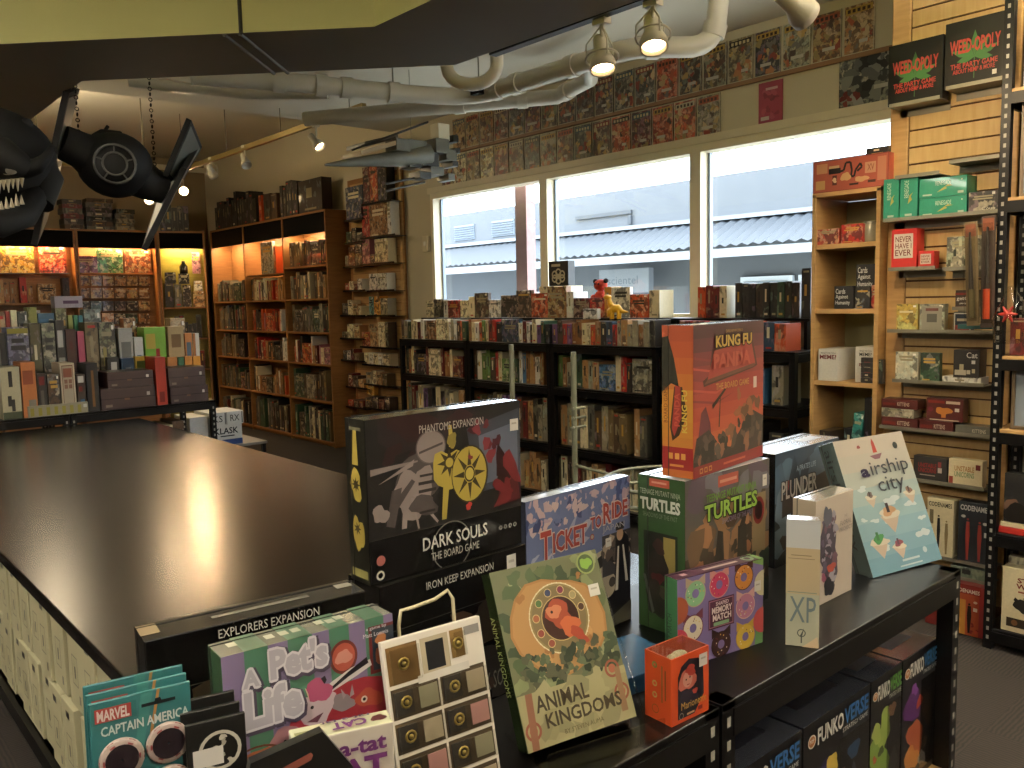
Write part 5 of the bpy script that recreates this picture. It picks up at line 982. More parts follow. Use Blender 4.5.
# third row, highest, at the back of the unit
row((.5, 6.10, RB), 0, .0, '', '', DARKP)
for (x0, y0, x1, c, st, lb, rc) in (
 (-6, 311, 3, CN['teal'], 'cover', 'teal box at the left frame edge, back row beyond the table', []), (3.5, 312, 12, '#b08a60', 'spine', 'tan box, back row beyond the table, beside the teal one', []), (12.5, 311, 17, '#8a2f22', 'plain', 'thin dark red book, back row beyond the table', []), (17.5, 310, 24, CN['cream'], 'spine', 'cream box, back row beyond the table', []),
 (24.5, 311, 34, '#4a5048', 'cover', 'grey-green box, back row beyond the table', []), (34.5, 307, 44, '#8a8a4a', 'spine', 'yellowish box, back row beyond the table', []), (44.5, 313, 61, '#3a5a70', 'plain', 'wide box with blue label, back row beyond the table', [(.1, .8, .6, .92, '#4a7aa0'), (.65, .8, .9, .92, '#b8b8b0')]),
 (74, 315, 79, '#9aa05a', 'plain', 'thin lime book, back row beyond the table', []), (79.5, 315, 84, '#3f7a5a', 'plain', 'thin green book, back row beyond the table', []), (84.5, 315, 89, '#2f6a78', 'plain', 'thin teal-blue book, back row beyond the table', []), (90, 309, 107, '#7a8078', 'cover', 'pale green-grey box with dark figures, back row beyond the table', []), (108, 313, 120, '#a86a40', 'cover', 'orange-brown box, back row beyond the table', []), (129, 318, 141, '#a8805a', 'cover', 'pale orange box, back row beyond the table', []), (175, 318, 190, '#a08560', 'cover', 'sandy box, back row near the shelf end', [])):
    nb(lb, x0, y0, x1, c, Y=6.10, dp=.1, style=st, base=RB, rects=rc)
o = nb('pale box with lavender scroll title topping the back row beyond the table', 62, 308, 73, '#6d6a4a', Y=6.10, dp=.1, base=RB)
zt = at(68, 308, Y=6.1).z+.001; o = nb('low lavender-labelled box lying across the back row', 62, 296, 90, '#a39aa0', Y=6.10, dp=.1, base=zt, style='plain') ; lt(o, 'front', [('Gammon', .3, .3, .85, .65, '#6a3a58', 0)] if False else [], [(.3, .35, .85, .62, '#6a4a68')])
# lower shelf goods and the white boxes beyond its end
row((1.42, 5.68, .452), 0, .7, ', lower shelf of the unit beyond the table', 'boxes on the lower shelf beyond the table', pal('grey,stone grey,brown,cream'), wr=(.07, .12), hr=(.2, .3), dr=(.2, .3), seed=191, frm='left')
row((.5, 5.68, .452), 0, .7, ', lower shelf of the leftmost unit', 'boxes on the lower shelf beyond the table', pal('white,cream,charcoal'), wr=(.07, .12), hr=(.2, .3), dr=(.2, .3), seed=192, frm='left')
lt_ = thing('low_bench', 'low grey bench holding the white boxes beyond the steel shelving', 'bench', (2.62, 6.55, 0)); MB().box((-.3, -.25, .40), (.3, .25, .42), mat('bench_grey', '#6a6862', .5), ch=.003).obj('bench_top', lt_)
for x in (-.29, .26):
    for y in (-.24, .21): MB().box((x, y, 0), (x+.03, y+.03, .40), BLACKM).obj('leg', lt_)
WB_ = '#cfcec8'; NAMEC.setdefault(WB_, 'white')
o = item('carton', 'carton', 'white carton with blue title on the low bench beyond the steel shelving', (2.48, 6.34, .4205), 0, .25, .3, .16, WB_, 'plain'); lt(o, 'front', [('KLASK', .12, .55, .88, .86, '#1c1c2a', .02)], [(.3, .42, .75, .48, '#3a3a44'), (.35, .0, 1, .28, '#2c4a8a')])
for k, x in enumerate((2.475, 2.61)):
    o = item('carton', 'carton', 'white slim carton with black marks, %s of the pair on the titled carton' % ('left', 'right')[k], (x, 6.33, .4205+.161), 0, .132, .32, .1, WB_, 'plain'); lt(o, 'front', [('RX' if k else 'KS', .2, .25, .75, .75, '#1f1f1f', .0)], [(.88, .05, .97, .95, '#8d8c86')])
o = item('carton', 'carton', 'long white carton lying behind the slim pair, beyond the steel shelving', (2.33, 6.36, .4205), 0, .14, .32, .24, WB_, 'plain')
for k in range(2):
    o = item('board_game_box', 'board game', 'dark box with yellow lower band, %s of two on the floor beyond the table end' % ('left', 'right')[k], (2.02+.2*k, 6.3, .102+.0), 0, .19, .25, .3, CN['charcoal'], 'plain', None) if False else None
# ================================================================== hanging models
BK = mat('model_black', '#070707', .7, noise=.2, nscale=30); PG = mat('model_panel_grey', '#6d7068', .5, noise=.1, nscale=20); RG = mat('model_ring_grey', '#5a5a58', .5)
YS = 4.2; cpos = at(115, 165, Y=YS)
sp = thing('model_spacecraft', 'black toy spacecraft with ringed round window and grey winged panels, hung on chains', 'model', cpos)
def rel(px, py, Y=YS): return at(px, py, Y=Y)-cpos
MB().ball((0, 0, 0), .15, BK, n=16, sc=(1.1, 1.05, 1.0)).box((-.07, -.05, .08), (.03, .1, .15), BK, ch=.01).obj('cabin', sp)
fwd = (Vector((0, 0, H))-cpos); fwd = Vector((fwd.x, fwd.y, 0)).normalized(); fq = fwd.to_track_quat('Z', 'Y').to_matrix().to_4x4()
Tw = Matrix.Translation(fwd*.168+Vector((.0, 0, -.02))) @ fq
rg = MB(); rg.torus((0, 0, .0), .085, .006, RG, Tw); rg.torus((0, 0, .0), .05, .005, RG, Tw)
for k in range(5): rg.tube([(.05*cos(k*pi/2.5+.3), .05*sin(k*pi/2.5+.3), 0), (.085*cos(k*pi/2.5+.3), .085*sin(k*pi/2.5+.3), 0)], .004, RG, 6, M=Tw)
rg.obj('window_ring', sp); MB().lathe([(.001, 0), (.083, 0), (.09, -.04)], BK, Tw, 24).obj('window_disc', sp)
ar = MB(); ar.tube([rel(95, 158), rel(80, 150), rel(62, 142)], [.11, .085, .08], BK, 10).tube([rel(130, 172), rel(150, 184), rel(165, 190)], [.11, .085, .07], BK, 10); ar.obj('wing_arm', sp) if False else None
MB().tube([rel(95, 158), rel(80, 150), rel(62, 142)], [.11, .085, .08], BK, 10).obj('wing_arm', sp); MB().tube([rel(130, 172), rel(150, 184), rel(165, 190)], [.11, .085, .07], BK, 10).obj('wing_arm', sp)
an = rel(100, 138); MB().tube([an-Vector((0, 0, .04)), an], .02, BK, 8).tube([an, rel(108, 126)], .008, BK, 6).obj('antenna', sp)
def wing(quads, name='wing'):
    for qd in quads:
        P = [Vector(rel(x, y, Y)) for x, y, Y in qd]; n_ = (P[1]-P[0]).cross(P[2]-P[0]).normalized()*.012
        f = MB()
        k = len(P); vs = [p+n_ for p in P]+[p-n_ for p in P]; c_ = sum(P, Vector())/k
        I = [c_+(p-c_)*.86 for p in P]; vi = [p+n_*1.15 for p in I]+[p-n_*1.15 for p in I]
        f.add(vs, [tuple(range(k)), tuple(range(k, 2*k))[::-1]]+[(i, (i+1) % k, k+(i+1) % k, k+i) for i in range(k)], BK); o_ = f.obj(name, sp)
        g_ = MB(); g_.add(vi, [tuple(range(k)), tuple(range(k, 2*k))[::-1]]+[(i, (i+1) % k, k+(i+1) % k, k+i) for i in range(k)], PG); g_.obj('grey_panel', o_)
wing([[(165, 176, 4.1), (189, 119, 4.0), (200, 146, 4.45), (176, 188, 4.5)], [(198, 144, 4.45), (184, 168, 4.1), (144, 250, 4.05), (158, 205, 4.5)]])
wing([[(66, 92, 4.0), (77, 88, 4.4), (58, 165, 4.5), (50, 165, 4.1)], [(50, 165, 4.1), (60, 160, 4.5), (44, 222, 4.45), (34, 245, 4.0)]])
def chain(x, y_top, pbot):
    top = Vector((pbot.x, pbot.y, y_top)); n_ = int((y_top-pbot.z)/.025); m_ = MB()
    for k in range(n_):
        m_.torus((pbot.x, pbot.y, pbot.z+.0125+k*.025), .008, .0025, BLACKM, n=8, k=4, ax='y' if k % 2 else 'x')
    return m_
pc = at(155, 172, Y=YS); tag(chain(0, CZ, pc).obj('hanging_chain'), 'right black chain holding up the black model spacecraft', 'chain')
pc = at(79, 140, Y=YS); tag(chain(0, CZ, pc).obj('hanging_chain'), 'left black chain holding up the black model spacecraft', 'chain')
# black beast head
YH = 3.95; hp = at(2, 165, Y=YH-.2); hd = thing('beast_head', 'black horned beast head sculpture with open toothy mouth at the left edge', 'sculpture', hp)
def hr_(px, py, Y=YH): return at(px, py, Y=Y-.2)-hp
bm = MB(); bm.ball((-.02, .12, .03), .2, BK, n=18, sc=(1.2, 1.1, 1.05)); bm.tube([hr_(-20, 160, 3.85), hr_(5, 158, 3.72), hr_(22, 166, 3.75)], [.09, .075, .045], BK, 12)
bm.tube([hr_(38, 190, 4.0), hr_(25, 216, 3.82), hr_(0, 224, 3.72), hr_(-25, 222, 3.7)], [.05, .045, .05, .05], BK, 12); bm.tube([hr_(35, 150, 4.0), hr_(45, 180, 4.0), hr_(40, 205, 3.95)], [.05, .07, .05], BK, 10); bm.obj('head', hd)
for pts, rr in (([hr_(8, 140), hr_(20, 138), hr_(26, 130), hr_(27, 124)], [.04, .03, .022, .014]), ([hr_(22, 170, 3.9), hr_(38, 166, 3.85), hr_(46, 158, 3.85), hr_(52, 148, 3.9)], [.04, .03, .02, .012]), ([hr_(15, 145, 4.1), hr_(32, 152, 4.05), hr_(44, 146, 4.05)], [.04, .03, .015])):
    MB().tube(pts, rr, BK, 10).obj('horn', hd)
MB().ball(hr_(27, 124), .022, BK).obj('horn_tip', hd)
MB().ball(hr_(6, 168, 3.72), .035, mat('eye_grey', '#8d8a80', .3), sc=(1.2, .6, .7)).obj('eye', hd)
TO = mat('tooth_ivory', '#c9bda0', .4)
for k in range(7): a_ = hr_(-6+4.6*k, 181-.5*k, 3.70+.012*k); MB().tube([a_, a_-Vector((0, 0, .035+.012*(k % 2)))], [.009, .001], TO, 6).obj('tooth', hd)
for k in range(7): a_ = hr_(-8+5*k, 214-1.6*k, 3.70+.015*k); MB().tube([a_, a_+Vector((0, 0, .035+.01*(k % 2)))], [.009, .001], TO, 6).obj('tooth', hd)
MB().tube([(-.02, .12, .2), (-.02, .12, CZ-hp.z)], .004, BLACKM, 6).obj('hanging_wire', hd)
# grey brick-built craft in front of the comics
YG = 5.0; gp = at(400, 158, Y=YG); gc = thing('brick_spacecraft', 'grey brick-built toy spacecraft with long nose and orange wing edge, hung before the comics', 'model', gp)
G1 = mat('brick_grey', '#6b6a5e', .45, noise=.1, nscale=40); G2 = mat('brick_dark', '#35342e', .45); G3 = mat('brick_tan', '#a88f6a', .45)
def gr(px, py, dy=0.): return at(px, py, Y=YG+dy)-gp
def bar(a, b_, r_, m_, n_=6): return MB().tube([a, b_], r_, m_, n_)
MB().tube([gr(325, 165), gr(345, 163), gr(380, 160), gr(410, 157), gr(428, 154)], [.008, .025, .045, .07, .08], G1, 8).obj('nose', gc)
ho = MB()
for k, (x, y, w_, h_, mm) in enumerate(((398, 146, .12, .08, G1), (412, 150, .16, .12, G1), (425, 160, .15, .1, G2), (437, 147, .12, .1, G1), (446, 156, .1, .08, G1), (432, 172, .12, .06, G1), (420, 176, .1, .05, G2), (446, 178, .06, .05, G1), (410, 166, .1, .04, G2), (450, 140, .05, .05, G2), (452, 152, .05, .04, G2), (450, 165, .05, .04, G2))):
    c_ = gr(x, y, .02*(k % 3)); ho.box((c_.x-w_/2, c_.y-.07, c_.z-h_/2), (c_.x+w_/2, c_.y+.07, c_.z+h_/2), mm, ch=.004)
ho.obj('hull', gc)
for (x0, y0, x1, y1, dy, mm) in ((361, 155, 396, 145, -.08, G3), (365, 146, 398, 138, .15, G1)):
    a_, b_ = gr(x0, y0, dy), gr(x1, y1, dy); d_ = (b_-a_); m_ = MB(); m_.add([a_, b_, b_+Vector((0, .25, .0)), a_+Vector((0, .25, 0)), a_+Vector((0, 0, .03)), b_+Vector((0, 0, .03)), b_+Vector((0, .25, .03)), a_+Vector((0, .25, .03))], [(0,3,2,1),(4,5,6,7),(0,1,5,4),(1,2,6,5),(2,3,7,6),(3,0,4,7)], mm); m_.obj('wing', gc)
for (x0, y0, x1, y1) in ((385, 184, 425, 176), (385, 191, 425, 182), (352, 150, 428, 122), (362, 146, 395, 138)): bar(gr(x0, y0), gr(x1, y1), .008, G2).obj('cannon', gc)
ck_ = gr(440, 133); MB().box((ck_.x-.05, ck_.y-.05, ck_.z-.06), (ck_.x+.05, ck_.y+.05, ck_.z+.06), TRIMC, ch=.004).obj('white_brick', gc)
cw = MB().tube([(gp.x+.1, gp.y, gp.z+.06), (gp.x+.1, gp.y, CZ)], .002, GREYSH, 5); tag(cw.obj('hanging_wire'), 'thin wire holding up the grey brick-built spacecraft', 'wire')
# ================================================================== grey wire rack between the displays
WRK = mat('rack_greygreen', '#5f6150', .5, .1)
rx, ry = 2.2, 2.0; rk = thing('wire_rack', 'grey-green floor-standing wire card rack behind the front display', 'rack', (rx, ry, 0))
px_ = at(574, 400, Y=2.15)-Vector((rx, ry, 0)); MB().tube([(px_.x, px_.y, .03), (px_.x, px_.y, 1.305)], .011, WRK, 10).obj('pole', rk)
px2 = at(512, 380, Y=2.55)-Vector((rx, ry, 0)); MB().tube([(px2.x, px2.y, .03), (px2.x, px2.y, 1.32)], .011, WRK, 10).obj('pole', rk)
MB().tube([(px_.x, px_.y, .03), (px2.x, px2.y, .03)], .012, WRK, 8).tube([(px_.x-.2, px_.y, .012), (px_.x+.25, px_.y, .012)], .012, WRK, 8).tube([(px2.x-.2, px2.y, .012), (px2.x+.2, px2.y, .012)], .012, WRK, 8).obj('foot_frame', rk)
for dz_ in (1.10, 1.065, 1.03): MB().tube([(px_.x-.03, px_.y-.02, dz_), (px_.x, px_.y, dz_-.004), (px_.x+.035, px_.y-.025, dz_)], .006, WRK, 6).obj('card_arm', rk)
bk_ = MB(); arc = [(-.05+.22*cos(t), -.38+.21*sin(t)) for t in [R(-20+220*k/16) for k in range(17)]]
for z_ in (.91, .86): bk_.tube([(px_.x+x, px_.y-.1+y, z_) for x, y in arc], .006, WRK, 6)
for (x, y) in arc: bk_.tube([(px_.x+x, px_.y-.1+y, .86), (px_.x+x, px_.y-.1+y, .91)], .003, WRK, 5)
bk_.tube([(px_.x, px_.y, .885), (px_.x-.05, px_.y-.1-.38+.21, .885)], .006, WRK, 6); bk_.obj('wire_basket', rk)
# ================================================================== the front display
SHR = dict(rough=.22)
def hero(name, label, pos, yaw, tilt, roll, w_, d_, h_, cf, cs, ct, cb='#1a1816', rough=.28, cat='board game', lid=True):
    o = thing(name, label, cat, pos, R(yaw), tilt=R(tilt), roll=R(roll))
    def mm(c, k): return mat('card_%s_%s_%02d' % (c.lstrip('#'), k, int(rough*100)), tuple(.78*x for x in hexc(c)), rough, coat=.12, spec=.3, noise=.06, nscale=14)
    carton(w_, d_, h_, mm(cf, 'f'), mm(cs, 's'), mat('card_top_%s' % ct.lstrip('#'), ct, .12, coat=1., spec=.8), mm(cb, 'b'), ch=.0015, lid=lid).obj('box', o); return o
def title(o, w_, d_, h_, items_, face='front', lift=.0026):
    a = Art(w_, d_, h_, face, lift=lift)
    for t_ in items_: a.text(t_[0], *t_[1:6], bold=t_[6] if len(t_) > 6 else .015, rot=t_[7] if len(t_) > 7 else 0, shear=t_[8] if len(t_) > 8 else 0)
    a.obj('title_lettering' if face == 'front' else 'spine_lettering' if face == 'left' else 'top_lettering', o)
def outl(t, u0, v0, u1, v1, oc, c, b=.03, e=.006):
    return [(t, u0+e*x, v0+e*y, u1+e*x, v1+e*y, oc, b) for x, y in ((-1, -1), (0, -1.3), (1, -1), (1.3, 0), (1, 1), (0, 1.3), (-1, 1), (-1.3, 0))]+[(t, u0, v0, u1, v1, c, b)]
def sticker(o, w_, d_, h_, u0, v0, u1, v1, face='front'):
    s_ = Art(w_, d_, h_, face, lift=.0027); s_.rect(u0, v0, u1, v1, '#e2ddd0'); s_.rect(u0+(u1-u0)*.2, v0+(v1-v0)*.55, u0+(u1-u0)*.8, v0+(v1-v0)*.7, '#b8b2a4'); s_.obj('price_sticker', o)
# --- explorers expansion
w_, d_, h_ = .268, .058, .249; o = hero('board_game_box', 'black shrink-wrapped expansion box behind the purple pet game', (.284, .954, ST+.0005), -7.2, 0, 0, w_, d_, h_, '#0f0e0d', '#12110f', '#2a2823', rough=.16)
title(o, w_, d_, h_, [('EXPLORERS EXPANSION', .3, .935, .76, .978, '#c9c5b8', .0)]); a = Art(w_, d_, h_); a.rect(.02, .74, .98, .745, '#3a3833').blobs(['#1f1c18', '#2a241c', '#3a2f20'], 10, 3, .1, .1, .9, .65, .05, .15); a.obj('cover_print', o); Art(w_, d_, h_, 'top').rect(.3, .4, .75, .55, '#6b675c').rect(.9, .5, .98, .8, '#8d897a').rect(.0, .3, .08, .9, '#8d7a58').obj('top_print', o)
# --- iron keep
w_, d_, h_ = .279, .08, .2325; o = hero('board_game_box', 'black expansion box standing under the knight artwork box', (.596, .961, ST+.0005), 1.6, 0, 0, w_, d_, h_, '#0f0e0e', '#12110f', '#1c1b18', rough=.18)
title(o, w_, d_, h_, [('IRON KEEP EXPANSION', .28, .895, .74, .945, '#c9c5b8', .0)]); a = Art(w_, d_, h_); a.rect(.02, .70, .98, .704, '#35332e').blob(.42, .5, .07, '#8a5a2c', 3).blob(.36, .42, .05, '#5a3a20', 5).blob(.7, .55, .1, '#3a2426', 8).blobs(['#2a2018', '#1f1a17', '#452c1c'], 14, 4, .2, .1, .8, .6, .04, .12).rect(.05, .3, .95, .302, '#35332e').text('DARK SOULS', .55, .08, .9, .2, '#8d897c', .0); a.obj('cover_print', o); sticker(o, w_, d_, h_, .84, .84, .91, .96)
# --- dark souls phantoms
w_, d_, h_ = .282, .05, .229; o = hero('board_game_box', 'big black box with pale knight and golden sun shield, topmost at left', (.587, .968, 1.1135+.001), .7, 0, 0, w_, d_, h_, '#141313', '#10100d', '#4d4d44', rough=.14)
a = Art(w_, d_, h_); a.rect(.0, .27, 1, 1, '#1a1818').poly([(.62, .86), (1, .95), (1, .45), (.68, .42)], '#3a3e48').poly([(.7, .8), (.98, .86), (.98, .5), (.72, .47)], '#5b6474').rect(.0, .268, 1, .272, '#34322e')  # blue-grey quads at upper right paint window glare on the wrap
a.blobs(['#2c1618', '#241c1e', '#301a1c'], 10, 2, .05, .72, .6, .95, .05, .14, .6)
# pale archer with round straw hat
PK = '#8a7d78'; PD = '#4a4240'; a.blob(.3, .6, .12, PD, 3, sq=1.2, amp=.3).blob(.24, .5, .09, PK, 5, sq=1.3).blob(.33, .55, .07, PK, 6, sq=1.2).rect(.3, .55, .4, .57, '#2a2422').rect(.3, .5, .41, .52, '#2a2422').rect(.31, .6, .4, .615, '#2a2422')
a.disc(.385, .78, .095, PK, 26, .92).disc(.385, .78, .095, '#5d5250', 26, .92, r0=.088).disc(.4, .775, .06, '#8a7c78', 20, .9).poly([(.31, .76), (.46, .80), (.46, .785), (.31, .745)], '#4a403e')
a.poly([(.02, .7), (.3, .71), (.3, .7), (.02, .66)], '#7d716d').poly([(.06, .6), (.28, .72), (.27, .68)], PK).poly([(.1, .34), (.14, .55), (.2, .56), (.15, .32)], PD).poly([(.19, .3), (.21, .52), (.24, .52), (.22, .3)], PK).poly([(.26, .5), (.29, .5), (.42, .3), (.41, .29)], '#8f827e').poly([(.25, .48), (.27, .48), (.3, .28), (.29, .28)], '#8f827e').blob(.07, .42, .045, PK, 9).poly([(.12, .44), (.26, .6), (.28, .58), (.15, .4)], PD).blob(.33, .42, .08, PD, 12, sq=.7).rect(.3, .37, .4, .385, '#2a2422')
# gold sun knight
G = '#b8a23c'; GD = '#3a3018'; a.poly([(.44, .3), (.47, .3), (.5, .56), (.46, .58)], G).blob(.5, .62, .1, G, 4, sq=1.15).star(.5, .66, .08, .035, 8, GD).disc(.5, .66, .025, G).poly([(.5, .76), (.535, .76), (.52, .9), (.5, .9)], G).blob(.52, .8, .035, '#8a7a30', 6)
a.disc(.635, .56, .125, GD, 28, 1.25).disc(.632, .562, .117, G, 28, 1.25)
for k in range(8):
    t = k*pi/4; AR = w_/h_; a.poly([(.632+.04*cos(t-.35), .562+AR*1.25*.04*sin(t-.35)), (.632+.04*cos(t+.35), .562+AR*1.25*.04*sin(t+.35)), (.632+.11*cos(t), .562+AR*1.25*.11*sin(t))], GD)
a.disc(.632, .562, .036, GD, 18, 1.2).disc(.632, .562, .028, '#c9b34a', 16, 1.2)
a.blobs(['#5e1c24', '#451820', '#7a2a32'], 12, 8, .62, .6, .95, .9, .012, .035, 1.1).poly([(.82, .3), (.86, .58), (.9, .62), (.97, .5), (.99, .32)], '#4a1518').blobs(['#6b1c20', '#2a1012'], 9, 9, .84, .32, .96, .6, .02, .05, 1.8).blob(.62, .35, .02, '#b8342c', 2)
for k in range(4): a.disc(.84+.035*k, .15, .013, '#a8a49a', 12, r0=.006)
a.disc(.06, .14, .026, '#b06058', 16).disc(.055, .05, .024, '#c9c5b8', 16, r0=.014); a.disc(.5, .12, .13, '#6d6a62', 30, 1., r0=.124); a.obj('cover_print', o)
title(o, w_, d_, h_, [('PHANTOMS EXPANSION', .31, .875, .73, .925, '#b4afa6', 0, 0, .0), ('DARK SOULS', .31, .13, .74, .215, '#d9d6cc', .012), ('THE BOARD GAME', .36, .055, .68, .105, '#b9b5a8', .0)]); sticker(o, w_, d_, h_, .92, .8, .98, .88)
a = Art(w_, d_, h_, 'left'); a.rect(0, .0, 1, 1, '#191810').poly([(.3, .72), (.4, .95), (.55, .95), (.6, .72)], G).blob(.45, .6, .28, G, 5, sq=1.5).star(.45, .6, .22, .1, 8, GD).blob(.5, .3, .26, '#a08c34', 7, sq=2.).star(.45, .33, .2, .08, 7, GD).rect(.1, .03, .9, .08, '#8d8648').rect(.2, .93, .8, .95, '#6b684e'); a.obj('spine_print', o)
# --- ticket to ride japan
w_, d_, h_ = .28, .032, .281; o = hero('board_game_box', 'blue-violet railway game box with snowy mountain, behind the green animal game', (.926, 1.025, ST+.0005), 2.4, 0, 0, w_, d_, h_, '#4d587c', '#3a3f52', '#c9cdd4', rough=.2)  # near-white top colour holds the window's glare on the wrap
a = Art(w_, d_, h_); a.rect(0, 0, 1, .45, '#1b1a1e').rect(0, .42, 1, 1, '#7280ac').blobs(['#d0b0bc', '#e0c0c4', '#6a7aa8', '#3f4c7c', '#e8ccc8', '#cdb4c4'], 80, 11, .0, .80, 1., .98, .012, .05, .6).blobs(['#b4bad4', '#8f9cc4', '#c4c8dc'], 22, 4, .05, .45, .9, .78, .02, .09, .35)
a.poly([(.02, .36), (.22, .57), (.30, .57), (.5, .44), (.5, .36)], '#8a90a4').poly([(.12, .46), (.22, .57), (.3, .57), (.4, .5), (.34, .5), (.3, .46), (.26, .51), (.22, .44), (.18, .5)], '#f0eee8').poly([(.4, .4), (.55, .52), (.75, .56), (.78, .5), (.78, .3), (.4, .28)], '#b9ac94').poly([(.5, .44), (.7, .52), (.76, .46), (.6, .4)], '#2a2826').disc(.75, .3, .09, '#b3a68e', 20).disc(.8, .31, .035, '#3a3430', 14)
a.rect(.7, .36, 1, .64, '#3f3c40').blobs(['#8a7468', '#2a2624', '#b09a84', '#5c5048'], 26, 6, .7, .42, .98, .62, .015, .04, 1.2).poly([(.82, .1), (.84, .6), (.9, .66), (.98, .58), (.98, .1)], '#16151a').disc(.885, .62, .035, '#b08a6c', 14, 1.3).poly([(.85, .7), (.92, .7), (.93, .65), (.84, .65)], '#1d1512').poly([(.86, .54), (.875, .54), (.86, .24), (.83, .24)], '#cfc6b4').poly([(.91, .54), (.925, .54), (.97, .28), (.94, .28)], '#cfc6b4').disc(.6, .66, .02, '#b3442e', 14).disc(.6, .66, .014, '#c9b8a0', 12)
a.poly([(.64, .02), (1, .14), (1, .0), (.64, 0)], '#5c5a4a').poly([(.02, .0), (.02, .3), (.6, .3), (.62, .0)], '#22242c'); a.obj('cover_print', o)
RO = '#b03c30'; CR = '#f4dccc'
sh = [('T', .115, .60, .21, .79), ('ICKET', .225, .635, .545, .765), ('TO', .58, .71, .69, .79), ('R', .71, .72, .79, .86), ('IDE', .80, .74, .965, .85)]
title(o, w_, d_, h_, [(t_[0], t_[1]-.006, t_[2]-.008, t_[3]+.006, t_[4]+.008, CR, .05) for t_ in sh]+[(t_[0], *t_[1:], RO, .025) for t_ in sh]+[('JAPAN', .70, .655, .93, .705, '#b9b8bc', 0)]); sticker(o, w_, d_, h_, .73, .56, .79, .62)
Art(w_, d_, h_, 'top').rect(.36, .3, .4, .7, '#7d8ab0').rect(.42, .3, .46, .7, '#8d9abf').rect(.48, .25, .56, .75, '#7d88a0').obj('top_print', o)
# --- green martial reptile game
w_, d_, h_ = .288, .105, .291; o = hero('board_game_box', 'large dark green box with bright green title, carrying the orange-red box', (1.198, .901, ST+.0005), 1.7, 0, 0, w_, d_, h_, '#4a3f31', '#3f5c30', '#c4ccc8', rough=.25)
a = Art(w_, d_, h_); a.rect(.0, .0, 1, .5, '#3a2c20').rect(0, .5, 1, 1, '#55504a').blobs(['#6b5138', '#8a6440', '#4a3828', '#a07048', '#3a3024'], 40, 21, .1, .15, .9, .75, .03, .11, 1.1).blobs(['#4a2c1c', '#7a4c30', '#96603c', '#2e2820'], 26, 22, .1, .1, .8, .45, .02, .08).blobs(['#5a4a55', '#6d6870'], 8, 23, .1, .8, .9, .95, .05, .12).rect(.78, .2, .95, .78, '#8d7a55').disc(.86, .66, .075, '#7a1f1a', 20, 1.3).disc(.86, .66, .05, '#2a1512', 18, 1.3).poly([(.3, .3), (.36, .62), (.42, .6), (.44, .28)], '#2a2620').poly([(.58, .2), (.6, .6), (.7, .6), (.72, .22)], '#2e2a22').rect(.36, .9, .6, .975, '#b04a34').rect(.38, .925, .58, .945, '#cf8a70').blobs(['#1e2420', '#263024'], 10, 24, .7, .05, 1, .35, .05, .12); a.obj('cover_print', o)
title(o, w_, d_, h_, [('TEENAGE MUTANT NINJA', .22, .81, .82, .875, '#5f8a2e', .02), ('SHADOWS OF THE PAST', .4, .655, .78, .69, '#7a6a8c', .0)]+outl('TURTLES', .2, .70, .83, .81, '#141a0c', '#8fb83c', .03, .006)); sticker(o, w_, d_, h_, .9, .82, .955, .9)
a = Art(w_, d_, h_, 'left'); a.rect(.0, .0, 1, 1, '#2f4a26').rect(.25, .935, .68, .985, '#b04a34').rect(.3, .955, .62, .968, '#cf8a70').rect(.12, .3, .85, .64, '#1c1f18').rect(.55, .35, .8, .62, '#8a7a3c').blob(.42, .42, .2, '#23201c', 3, sq=1.8).blob(.45, .55, .13, '#3a241f', 5).blob(.42, .34, .12, '#4a1a1c', 8).blob(.4, .2, .24, '#25221c', 9, sq=1.4).blob(.55, .25, .1, '#3e3a2a', 10).poly([(.1, .35), (.16, .35), (.35, .12), (.3, .1)], '#4a4a46'); a.obj('spine_print', o)
title(o, w_, d_, h_, [('TEENAGE MUTANT NINJA', .06, .87, .92, .915, '#a8aa98', .0), ('TURTLES', .06, .78, .92, .86, '#c9cbbc', .04), ('SHADOWS OF THE PAST', .12, .735, .86, .765, '#6f7a66', .0)], 'left')
# --- kung fu panda box (characters left out)
w_, d_, h_ = .282, .063, .275; o = hero('board_game_box', 'tall orange-red martial arts game box on top of the green box', (1.214, .895, 1.1725+.001), 7.1, 0, 0, w_, d_, h_, '#b5432a', '#b8641f', '#dcdee4', rough=.3)
a = Art(w_, d_, h_); a.rect(0, 0, 1, 1, '#a83c2a')
bands = ['#c8692f', '#c85c2c', '#c24f2a', '#b84429', '#ad3a2b', '#a0332d', '#8e2f2f', '#7a2b30', '#5f2830', '#4a252c']
for k, c in enumerate(bands): a.poly([(0, .1+.09*k), (1, .1+.09*k+.0), (1, min(1, .19+.09*k)), (0, min(1, .19+.09*k))], c)
for k in range(5): a.poly([(0, .5+.07*k), (.3, .46+.07*k), (.55, .52+.07*k), (.3, .475+.07*k), (0, .515+.07*k)], '#c24a3a' if k % 2 else '#8a2c30')
a.poly([(.02, .08), (.1, .42), (.16, .46), (.22, .34), (.26, .1)], '#6b2a34').poly([(.0, .12), (.04, .26), (.2, .3), (.34, .18), (.5, .14), (.7, .28), (.84, .36), (1, .3), (1, .08), (0, .06)], '#39302a').blobs(['#4d4136', '#2a2420', '#6a5040', '#8a5a3c', '#55483c'], 30, 31, .05, .1, .95, .3, .02, .08, .7).blobs(['#9a5a34', '#6d4a30'], 8, 33, .6, .3, .95, .5, .02, .05, 1.5).poly([(.24, .46), (.42, .56), (.43, .545), (.25, .43)], '#3a2a22').poly([(.33, .3), (.345, .3), (.36, .52), (.35, .52)], '#3a2a22')
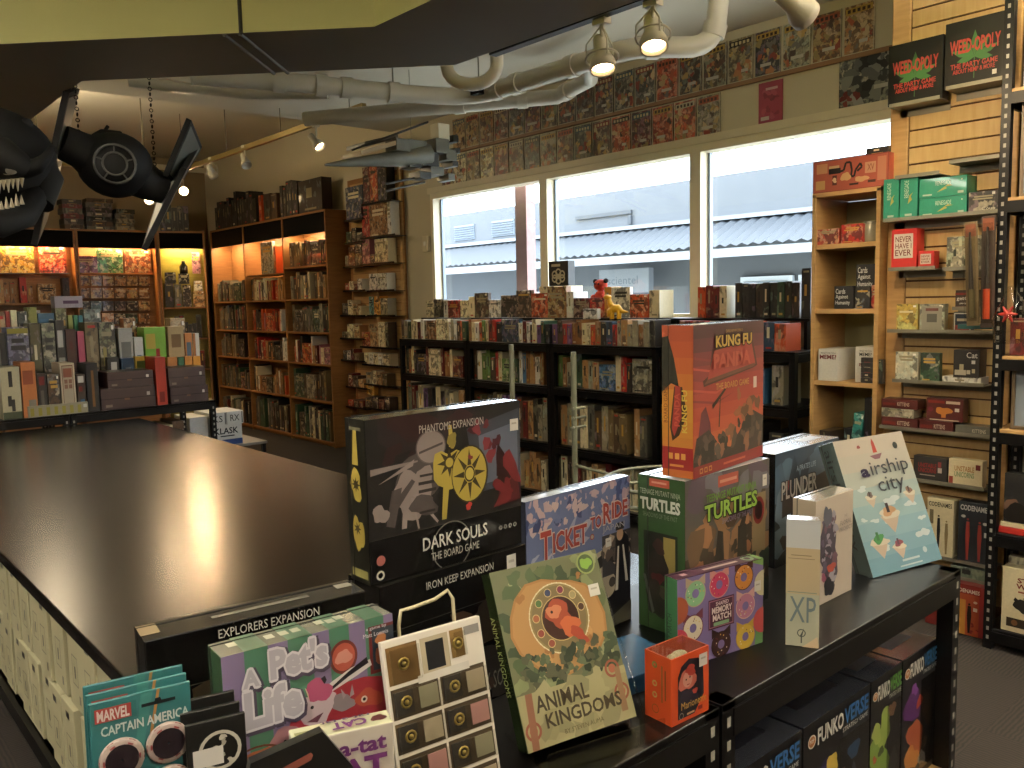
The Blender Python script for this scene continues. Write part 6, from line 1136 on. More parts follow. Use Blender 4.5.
a.poly([(.24, .83), (.82, .88), (.9, .68), (.83, .665), (.13, .59), (.12, .63), (.2, .66)], '#4a1f1a').poly([(.27, .82), (.8, .865), (.87, .69), (.18, .635)], '#a83a30').poly([(.18, .635), (.87, .70), (.85, .675), (.14, .605)], '#6b4030').rect(.84, .52, .89, .6, '#e0d4c8').rect(0, 0, 1, .075, '#8e1f1f')
for k in range(3): a.frame(.08+.06*k, .02, .12+.06*k, .055, .008, '#c98a34')
a.rect(.4, .03, .72, .045, '#c05a3a'); a.obj('cover_print', o)
title(o, w_, d_, h_, [('DREAMWORKS', .42, .935, .66, .955, '#b08a3c', 0)]+outl('KUNG FU', .28, .84, .8, .92, '#2f1a10', '#c9a23a', .035, .006)+[('PANDA', .25, .70, .78, .80, '#c0503c', .04), ('THE BOARD GAME', .28, .555, .76, .60, '#c08a3a', .02)], 'front')
a = Art(w_, d_, h_, 'left'); 
for k in range(8): a.rect(0, .16+.105*k, 1, .265+.105*k, ['#c07a22', '#c4811f', '#c98a22', '#c98624', '#bd6c24', '#b85c26', '#b05027', '#a84a28'][k])
a.rect(0, 0, 1, .2, '#8e1f1f').rect(.0, .0, 1, .05, '#b8641f').poly([(.26, .33), (.4, .6), (.66, .6), (.82, .42), (.56, .28), (.34, .24)], '#3d2c1c').poly([(.32, .32), (.44, .62), (.6, .6), (.64, .4), (.4, .27)], '#9a342a').poly([(.0, .56), (.0, .92), (.2, .93), (.4, .78), (.55, .6), (.3, .62)], '#2a2a20').rect(.2, .12, .35, .16, '#d09a3a').rect(.42, .12, .56, .16, '#d09a3a').rect(.62, .12, .76, .16, '#d09a3a').rect(.25, .07, .7, .085, '#c98a34'); a.obj('spine_print', o)
title(o, w_, d_, h_, [('KUNG FU', .66, .3, .84, .58, '#d0b23c', .03, 90), ('PANDA', .42, .34, .6, .56, '#b84a38', .03, 90), ('BOARD GAME', .08, .36, .2, .6, '#6b3a1a', .0, 90)], 'left')
# --- plunder
w_, d_, h_ = .305, .1, .263; o = hero('board_game_box', 'dark blue pirate game box behind the blue-white airship game', (1.659, 1.0, ST+.0005), 1.6, 0, 0, w_, d_, h_, '#2e3a48', '#15161a', '#c4cad6', rough=.22)
a = Art(w_, d_, h_); a.rect(0, 0, 1, .62, '#1c2026').rect(0, .6, 1, 1, '#384858').blobs(['#4a6072', '#2a3542', '#566f82'], 20, 41, .05, .6, .95, .95, .05, .14).poly([(.1, .5), (.28, .95), (.42, .6)], '#2a3644').blobs(['#6b7f90', '#1a1c22', '#43362e'], 18, 43, .05, .2, .95, .55, .05, .14).poly([(.1, .62), (.88, .74), (.9, .56), (.1, .42)], '#2c1f1c').blobs(['#b8402c', '#8a3a2c'], 3, 44, .14, .64, .24, .72, .01, .02); a.obj('cover_print', o)
title(o, w_, d_, h_, [("A PIRATE'S LIFE", .3, .80, .6, .85, '#a8bccc', .01)]+outl('PLUNDER', .08, .58, .62, .74, '#241512', '#c9c0b4', .02, .008))
Art(w_, d_, h_, 'top').rect(.6, .3, .9, .6, '#c2c8d2').obj('top_print', o)
# --- airship city, leaning
w_, d_, h_ = .231, .045, .305; o = hero('board_game_box', 'pale blue airship game box with floating islands, leaning back on the right', (1.751, .816, ST+.0015), -14, 21.5, -1, w_, d_, h_, '#a9bdc0', '#56625f', '#8d9488', cb='#6d7a7c', rough=.25)
a = Art(w_, d_, h_)
for k, c in enumerate(['#6f9aa8', '#7aa3ae', '#86abb3', '#93b3b5', '#a3b7b0', '#b4b9aa', '#bfb8a5', '#c4b8a4']): a.rect(0, k/8, 1, (k+1)/8, c)
for (u, v, s_) in ((.55, .5, .1), (.8, .45, .07), (.2, .62, .06), (.25, .38, .05), (.45, .36, .07), (.85, .22, .09), (.25, .18, .08), (.1, .4, .04), (.9, .33, .05)): a.blob(u, v, s_, '#c9d4d2', int(u*100), sq=.45, amp=.5)
def isle(u, v, s_, top, acc):
    a.poly([(u-s_, v), (u+s_, v+.01), (u+s_*.5, v-s_*.5), (u, v-s_*.95), (u-s_*.5, v-s_*.45)], '#c9b39a').blob(u, v+.01, s_, '#d8ccb0', int(v*77), sq=.35, amp=.3).blob(u, v+.03, s_*.6, top, int(u*70), sq=.6).rect(u-s_*.2, v+.02, u+s_*.1, v+.02+s_*.5, acc)
isle(.47, .4, .14, '#c99a6c', '#3a2f35'); isle(.22, .22, .12, '#3f8a4a', '#2f6a3a'); isle(.47, .16, .09, '#7a3a44', '#4a2a3a'); isle(.84, .52, .08, '#8a6a58', '#4a3a38'); isle(.28, .54, .07, '#6a5a52', '#3a302e')
a.poly([(.5, .87), (.56, .87), (.55, .95), (.53, .98), (.51, .95)], '#b8402c').poly([(.44, .85), (.62, .86), (.57, .82), (.5, .82)], '#8a5a64').disc(.84, .9, .035, '#3f4640', 14).blob(.32, .93, .02, '#9a4a44', 3).disc(.8, .1, .03, '#b9c8cc', 14).rect(.45, .055, .7, .07, '#c4d0d0').rect(.4, .02, .72, .03, '#c4d0d0'); a.obj('cover_print', o)
title(o, w_, d_, h_, [('a', .24, .70, .36, .765, '#2b2440', .04), ('irship', .385, .67, .93, .81, '#3a3d44', .0), ('city', .42, .54, .8, .68, '#3a3d44', .0)])
title(o, w_, d_, h_, [('airship city', .2, .2, .75, .95, '#2a2d2a', .0, -90)], 'left')
# --- white miniatures box and slim XP box
w_, d_, h_ = .152, .05, .215; o = hero('board_game_box', 'white box with a cluster of purple figures, left of the airship game', (1.50, .815, ST+.0005), 0, 0, 0, w_, d_, h_, '#cdbfae', '#b9ab94', '#9a9584', rough=.18)
a = Art(w_, d_, h_); a.blob(.34, .5, .26, '#3f3848', 5, sq=1.7).blobs(['#5c5068', '#2a2635', '#8a7f90', '#6d4a5a', '#a09aa5'], 34, 51, .18, .15, .52, .8, .02, .07, 1.3).blob(.3, .82, .1, '#5a5c6a', 7, sq=1.5).blob(.42, .32, .1, '#b8452c', 8, sq=.7).blob(.36, .14, .13, '#26242c', 9).blob(.22, .25, .06, '#a0506a', 10); a.obj('cover_print', o)
title(o, w_, d_, h_, [('THE', .72, .76, .8, .785, '#8a8078', 0), ('FLORAL', .62, .69, .92, .735, '#7d7370', 0), ('PROJECT', .6, .62, .95, .67, '#7d7370', 0)])
w_, d_, h_ = .056, .03, .228; o = hero('board_game_box', 'tall slim cream and pale green box with large XP letters', (1.302, .762, ST+.0005), -60, 0, 0, w_, d_, h_, '#b0b098', '#b8ae92', '#9a988a', rough=.16)
a = Art(w_, d_, h_); a.rect(.0, .75, 1, 1, '#c2c4c0').rect(.0, .42, 1, .78, '#bca880').rect(.06, .695, .85, .7, '#8a7a5a').rect(.15, .72, .75, .727, '#8a7a5a').rect(.05, .43, .92, .435, '#6d8a7a').disc(.48, .11, .13, '#4a5048', 14, r0=.1).poly([(.42, .08), (.52, .13), (.56, .15), (.5, .08)], '#4a5048').rect(.46, .03, .5, .085, '#4a5048').poly([(.5, 0), (.95, .09), (1, 0)], '#d4b890'); a.obj('cover_print', o)  # pale band across the top paints the glare of the clear wrap
title(o, w_, d_, h_, [('XP', .12, .2, .9, .4, '#6f7f80', .0)])
# --- donut memory game
w_, d_, h_ = .203, .031, .154; o = hero('board_game_box', 'small purple memory game box printed with iced rings, green side', (1.085, .832, ST+.0005), -10, 0, 0, w_, d_, h_, '#75659a', '#3d6a45', '#4a2338', rough=.32)
a = Art(w_, d_, h_); a.rect(.0, .0, 1, 1, '#7a6a9c')
a.poly([(.82, 1), (1, .92), (1, 1)], '#7faa5a').poly([(.9, .0), (1, .0), (1, .45), (.92, .3)], '#6a9a5a')
def ring(u, v, r_, c, ear, seed, hole='#75659a'):
    for s_ in (-1, 1): a.poly([(u+s_*r_*.95, v+r_*1.75), (u+s_*r_*.25, v+r_*1.25), (u+s_*r_*.95, v+r_*.7)], ear)
    a.disc(u, v, r_, ear, 22, 1.0).disc(u, v, r_*.92, c, 22).disc(u, v, r_*.34, hole, 14); q_ = random.Random(seed)
    for k in range(12): t = q_.uniform(0, 6.28); rr = r_*q_.uniform(.48, .82); x, y = u+rr*cos(t), v+rr*1.32*sin(t); a.rect(x-.005, y-.006, x+.005, y+.008, q_.choice(['#e8dcc0', '#6a2a2a', '#d8b03c']))
for (u, v, c, e_, s_) in ((.2, .8, '#86bd86', '#b8a080', 1), (.47, .83, '#c03058', '#c98a7a', 2), (.76, .84, '#d0862a', '#4a2320', 3), (.17, .42, '#dcd0b0', '#6b2a3a', 4), (.78, .5, '#c07a94', '#d8a89a', 5), (.49, .14, '#3a1f1c', '#2e1816', 6), (.78, .14, '#d8b32c', '#c9a02c', 7), (.0, .66, '#a05030', '#6b2a20', 8), (.0, .3, '#c0364a', '#8a2434', 9), (1.0, .72, '#d8cda0', '#cfc08c', 10), (.14, .0, '#6b2a48', '#5a2038', 11), (.99, .28, '#c04848', '#8a2434', 12)):
    r_ = .115
    if u < .1 or u > .9 or v < .05:   # rings cut by the card's edge
        P = [(min(max(u+r_*cos(t), 0), 1), min(max(v+r_*1.32*sin(t), 0), 1)) for t in [2*pi*k/24 for k in range(24)]]; a.poly(P, c)
    else: ring(u, v, r_, c, e_, s_)
a.rect(.34, .34, .64, .68, '#4a1a30').frame(.35, .355, .63, .665, .008, '#a06a7a').rect(.4, .37, .58, .41, '#7fb07a'); a.obj('cover_print', o)
title(o, w_, d_, h_, [('SHAPED', .42, .6, .57, .645, '#e0c8c8', .02), ('MEMORY', .375, .515, .61, .59, '#e8d8cc', .03), ('MATCH', .385, .43, .6, .505, '#e8d8cc', .03)]); sticker(o, w_, d_, h_, .88, .64, .96, .76)
a = Art(w_, d_, h_, 'top'); a.rect(.0, .0, 1, 1, '#4a2338').rect(.1, .3, .16, .6, '#d8b0b0').rect(.35, .35, .75, .55, '#cdbcae').disc(.88, .5, .06, '#8aa888', 16, r0=.03).rect(.95, 0, 1, 1, '#7faa5a'); a.obj('top_print', o)
title(o, w_, d_, h_, [('MEMORY MATCH', .3, .1, .65, .6, '#1f3a24', .0, 90)], 'left')
# --- small orange box
w_, d_, h_ = .082, .052, .101; o = thing('card_game_box', 'small orange-red window box with a red-haired doll portrait, at the shelf front', 'card game', (.928, .722, ST+.0005), R(-3.8))
OR = mat('orange_card', '#b8451f', .4, coat=.3); ORd = mat('orange_card_side', '#a83f1c', .4, coat=.3); m_ = MB()
m_.box((0, 0, 0), (w_, .002, h_), OR).box((0, .002, 0), (.002, d_-.002, h_), ORd).box((w_-.002, .002, 0), (w_, d_-.002, h_), ORd).box((0, d_-.002, 0), (w_, d_, h_), OR).box((.002, .002, 0), (w_-.002, d_-.002, .002), OR); m_.obj('box', o)
MB().box((.002, .002, h_-.0015), (w_-.002, d_-.002, h_), CLEAR).obj('clear_lid', o); MB().ball((.05, .03, h_-.018), .012, mat('cream_bloom', '#c9bd98', .6), sc=(1.4, .8, .7)).ball((.035, .03, h_-.02), .009, mat('cream_bloom', '#c9bd98')).obj('wrapped_figure', o)
MB().box((.004, .004, .003), (w_-.004, d_-.004, h_-.03), mat('olive_insert', '#3d3d28', .7)).obj('insert', o)
a = Art(w_, d_, h_); a.poly([(.16, .06), (.16, .7), (.25, .84), (.45, .92), (.7, .88), (.84, .76), (.86, .3), (.6, .06)], '#1f1a22').blob(.42, .62, .2, '#c0604a', 3, sq=1.2).disc(.42, .62, .13, '#c98a76', 18, 1.15).blob(.5, .74, .14, '#a8301f', 5, sq=.7).disc(.38, .62, .018, '#1a1414').disc(.48, .64, .018, '#1a1414').rect(.4, .53, .47, .545, '#8e2420').blob(.45, .32, .22, '#2a2430', 7, sq=.8).blob(.62, .4, .06, '#b8402c', 8).disc(.25, .1, .06, '#8d8a80', 14, r0=.045).rect(.4, .08, .6, .11, '#c9a070').rect(.7, .08, .82, .14, '#8e2420'); a.obj('cover_print', o)
title(o, w_, d_, h_, [('Marionette', .22, .2, .9, .31, '#d0a03c', .0)]); sticker(o, w_, d_, h_, .7, .74, .92, .93)
a = Art(w_, d_, h_, 'left'); a.disc(.38, .83, .1, '#7d7a3c', 16, r0=.04).disc(.38, .55, .09, '#b0a45a', 16, r0=.05).disc(.38, .38, .09, '#b0a45a', 16, r0=.05).disc(.4, .17, .13, '#6b5a2c', 18, r0=.11).rect(.62, .3, .68, .85, '#8a5a2c').rect(.75, .35, .8, .8, '#7a4c24'); a.obj('spine_print', o)
# --- teal-blue game lying behind the small orange box
item('board_game_box', 'board game', 'blue game lying flat between the green animal game and the orange box', (.93, .83, ST+.0005), R(-8), .15, .13, .03, '#1f4a6a' if '#1f4a6a' in NAMEC else NAMEC.setdefault('#1f4a6a', 'blue') and '#1f4a6a', 'plain')
# --- animal kingdoms on clear stand
w_, d_, h_ = .18, .029, .243; o = hero('board_game_box', 'mossy green animal kingdom game with orange round emblem, leaning on a clear stand', (.717, .799, ST+.012), -13.4, 21.7, -1.7, w_, d_, h_, '#6d6c48', '#26321a', '#3a4228', rough=.18)
a = Art(w_, d_, h_); a.rect(0, 0, 1, 1, '#66694a').blobs(['#4a5a38', '#7d8458', '#37452c', '#8d9068', '#55603c'], 60, 61, .03, .3, .97, .98, .03, .09).blob(.5, .62, .42, '#a5753c', 7, sq=.95, amp=.12).blob(.5, .62, .4, '#b0834a', 7, sq=.95, amp=.12).blobs(['#9a6a34', '#bf9050'], 14, 62, .2, .4, .8, .88, .02, .05)
a.disc(.52, .66, .275, '#d8c9a0', 34, 1., r0=.265).disc(.52, .66, .265, '#8a7a48', 34).disc(.52, .66, .25, '#7a6a44', 34).disc(.53, .655, .175, '#c0a868', 30).disc(.53, .655, .168, '#3a1f16', 30)
for k, c in enumerate(['#8e4030', '#8a3a2c', '#a05a34', '#4a6a38', '#2c3a5a', '#7a2a44', '#9a9060', '#4a2c20']): t = R(235-k*32); a.disc(.525+.215*cos(t), .66+.215*(w_/h_)*sin(t), .034, '#c9b078', 14).disc(.525+.215*cos(t), .66+.215*(w_/h_)*sin(t), .028, c, 14)
for k in range(40): t = 2*pi*k/40; a.disc(.52+.27*cos(t), .66+.27*(w_/h_)*sin(t), .007, '#e0d4b4', 6)
a.blob(.52, .68, .12, '#9a4022', 5, sq=.9).blob(.6, .6, .1, '#c06030', 6, sq=.7, a0=-.6).blob(.48, .7, .06, '#c97a50', 8).blob(.66, .54, .09, '#a03c20', 9, sq=.5, a0=-.7).disc(.46, .7, .012, '#2a1510')
a.blobs(['#3a4630', '#4e5a3e', '#2a3424', '#5c6648', '#50503a'], 70, 63, .12, .32, .95, .5, .015, .05).disc(.87, .93, .088, '#8d9a58', 20).disc(.87, .93, .074, '#4a5a34', 18).blob(.87, .93, .05, '#7fa83c', 4).rect(0, 0, 1, .3, '#9a9468').blobs(['#8f895e', '#9a946a', '#86805a'], 20, 64, .1, .05, .9, .3, .05, .12)
for (u, v) in ((.08, .1), (.92, .16), (.88, .3)): a.disc(u, v, .07, '#8a4a34', 18, r0=.05).disc(u, v, .035, '#a05a40', 12)
a.poly([(.04, .0), (.1, .0), (.13, .3), (.07, .3)], '#8a5a40').poly([(.88, .05), (.94, .05), (.95, .3), (.9, .3)], '#8a6a48'); a.obj('cover_print', o)
title(o, w_, d_, h_, [('ANIMAL', .14, .185, .62, .275, '#3a2f1c', .02), ('KINGDOMS', .2, .09, .9, .17, '#3a2f1c', .02), ('STEVEN AUNT', .3, .035, .7, .06, '#5a5030', .0)] if False else [('ANIMAL', .14, .185, .62, .275, '#3a2f1c', .02), ('KINGDOMS', .2, .09, .9, .17, '#3a2f1c', .02), ('BY STEVEN AUMA', .34, .035, .7, .06, '#5a5030', .0)]); sticker(o, w_, d_, h_, .84, .73, .94, .8)
title(o, w_, d_, h_, [('ANIMAL KINGDOMS', .2, .3, .7, .75, '#9aa05a', .0, -90)], 'left')
o = thing('acrylic_stand', 'clear acrylic stand holding the green animal kingdom game', 'display stand', (.717, .775, ST+.0005), R(-13.4)); MB().box((.0, -.02, 0), (.19, .1, .003), CLEAR).box((0, -.023, 0), (.19, -.02, .03), CLEAR).obj('tray', o); MB().tube([(0, .02, .003), (0, .13, .18)], .002, CLEAR, 6).tube([(.19, .02, .003), (.19, .13, .18)], .002, CLEAR, 6).obj('back_support', o)
# --- pet's life
w_, d_, h_ = .194, .048, .266; o = hero('board_game_box', 'purple and green striped pet game box in shrink wrap', (.313, .801, ST+.0008), -5.7, 2.4, 0, w_, d_, h_, '#7d6c90', '#3f5a40', '#7d7d70', rough=.16)
a = Art(w_, d_, h_); a.rect(0, 0, 1, 1, '#7f6e93')
for (u0, u1) in ((.12, .25), (.36, .5), (.6, .72), (.82, .94)): a.rect(u0, 0, u1, 1, '#4a7a60')
a.band(.42, .68)
a.disc(.68, .66, .085, '#6a2a22', 24, 1.15).disc(.68, .66, .07, '#b0503c', 22, 1.15).blob(.68, .66, .045, '#cf8a78', 3).rect(.84, .5, 1, .8, '#6a1f1c').rect(.86, .52, 1, .78, '#2a3540').blob(.93, .6, .05, '#a05a38', 4, sq=1.3).blob(.92, .7, .04, '#b8703c', 5)
a.poly([(.36, .36), (.42, .46), (.6, .5), (.8, .5), (.95, .46), (1, .44), (1, .18), (.4, .14)], '#9a2430').blob(.45, .34, .12, '#b03040', 6, sq=.9).poly([(.55, .5), (.6, .47), (.75, .52), (.85, .56), (.84, .6), (.72, .58), (.6, .53)], '#d8d0cc').poly([(.5, .5), (.52, .56), (.56, .58), (.57, .55), (.55, .52), (.6, .5), (.7, .56), (.82, .62), (.83, .58), (.7, .53), (.58, .47)], '#221c22')
a.blob(.5, .4, .1, '#c9b4b8', 8, sq=1.1).poly([(.46, .46), (.44, .54), (.5, .48)], '#d8c4a0').blob(.52, .5, .07, '#b04a70', 9).disc(.475, .41, .01, '#1a1414').poly([(.44, .33), (.5, .31), (.54, .36), (.5, .35)], '#6a3a48').blob(.66, .38, .07, '#8a7d80', 10, sq=.7).poly([(.66, .4), (.65, .47), (.68, .42)], '#9a8d90').poly([(.7, .4), (.72, .48), (.73, .41)], '#9a8d90').blob(.82, .36, .08, '#a8452c', 11, sq=.7).disc(.79, .36, .02, '#e0d4c4').disc(.79, .36, .01, '#1a1414')
a.blob(.33, .25, .1, '#b07a80', 12, sq=.9).disc(.31, .26, .009, '#1a1414').blob(.15, .2, .12, '#a85a30', 13, sq=.55).disc(.15, .2, .15, '#6a3418', 20, .55, r0=.13).blob(.15, .12, .13, '#8d7d70', 14, sq=.5)
a.obj('cover_print', o)
def lab(tx, u0, v0, u1, v1, b=.045): return outl(tx, u0+.008, v0-.008, u1+.008, v1-.008, '#4a3f52', '#e0dbe0', b, .014)[:8]+outl(tx, u0, v0, u1, v1, '#dcd6dc', '#b9b3bc', b, .008)
title(o, w_, d_, h_, lab('A', .13, .72, .21, .8)+lab("Pet's", .26, .73, .58, .90)+lab('Life', .14, .5, .42, .67)+[('9 lives', .04, .83, .16, .87, '#cfc8d4', .01), ('a game by', .8, .92, .93, .945, '#d8d2dc', .0), ('Matt Loomis', .8, .885, .96, .91, '#d8d2dc', .0), ('& Isaac Shalev', .78, .85, .96, .875, '#d8d2dc', .0)] if False else lab('A', .1, .855, .19, .925)+lab("Pet's", .25, .86, .58, .985)+lab('Life', .1, .69, .42, .84)+[('a game by', .82, .95, .95, .968, '#d8d2dc', .0), ('Matt Loomis', .8, .925, .96, .942, '#d8d2dc', .0)])
a = Art(w_, d_, h_, 'top')
for (u0, u1) in ((.12, .25), (.36, .5), (.6, .72), (.82, .94)): a.rect(u0, 0, u1, 1, '#4f6f58')
for (u, v) in ((.1, .6), (.3, .5), (.38, .5), (.45, .5), (.6, .6), (.66, .5), (.72, .6)): a.rect(u-.025, v-.15, u+.025, v+.12, '#b9b8a0')
a.obj('top_print', o)
# --- rat-a-tat cat
w_, d_, h_ = .103, .029, .185; o = hero('card_game_box', 'white card game box with purple slanted title, half hidden in front of the pet game', (.356, .748, ST+.0005), -19.3, 0, 0, w_, d_, h_, '#c9c0b0', '#b9b49c', '#c4c4a0', rough=.4, cat='card game')
title(o, w_, d_, h_, [('rat-a-tat', .08, .86, .92, .94, '#6a2a6a', .03, 0, .004), ('CAT', .2, .70, .92, .84, '#6a2a6a', .04, 0, .004)]); a = Art(w_, d_, h_); a.rect(.2, .655, .95, .67, '#5a5048').poly([(.2, .2), (.5, .6), (.55, .58), (.3, .2)], '#4a6a50').poly([(.6, .5), (.9, .62), (.92, .6), (.65, .45)], '#4a6a50').blobs(['#8a7a5c', '#6a5a78', '#55704a'], 12, 71, .15, .1, .85, .5, .05, .14); a.obj('cover_print', o)
title(o, w_, d_, h_, [('CAT', .4, .1, .75, .6, '#6a2a6a', .04, 180), ('rat-a-tat', .3, .65, .8, .85, '#4a2a4a', .02, 180)], 'top'); Art(w_, d_, h_, 'top').blob(.88, .5, .07, '#5a2a2a', 3).rect(.04, .4, .2, .6, '#8a8a58').obj('top_print', o)
# --- board of pin badges
w_, d_, h_ = .132, .008, .247; o = thing('pin_display', 'white-framed board of small bagged enamel pins on a wire easel', 'display board', (.474, .724, ST+.002), R(-5.7), tilt=R(12.3), roll=R(.2))
MB().box((0, 0, 0), (w_, d_, h_), mat('board_white', '#cfc8ba', .5), ch=.001).obj('board', o)
q = random.Random(33)
cells = [(0.03, .80, .33, .97, '#7a5a2c'), (.36, .80, .64, .97, '#c4b594'), (.66, .84, .8, .97, '#8a6a34')]+[(.03+.48*c_, .04+.152*r_, .49+.48*c_, .175+.152*r_, '#4a3c28') for r_ in range(5) for c_ in range(2)]
a = Art(w_, d_, h_)
for (u0, v0, u1, v1, c) in cells: a.rect(u0, v0, u1, v1, c)
a.rect(.41, .82, .59, .95, '#15171c').rect(.81, .93, .97, .97, '#8d8a84').rect(.3, .775, .82, .81, '#e0dacb'); a.obj('backing_print', o)
GP = mat('pin_gold', '#b09a55', .3, .8)
for i, (u0, v0, u1, v1, c) in enumerate(cells):
    if i == 1: continue
    uu, vv = (u0+u1)/2, (v0+v1)/2; pn = MB(); T_ = lambda u, v, y=-.002: (u*w_, y, v*h_)
    pn.torus(T_(uu-.1*(i > 2), vv), .006, .0016, GP, n=10, k=5, ax='y').ball(T_(uu-.1*(i > 2), vv, -.003), .003, GP, n=6); 
    if i > 2: pn.box((w_*(u1-.2), -.0025, h_*(v0+.02)), (w_*(u1-.02), -.0012, h_*(v1-.02)), mat('pin_card_%d' % (i % 3), ['#a89a80', '#b0807a', '#8f8a70'][i % 3], .5)).box((w_*(u0+.02), -.002, h_*(v0+.015)), (w_*(u0+.2), -.001, h_*(v1-.015)), mat('pin_felt', '#211c16', .8))
    pn.obj('enamel_pin', o)
    MB().box((w_*(u0+.01), -.0085, h_*(v0+.008)), (w_*(u1-.01), -.0078, h_*(v1-.008)), CLEAR).obj('clear_bag', o)
wc = mat('wire_cream', '#b5aa88', .4); ez = thing('wire_easel', 'cream wire easel standing behind the board of pins', 'easel', (.474, .742, ST+.0005), R(-5.7))
MB().tube([(.04, .055, .15), (.04, .062, .245), (.044, .063, .262), (.06, .063, .262), (.09, .063, .265), (.108, .063, .272), (.113, .06, .262), (.113, .05, .15)], .0022, wc, 8).tube([(.04, .055, .15), (.03, .012, .003), (.03, -.05, .003)], .0022, wc, 8).tube([(.113, .05, .15), (.12, .012, .003), (.12, -.05, .003)], .0022, wc, 8).tube([(.03, .06, .003), (.09, .14, .003)], .002, wc, 6).tube([(.04, .055, .15), (.09, .14, .003), (.113, .05, .15)], .0022, wc, 8).obj('wire_frame', ez)
# --- hanging token packs
for k in range(3):
    w_, h_ = .088, .262; o = thing('poker_chip_pack', 'teal hanging pack of dark poker chips, %s of three at the lower left' % ('frontmost', 'middle', 'rearmost')[k], 'game chips', (.182+.001*k, .795+.012*k, ST+.002), R(-8.2), group='chip packs', tilt=R(2), roll=R(1))
    if k: o.location.z += .004*k
    MB().box((0, 0, 0), (w_, .003, h_), mat('chip_card', '#255a5c', .4, coat=.3, noise=.2, nscale=20), ch=.001).obj('hang_card', o)
    a = Art(w_, .003, h_); a.rect(.02, .92, .45, .98, '#2c6a68').poly([(.5, 1), (.62, 1), (.5, .8), (.42, .8)], '#3a7d78').poly([(.66, 1), (.69, 1), (.56, .78), (.53, .78)], '#b07a3c').rect(.05, .925, .4, .975, '#a83a34')
    pts = [(.5, .945), (.84, .945), (.84, .957), (.7, .957), (.69, .968), (.64, .968), (.63, .957), (.5, .957)]; a.poly(pts, '#14181a')
    a.obj('card_print', o); b2 = Art(w_, .003, h_, lift=.0012); b2.text('MARVEL', .07, .93, .38, .97, '#e0ccc4', .03).text('CAPTAIN AMERICA', .1, .875, .97, .91, '#cfd2cc', .02, shear=.003); b2.obj('title_lettering', o)
    if k == 0:
        for (cx_, cz_) in ((.28, .785), (.74, .80), (.28, .63), (.74, .64)):
            c_ = MB(); Q_ = Matrix.Translation((cx_*w_, -.002, cz_*h_)) @ Matrix.Rotation(R(90), 4, 'X'); c_.lathe([(.001, .004), (.018, .004), (.0195, .003), (.0195, 0)], mat('chip_rim', '#8f8078', .4), Q_, 24).lathe([(.001, .0045), (.0145, .0045)], mat('chip_face', '#1b1418', .25), Q_, 22)
            for j in range(6): t = j*pi/3; c_.add([(.0148*cos(t-.16), .0148*sin(t-.16), .0043), (.0195*cos(t-.16), .0195*sin(t-.16), .0033), (.0195*cos(t+.16), .0195*sin(t+.16), .0033), (.0148*cos(t+.16), .0148*sin(t+.16), .0043)], [(0, 1, 2, 3)], mat('chip_red', '#6b1c20', .4), Q_)
            c_.obj('poker_chip', o)
w_, h_ = .055, .225
for k in range(3):
    o = thing('token_pack', 'black hanging token pack with round pale emblem, %s of three beside the teal packs' % ('frontmost', 'middle', 'rearmost')[k], 'game tokens', (.262+.001*k, .775+.014*k, ST+.002+.006*k), R(-14), group='token packs')
    MB().box((0, 0, 0), (w_, .004, h_), mat('token_card', '#100f0e', .35, coat=.2), ch=.001).obj('hang_card', o)
    a = Art(w_, .004, h_); a.disc(.55, .86, .36, '#c9c2b0', 22).disc(.55, .86, .3, '#1a1815', 20).blobs(['#c9c2b0', '#a8a290'], 7, 80+k, .35, .8, .75, .92, .04, .1).rect(.1, .8, .6, .88, '#e0dbd0').text('TOKEN PACK', .55, .08, .85, .66, '#b9a878', .02, 90); a.obj('card_print', o)
# --- black pack with hang hole
o = thing('hanging_pack', 'black card pack with a hang slot, leaning by the white card game at the bottom', 'card pack', (.292, .712, ST+.001), R(-14)); w_, h_ = .1, .215
prof = [(0, 0), (w_, 0), (w_, h_*.8), (w_*.72, h_), (w_*.05, h_*.94), (0, h_*.85)]
T_ = Matrix(((1,0,0,0),(0,0,-1,.012),(0,1,0,0),(0,0,0,1))); MB().prism(prof, 0, .012, mat('token_card', '#100f0e'), T_).obj('box', o)
a = Art(w_, .012, h_, lift=.0006); a.poly([(.3, .845), (.6, .885), (.62, .905), (.6, .92), (.3, .88), (.28, .86)], '#8a4a3c').blobs(['#8d9060', '#a8a878', '#6d7048'], 10, 90, .35, .6, .75, .72, .03, .07).rect(.1, .1, .9, .5, '#1c1a18'); a.obj('cover_print', o)
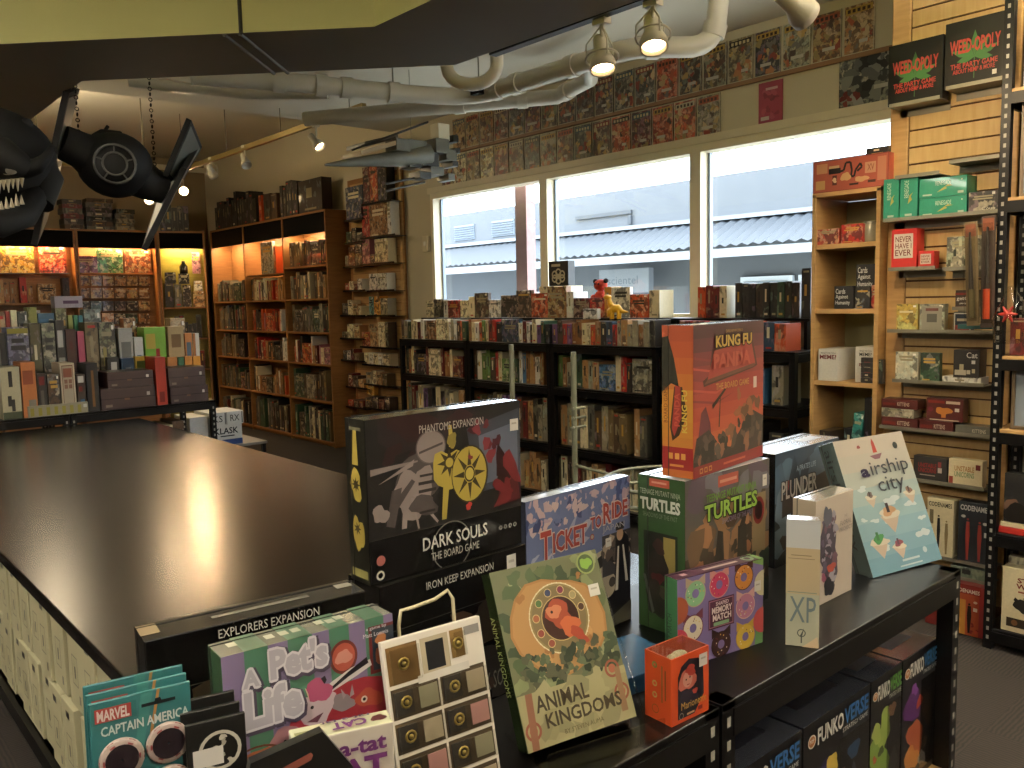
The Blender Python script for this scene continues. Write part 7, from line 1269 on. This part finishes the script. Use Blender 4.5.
# --- lower shelf of the front unit: figure game boxes
VZ = .4205
def funko(x0, w_, label, tcol, arts, seed):
    d_, h_ = .12, .298; o = hero('board_game_box', label, (x0, .745, VZ), 0, 0, 0, w_, d_, h_, '#131214', '#131214', '#2f3138', rough=.35)
    a = Art(w_, d_, h_); q_ = random.Random(seed); a.rect(.02, .02, .98, .8, '#19181b')
    for (u, v, r_, c, sq) in arts: a.blob(u, v, r_, c, int(q_.random()*99), sq=sq, amp=.4)
    a.obj('cover_print', o); narrow = w_ < .2
    b2 = Art(w_, d_, h_, lift=.003); b2.disc(.1, .885, .055 if not narrow else .075, '#e8e0cc', 18, .9).disc(.1, .885, .045 if not narrow else .062, '#c07a34', 16, .9).text('POP', .07, .875, .13, .9, '#e8e0cc', .02).text('FUNKO', .18, .835, .56, .945, '#e0dccf', .03).text('VERSE', .57, .845, .95, .955, tcol, .03).text('STRATEGY GAME', .55, .8, .94, .83, '#d8d4c8', .0); b2.obj('title_lettering', o)
    c_ = Art(w_, d_, h_, 'top'); c_.rect(.2, .35, .8, .7, '#24252c').text('POP', .32, .4, .5, .66, '#15151a', .0).text('FUNKO', .52, .4, .72, .66, '#15151a', .0); c_.obj('top_print', o)
    MB().box((w_*.52, -.0022, h_*.06), (w_*.98, -.0016, h_*.76), CLEAR).obj('window_sheet', o); return o
funko(1.745, .175, 'narrow black figure game box with purple and orange artwork, farthest right on the lower shelf', '#2c6a9a', [(.3, .6, .2, '#5a2a6a', 1.2), (.4, .35, .22, '#a8502c', 1.), (.3, .2, .2, '#c07a2c', .8), (.75, .5, .14, '#3a2c22', 1.8), (.5, .6, .08, '#b8432c', 1), (.6, .14, .1, '#8d8a84', 1), (.35, .72, .08, '#8a4a9a', 1), (.7, .25, .06, '#5a4a3a', 1)], 1)
funko(1.60, .14, 'narrow black figure game box with lime green creature artwork on the lower shelf', '#5a9a3a', [(.3, .35, .3, '#7a9a3a', 1.5), (.45, .6, .2, '#9ab04a', 1.4), (.2, .6, .15, '#a8b858', 1), (.7, .7, .1, '#a87858', 1.2), (.35, .45, .08, '#3a4a22', 1), (.3, .2, .16, '#b0bf5a', 1), (.75, .3, .14, '#3a3a3a', 1.6), (.15, .42, .06, '#a8482c', 1)], 2)
funko(1.338, .258, 'wide black figure game box with blue and yellow shapes on the lower shelf', '#2c6aa8', [(.3, .55, .14, '#2c2450', 1.2), (.42, .62, .09, '#d0b03c', 1), (.28, .35, .2, '#3a3a80', 1), (.75, .62, .08, '#2c5a8a', 1), (.76, .4, .06, '#4a5a6a', 2.2), (.78, .25, .08, '#3a8a6a', 1), (.55, .5, .06, '#8a6a5a', 1), (.12, .6, .05, '#c9c4d0', 1)], 3)
funko(1.075, .258, 'wide black figure game box with blue title at the left of the lower shelf', '#2c6aa8', [(.3, .5, .16, '#4a2a3a', 1.2), (.5, .4, .14, '#2a4a6a', 1), (.75, .5, .12, '#6a5a3a', 1.4), (.2, .3, .1, '#8a3a2c', 1)], 4)
row((1.08, .93, VZ), 0, .82, ', lower shelf of the right front unit, behind the figure games', 'dark boxes behind the figure games', pal('black,charcoal,black'), wr=(.2, .26), hr=(.26, .29), dr=(.12, .16), seed=201, frm='left') if False else None
item('board_game_box', 'board game', 'long dark box with small white words, lying behind the figure games', (1.08, .89, VZ), 0, .42, .2, .33, CN['black'], 'plain'); 
item('board_game_box', 'board game', 'dark box on the lower shelf of the left front unit', (.6, .8, VZ), 0, .3, .2, .3, CN['black'], 'plain')
ws_ = thing('wooden_tray', 'small wooden tray edge poking out under the rightmost figure game', 'tray', (1.80, .735, VZ-.0)) if False else None
# ================================================================== tidy the view layer
bpy.context.view_layer.update()
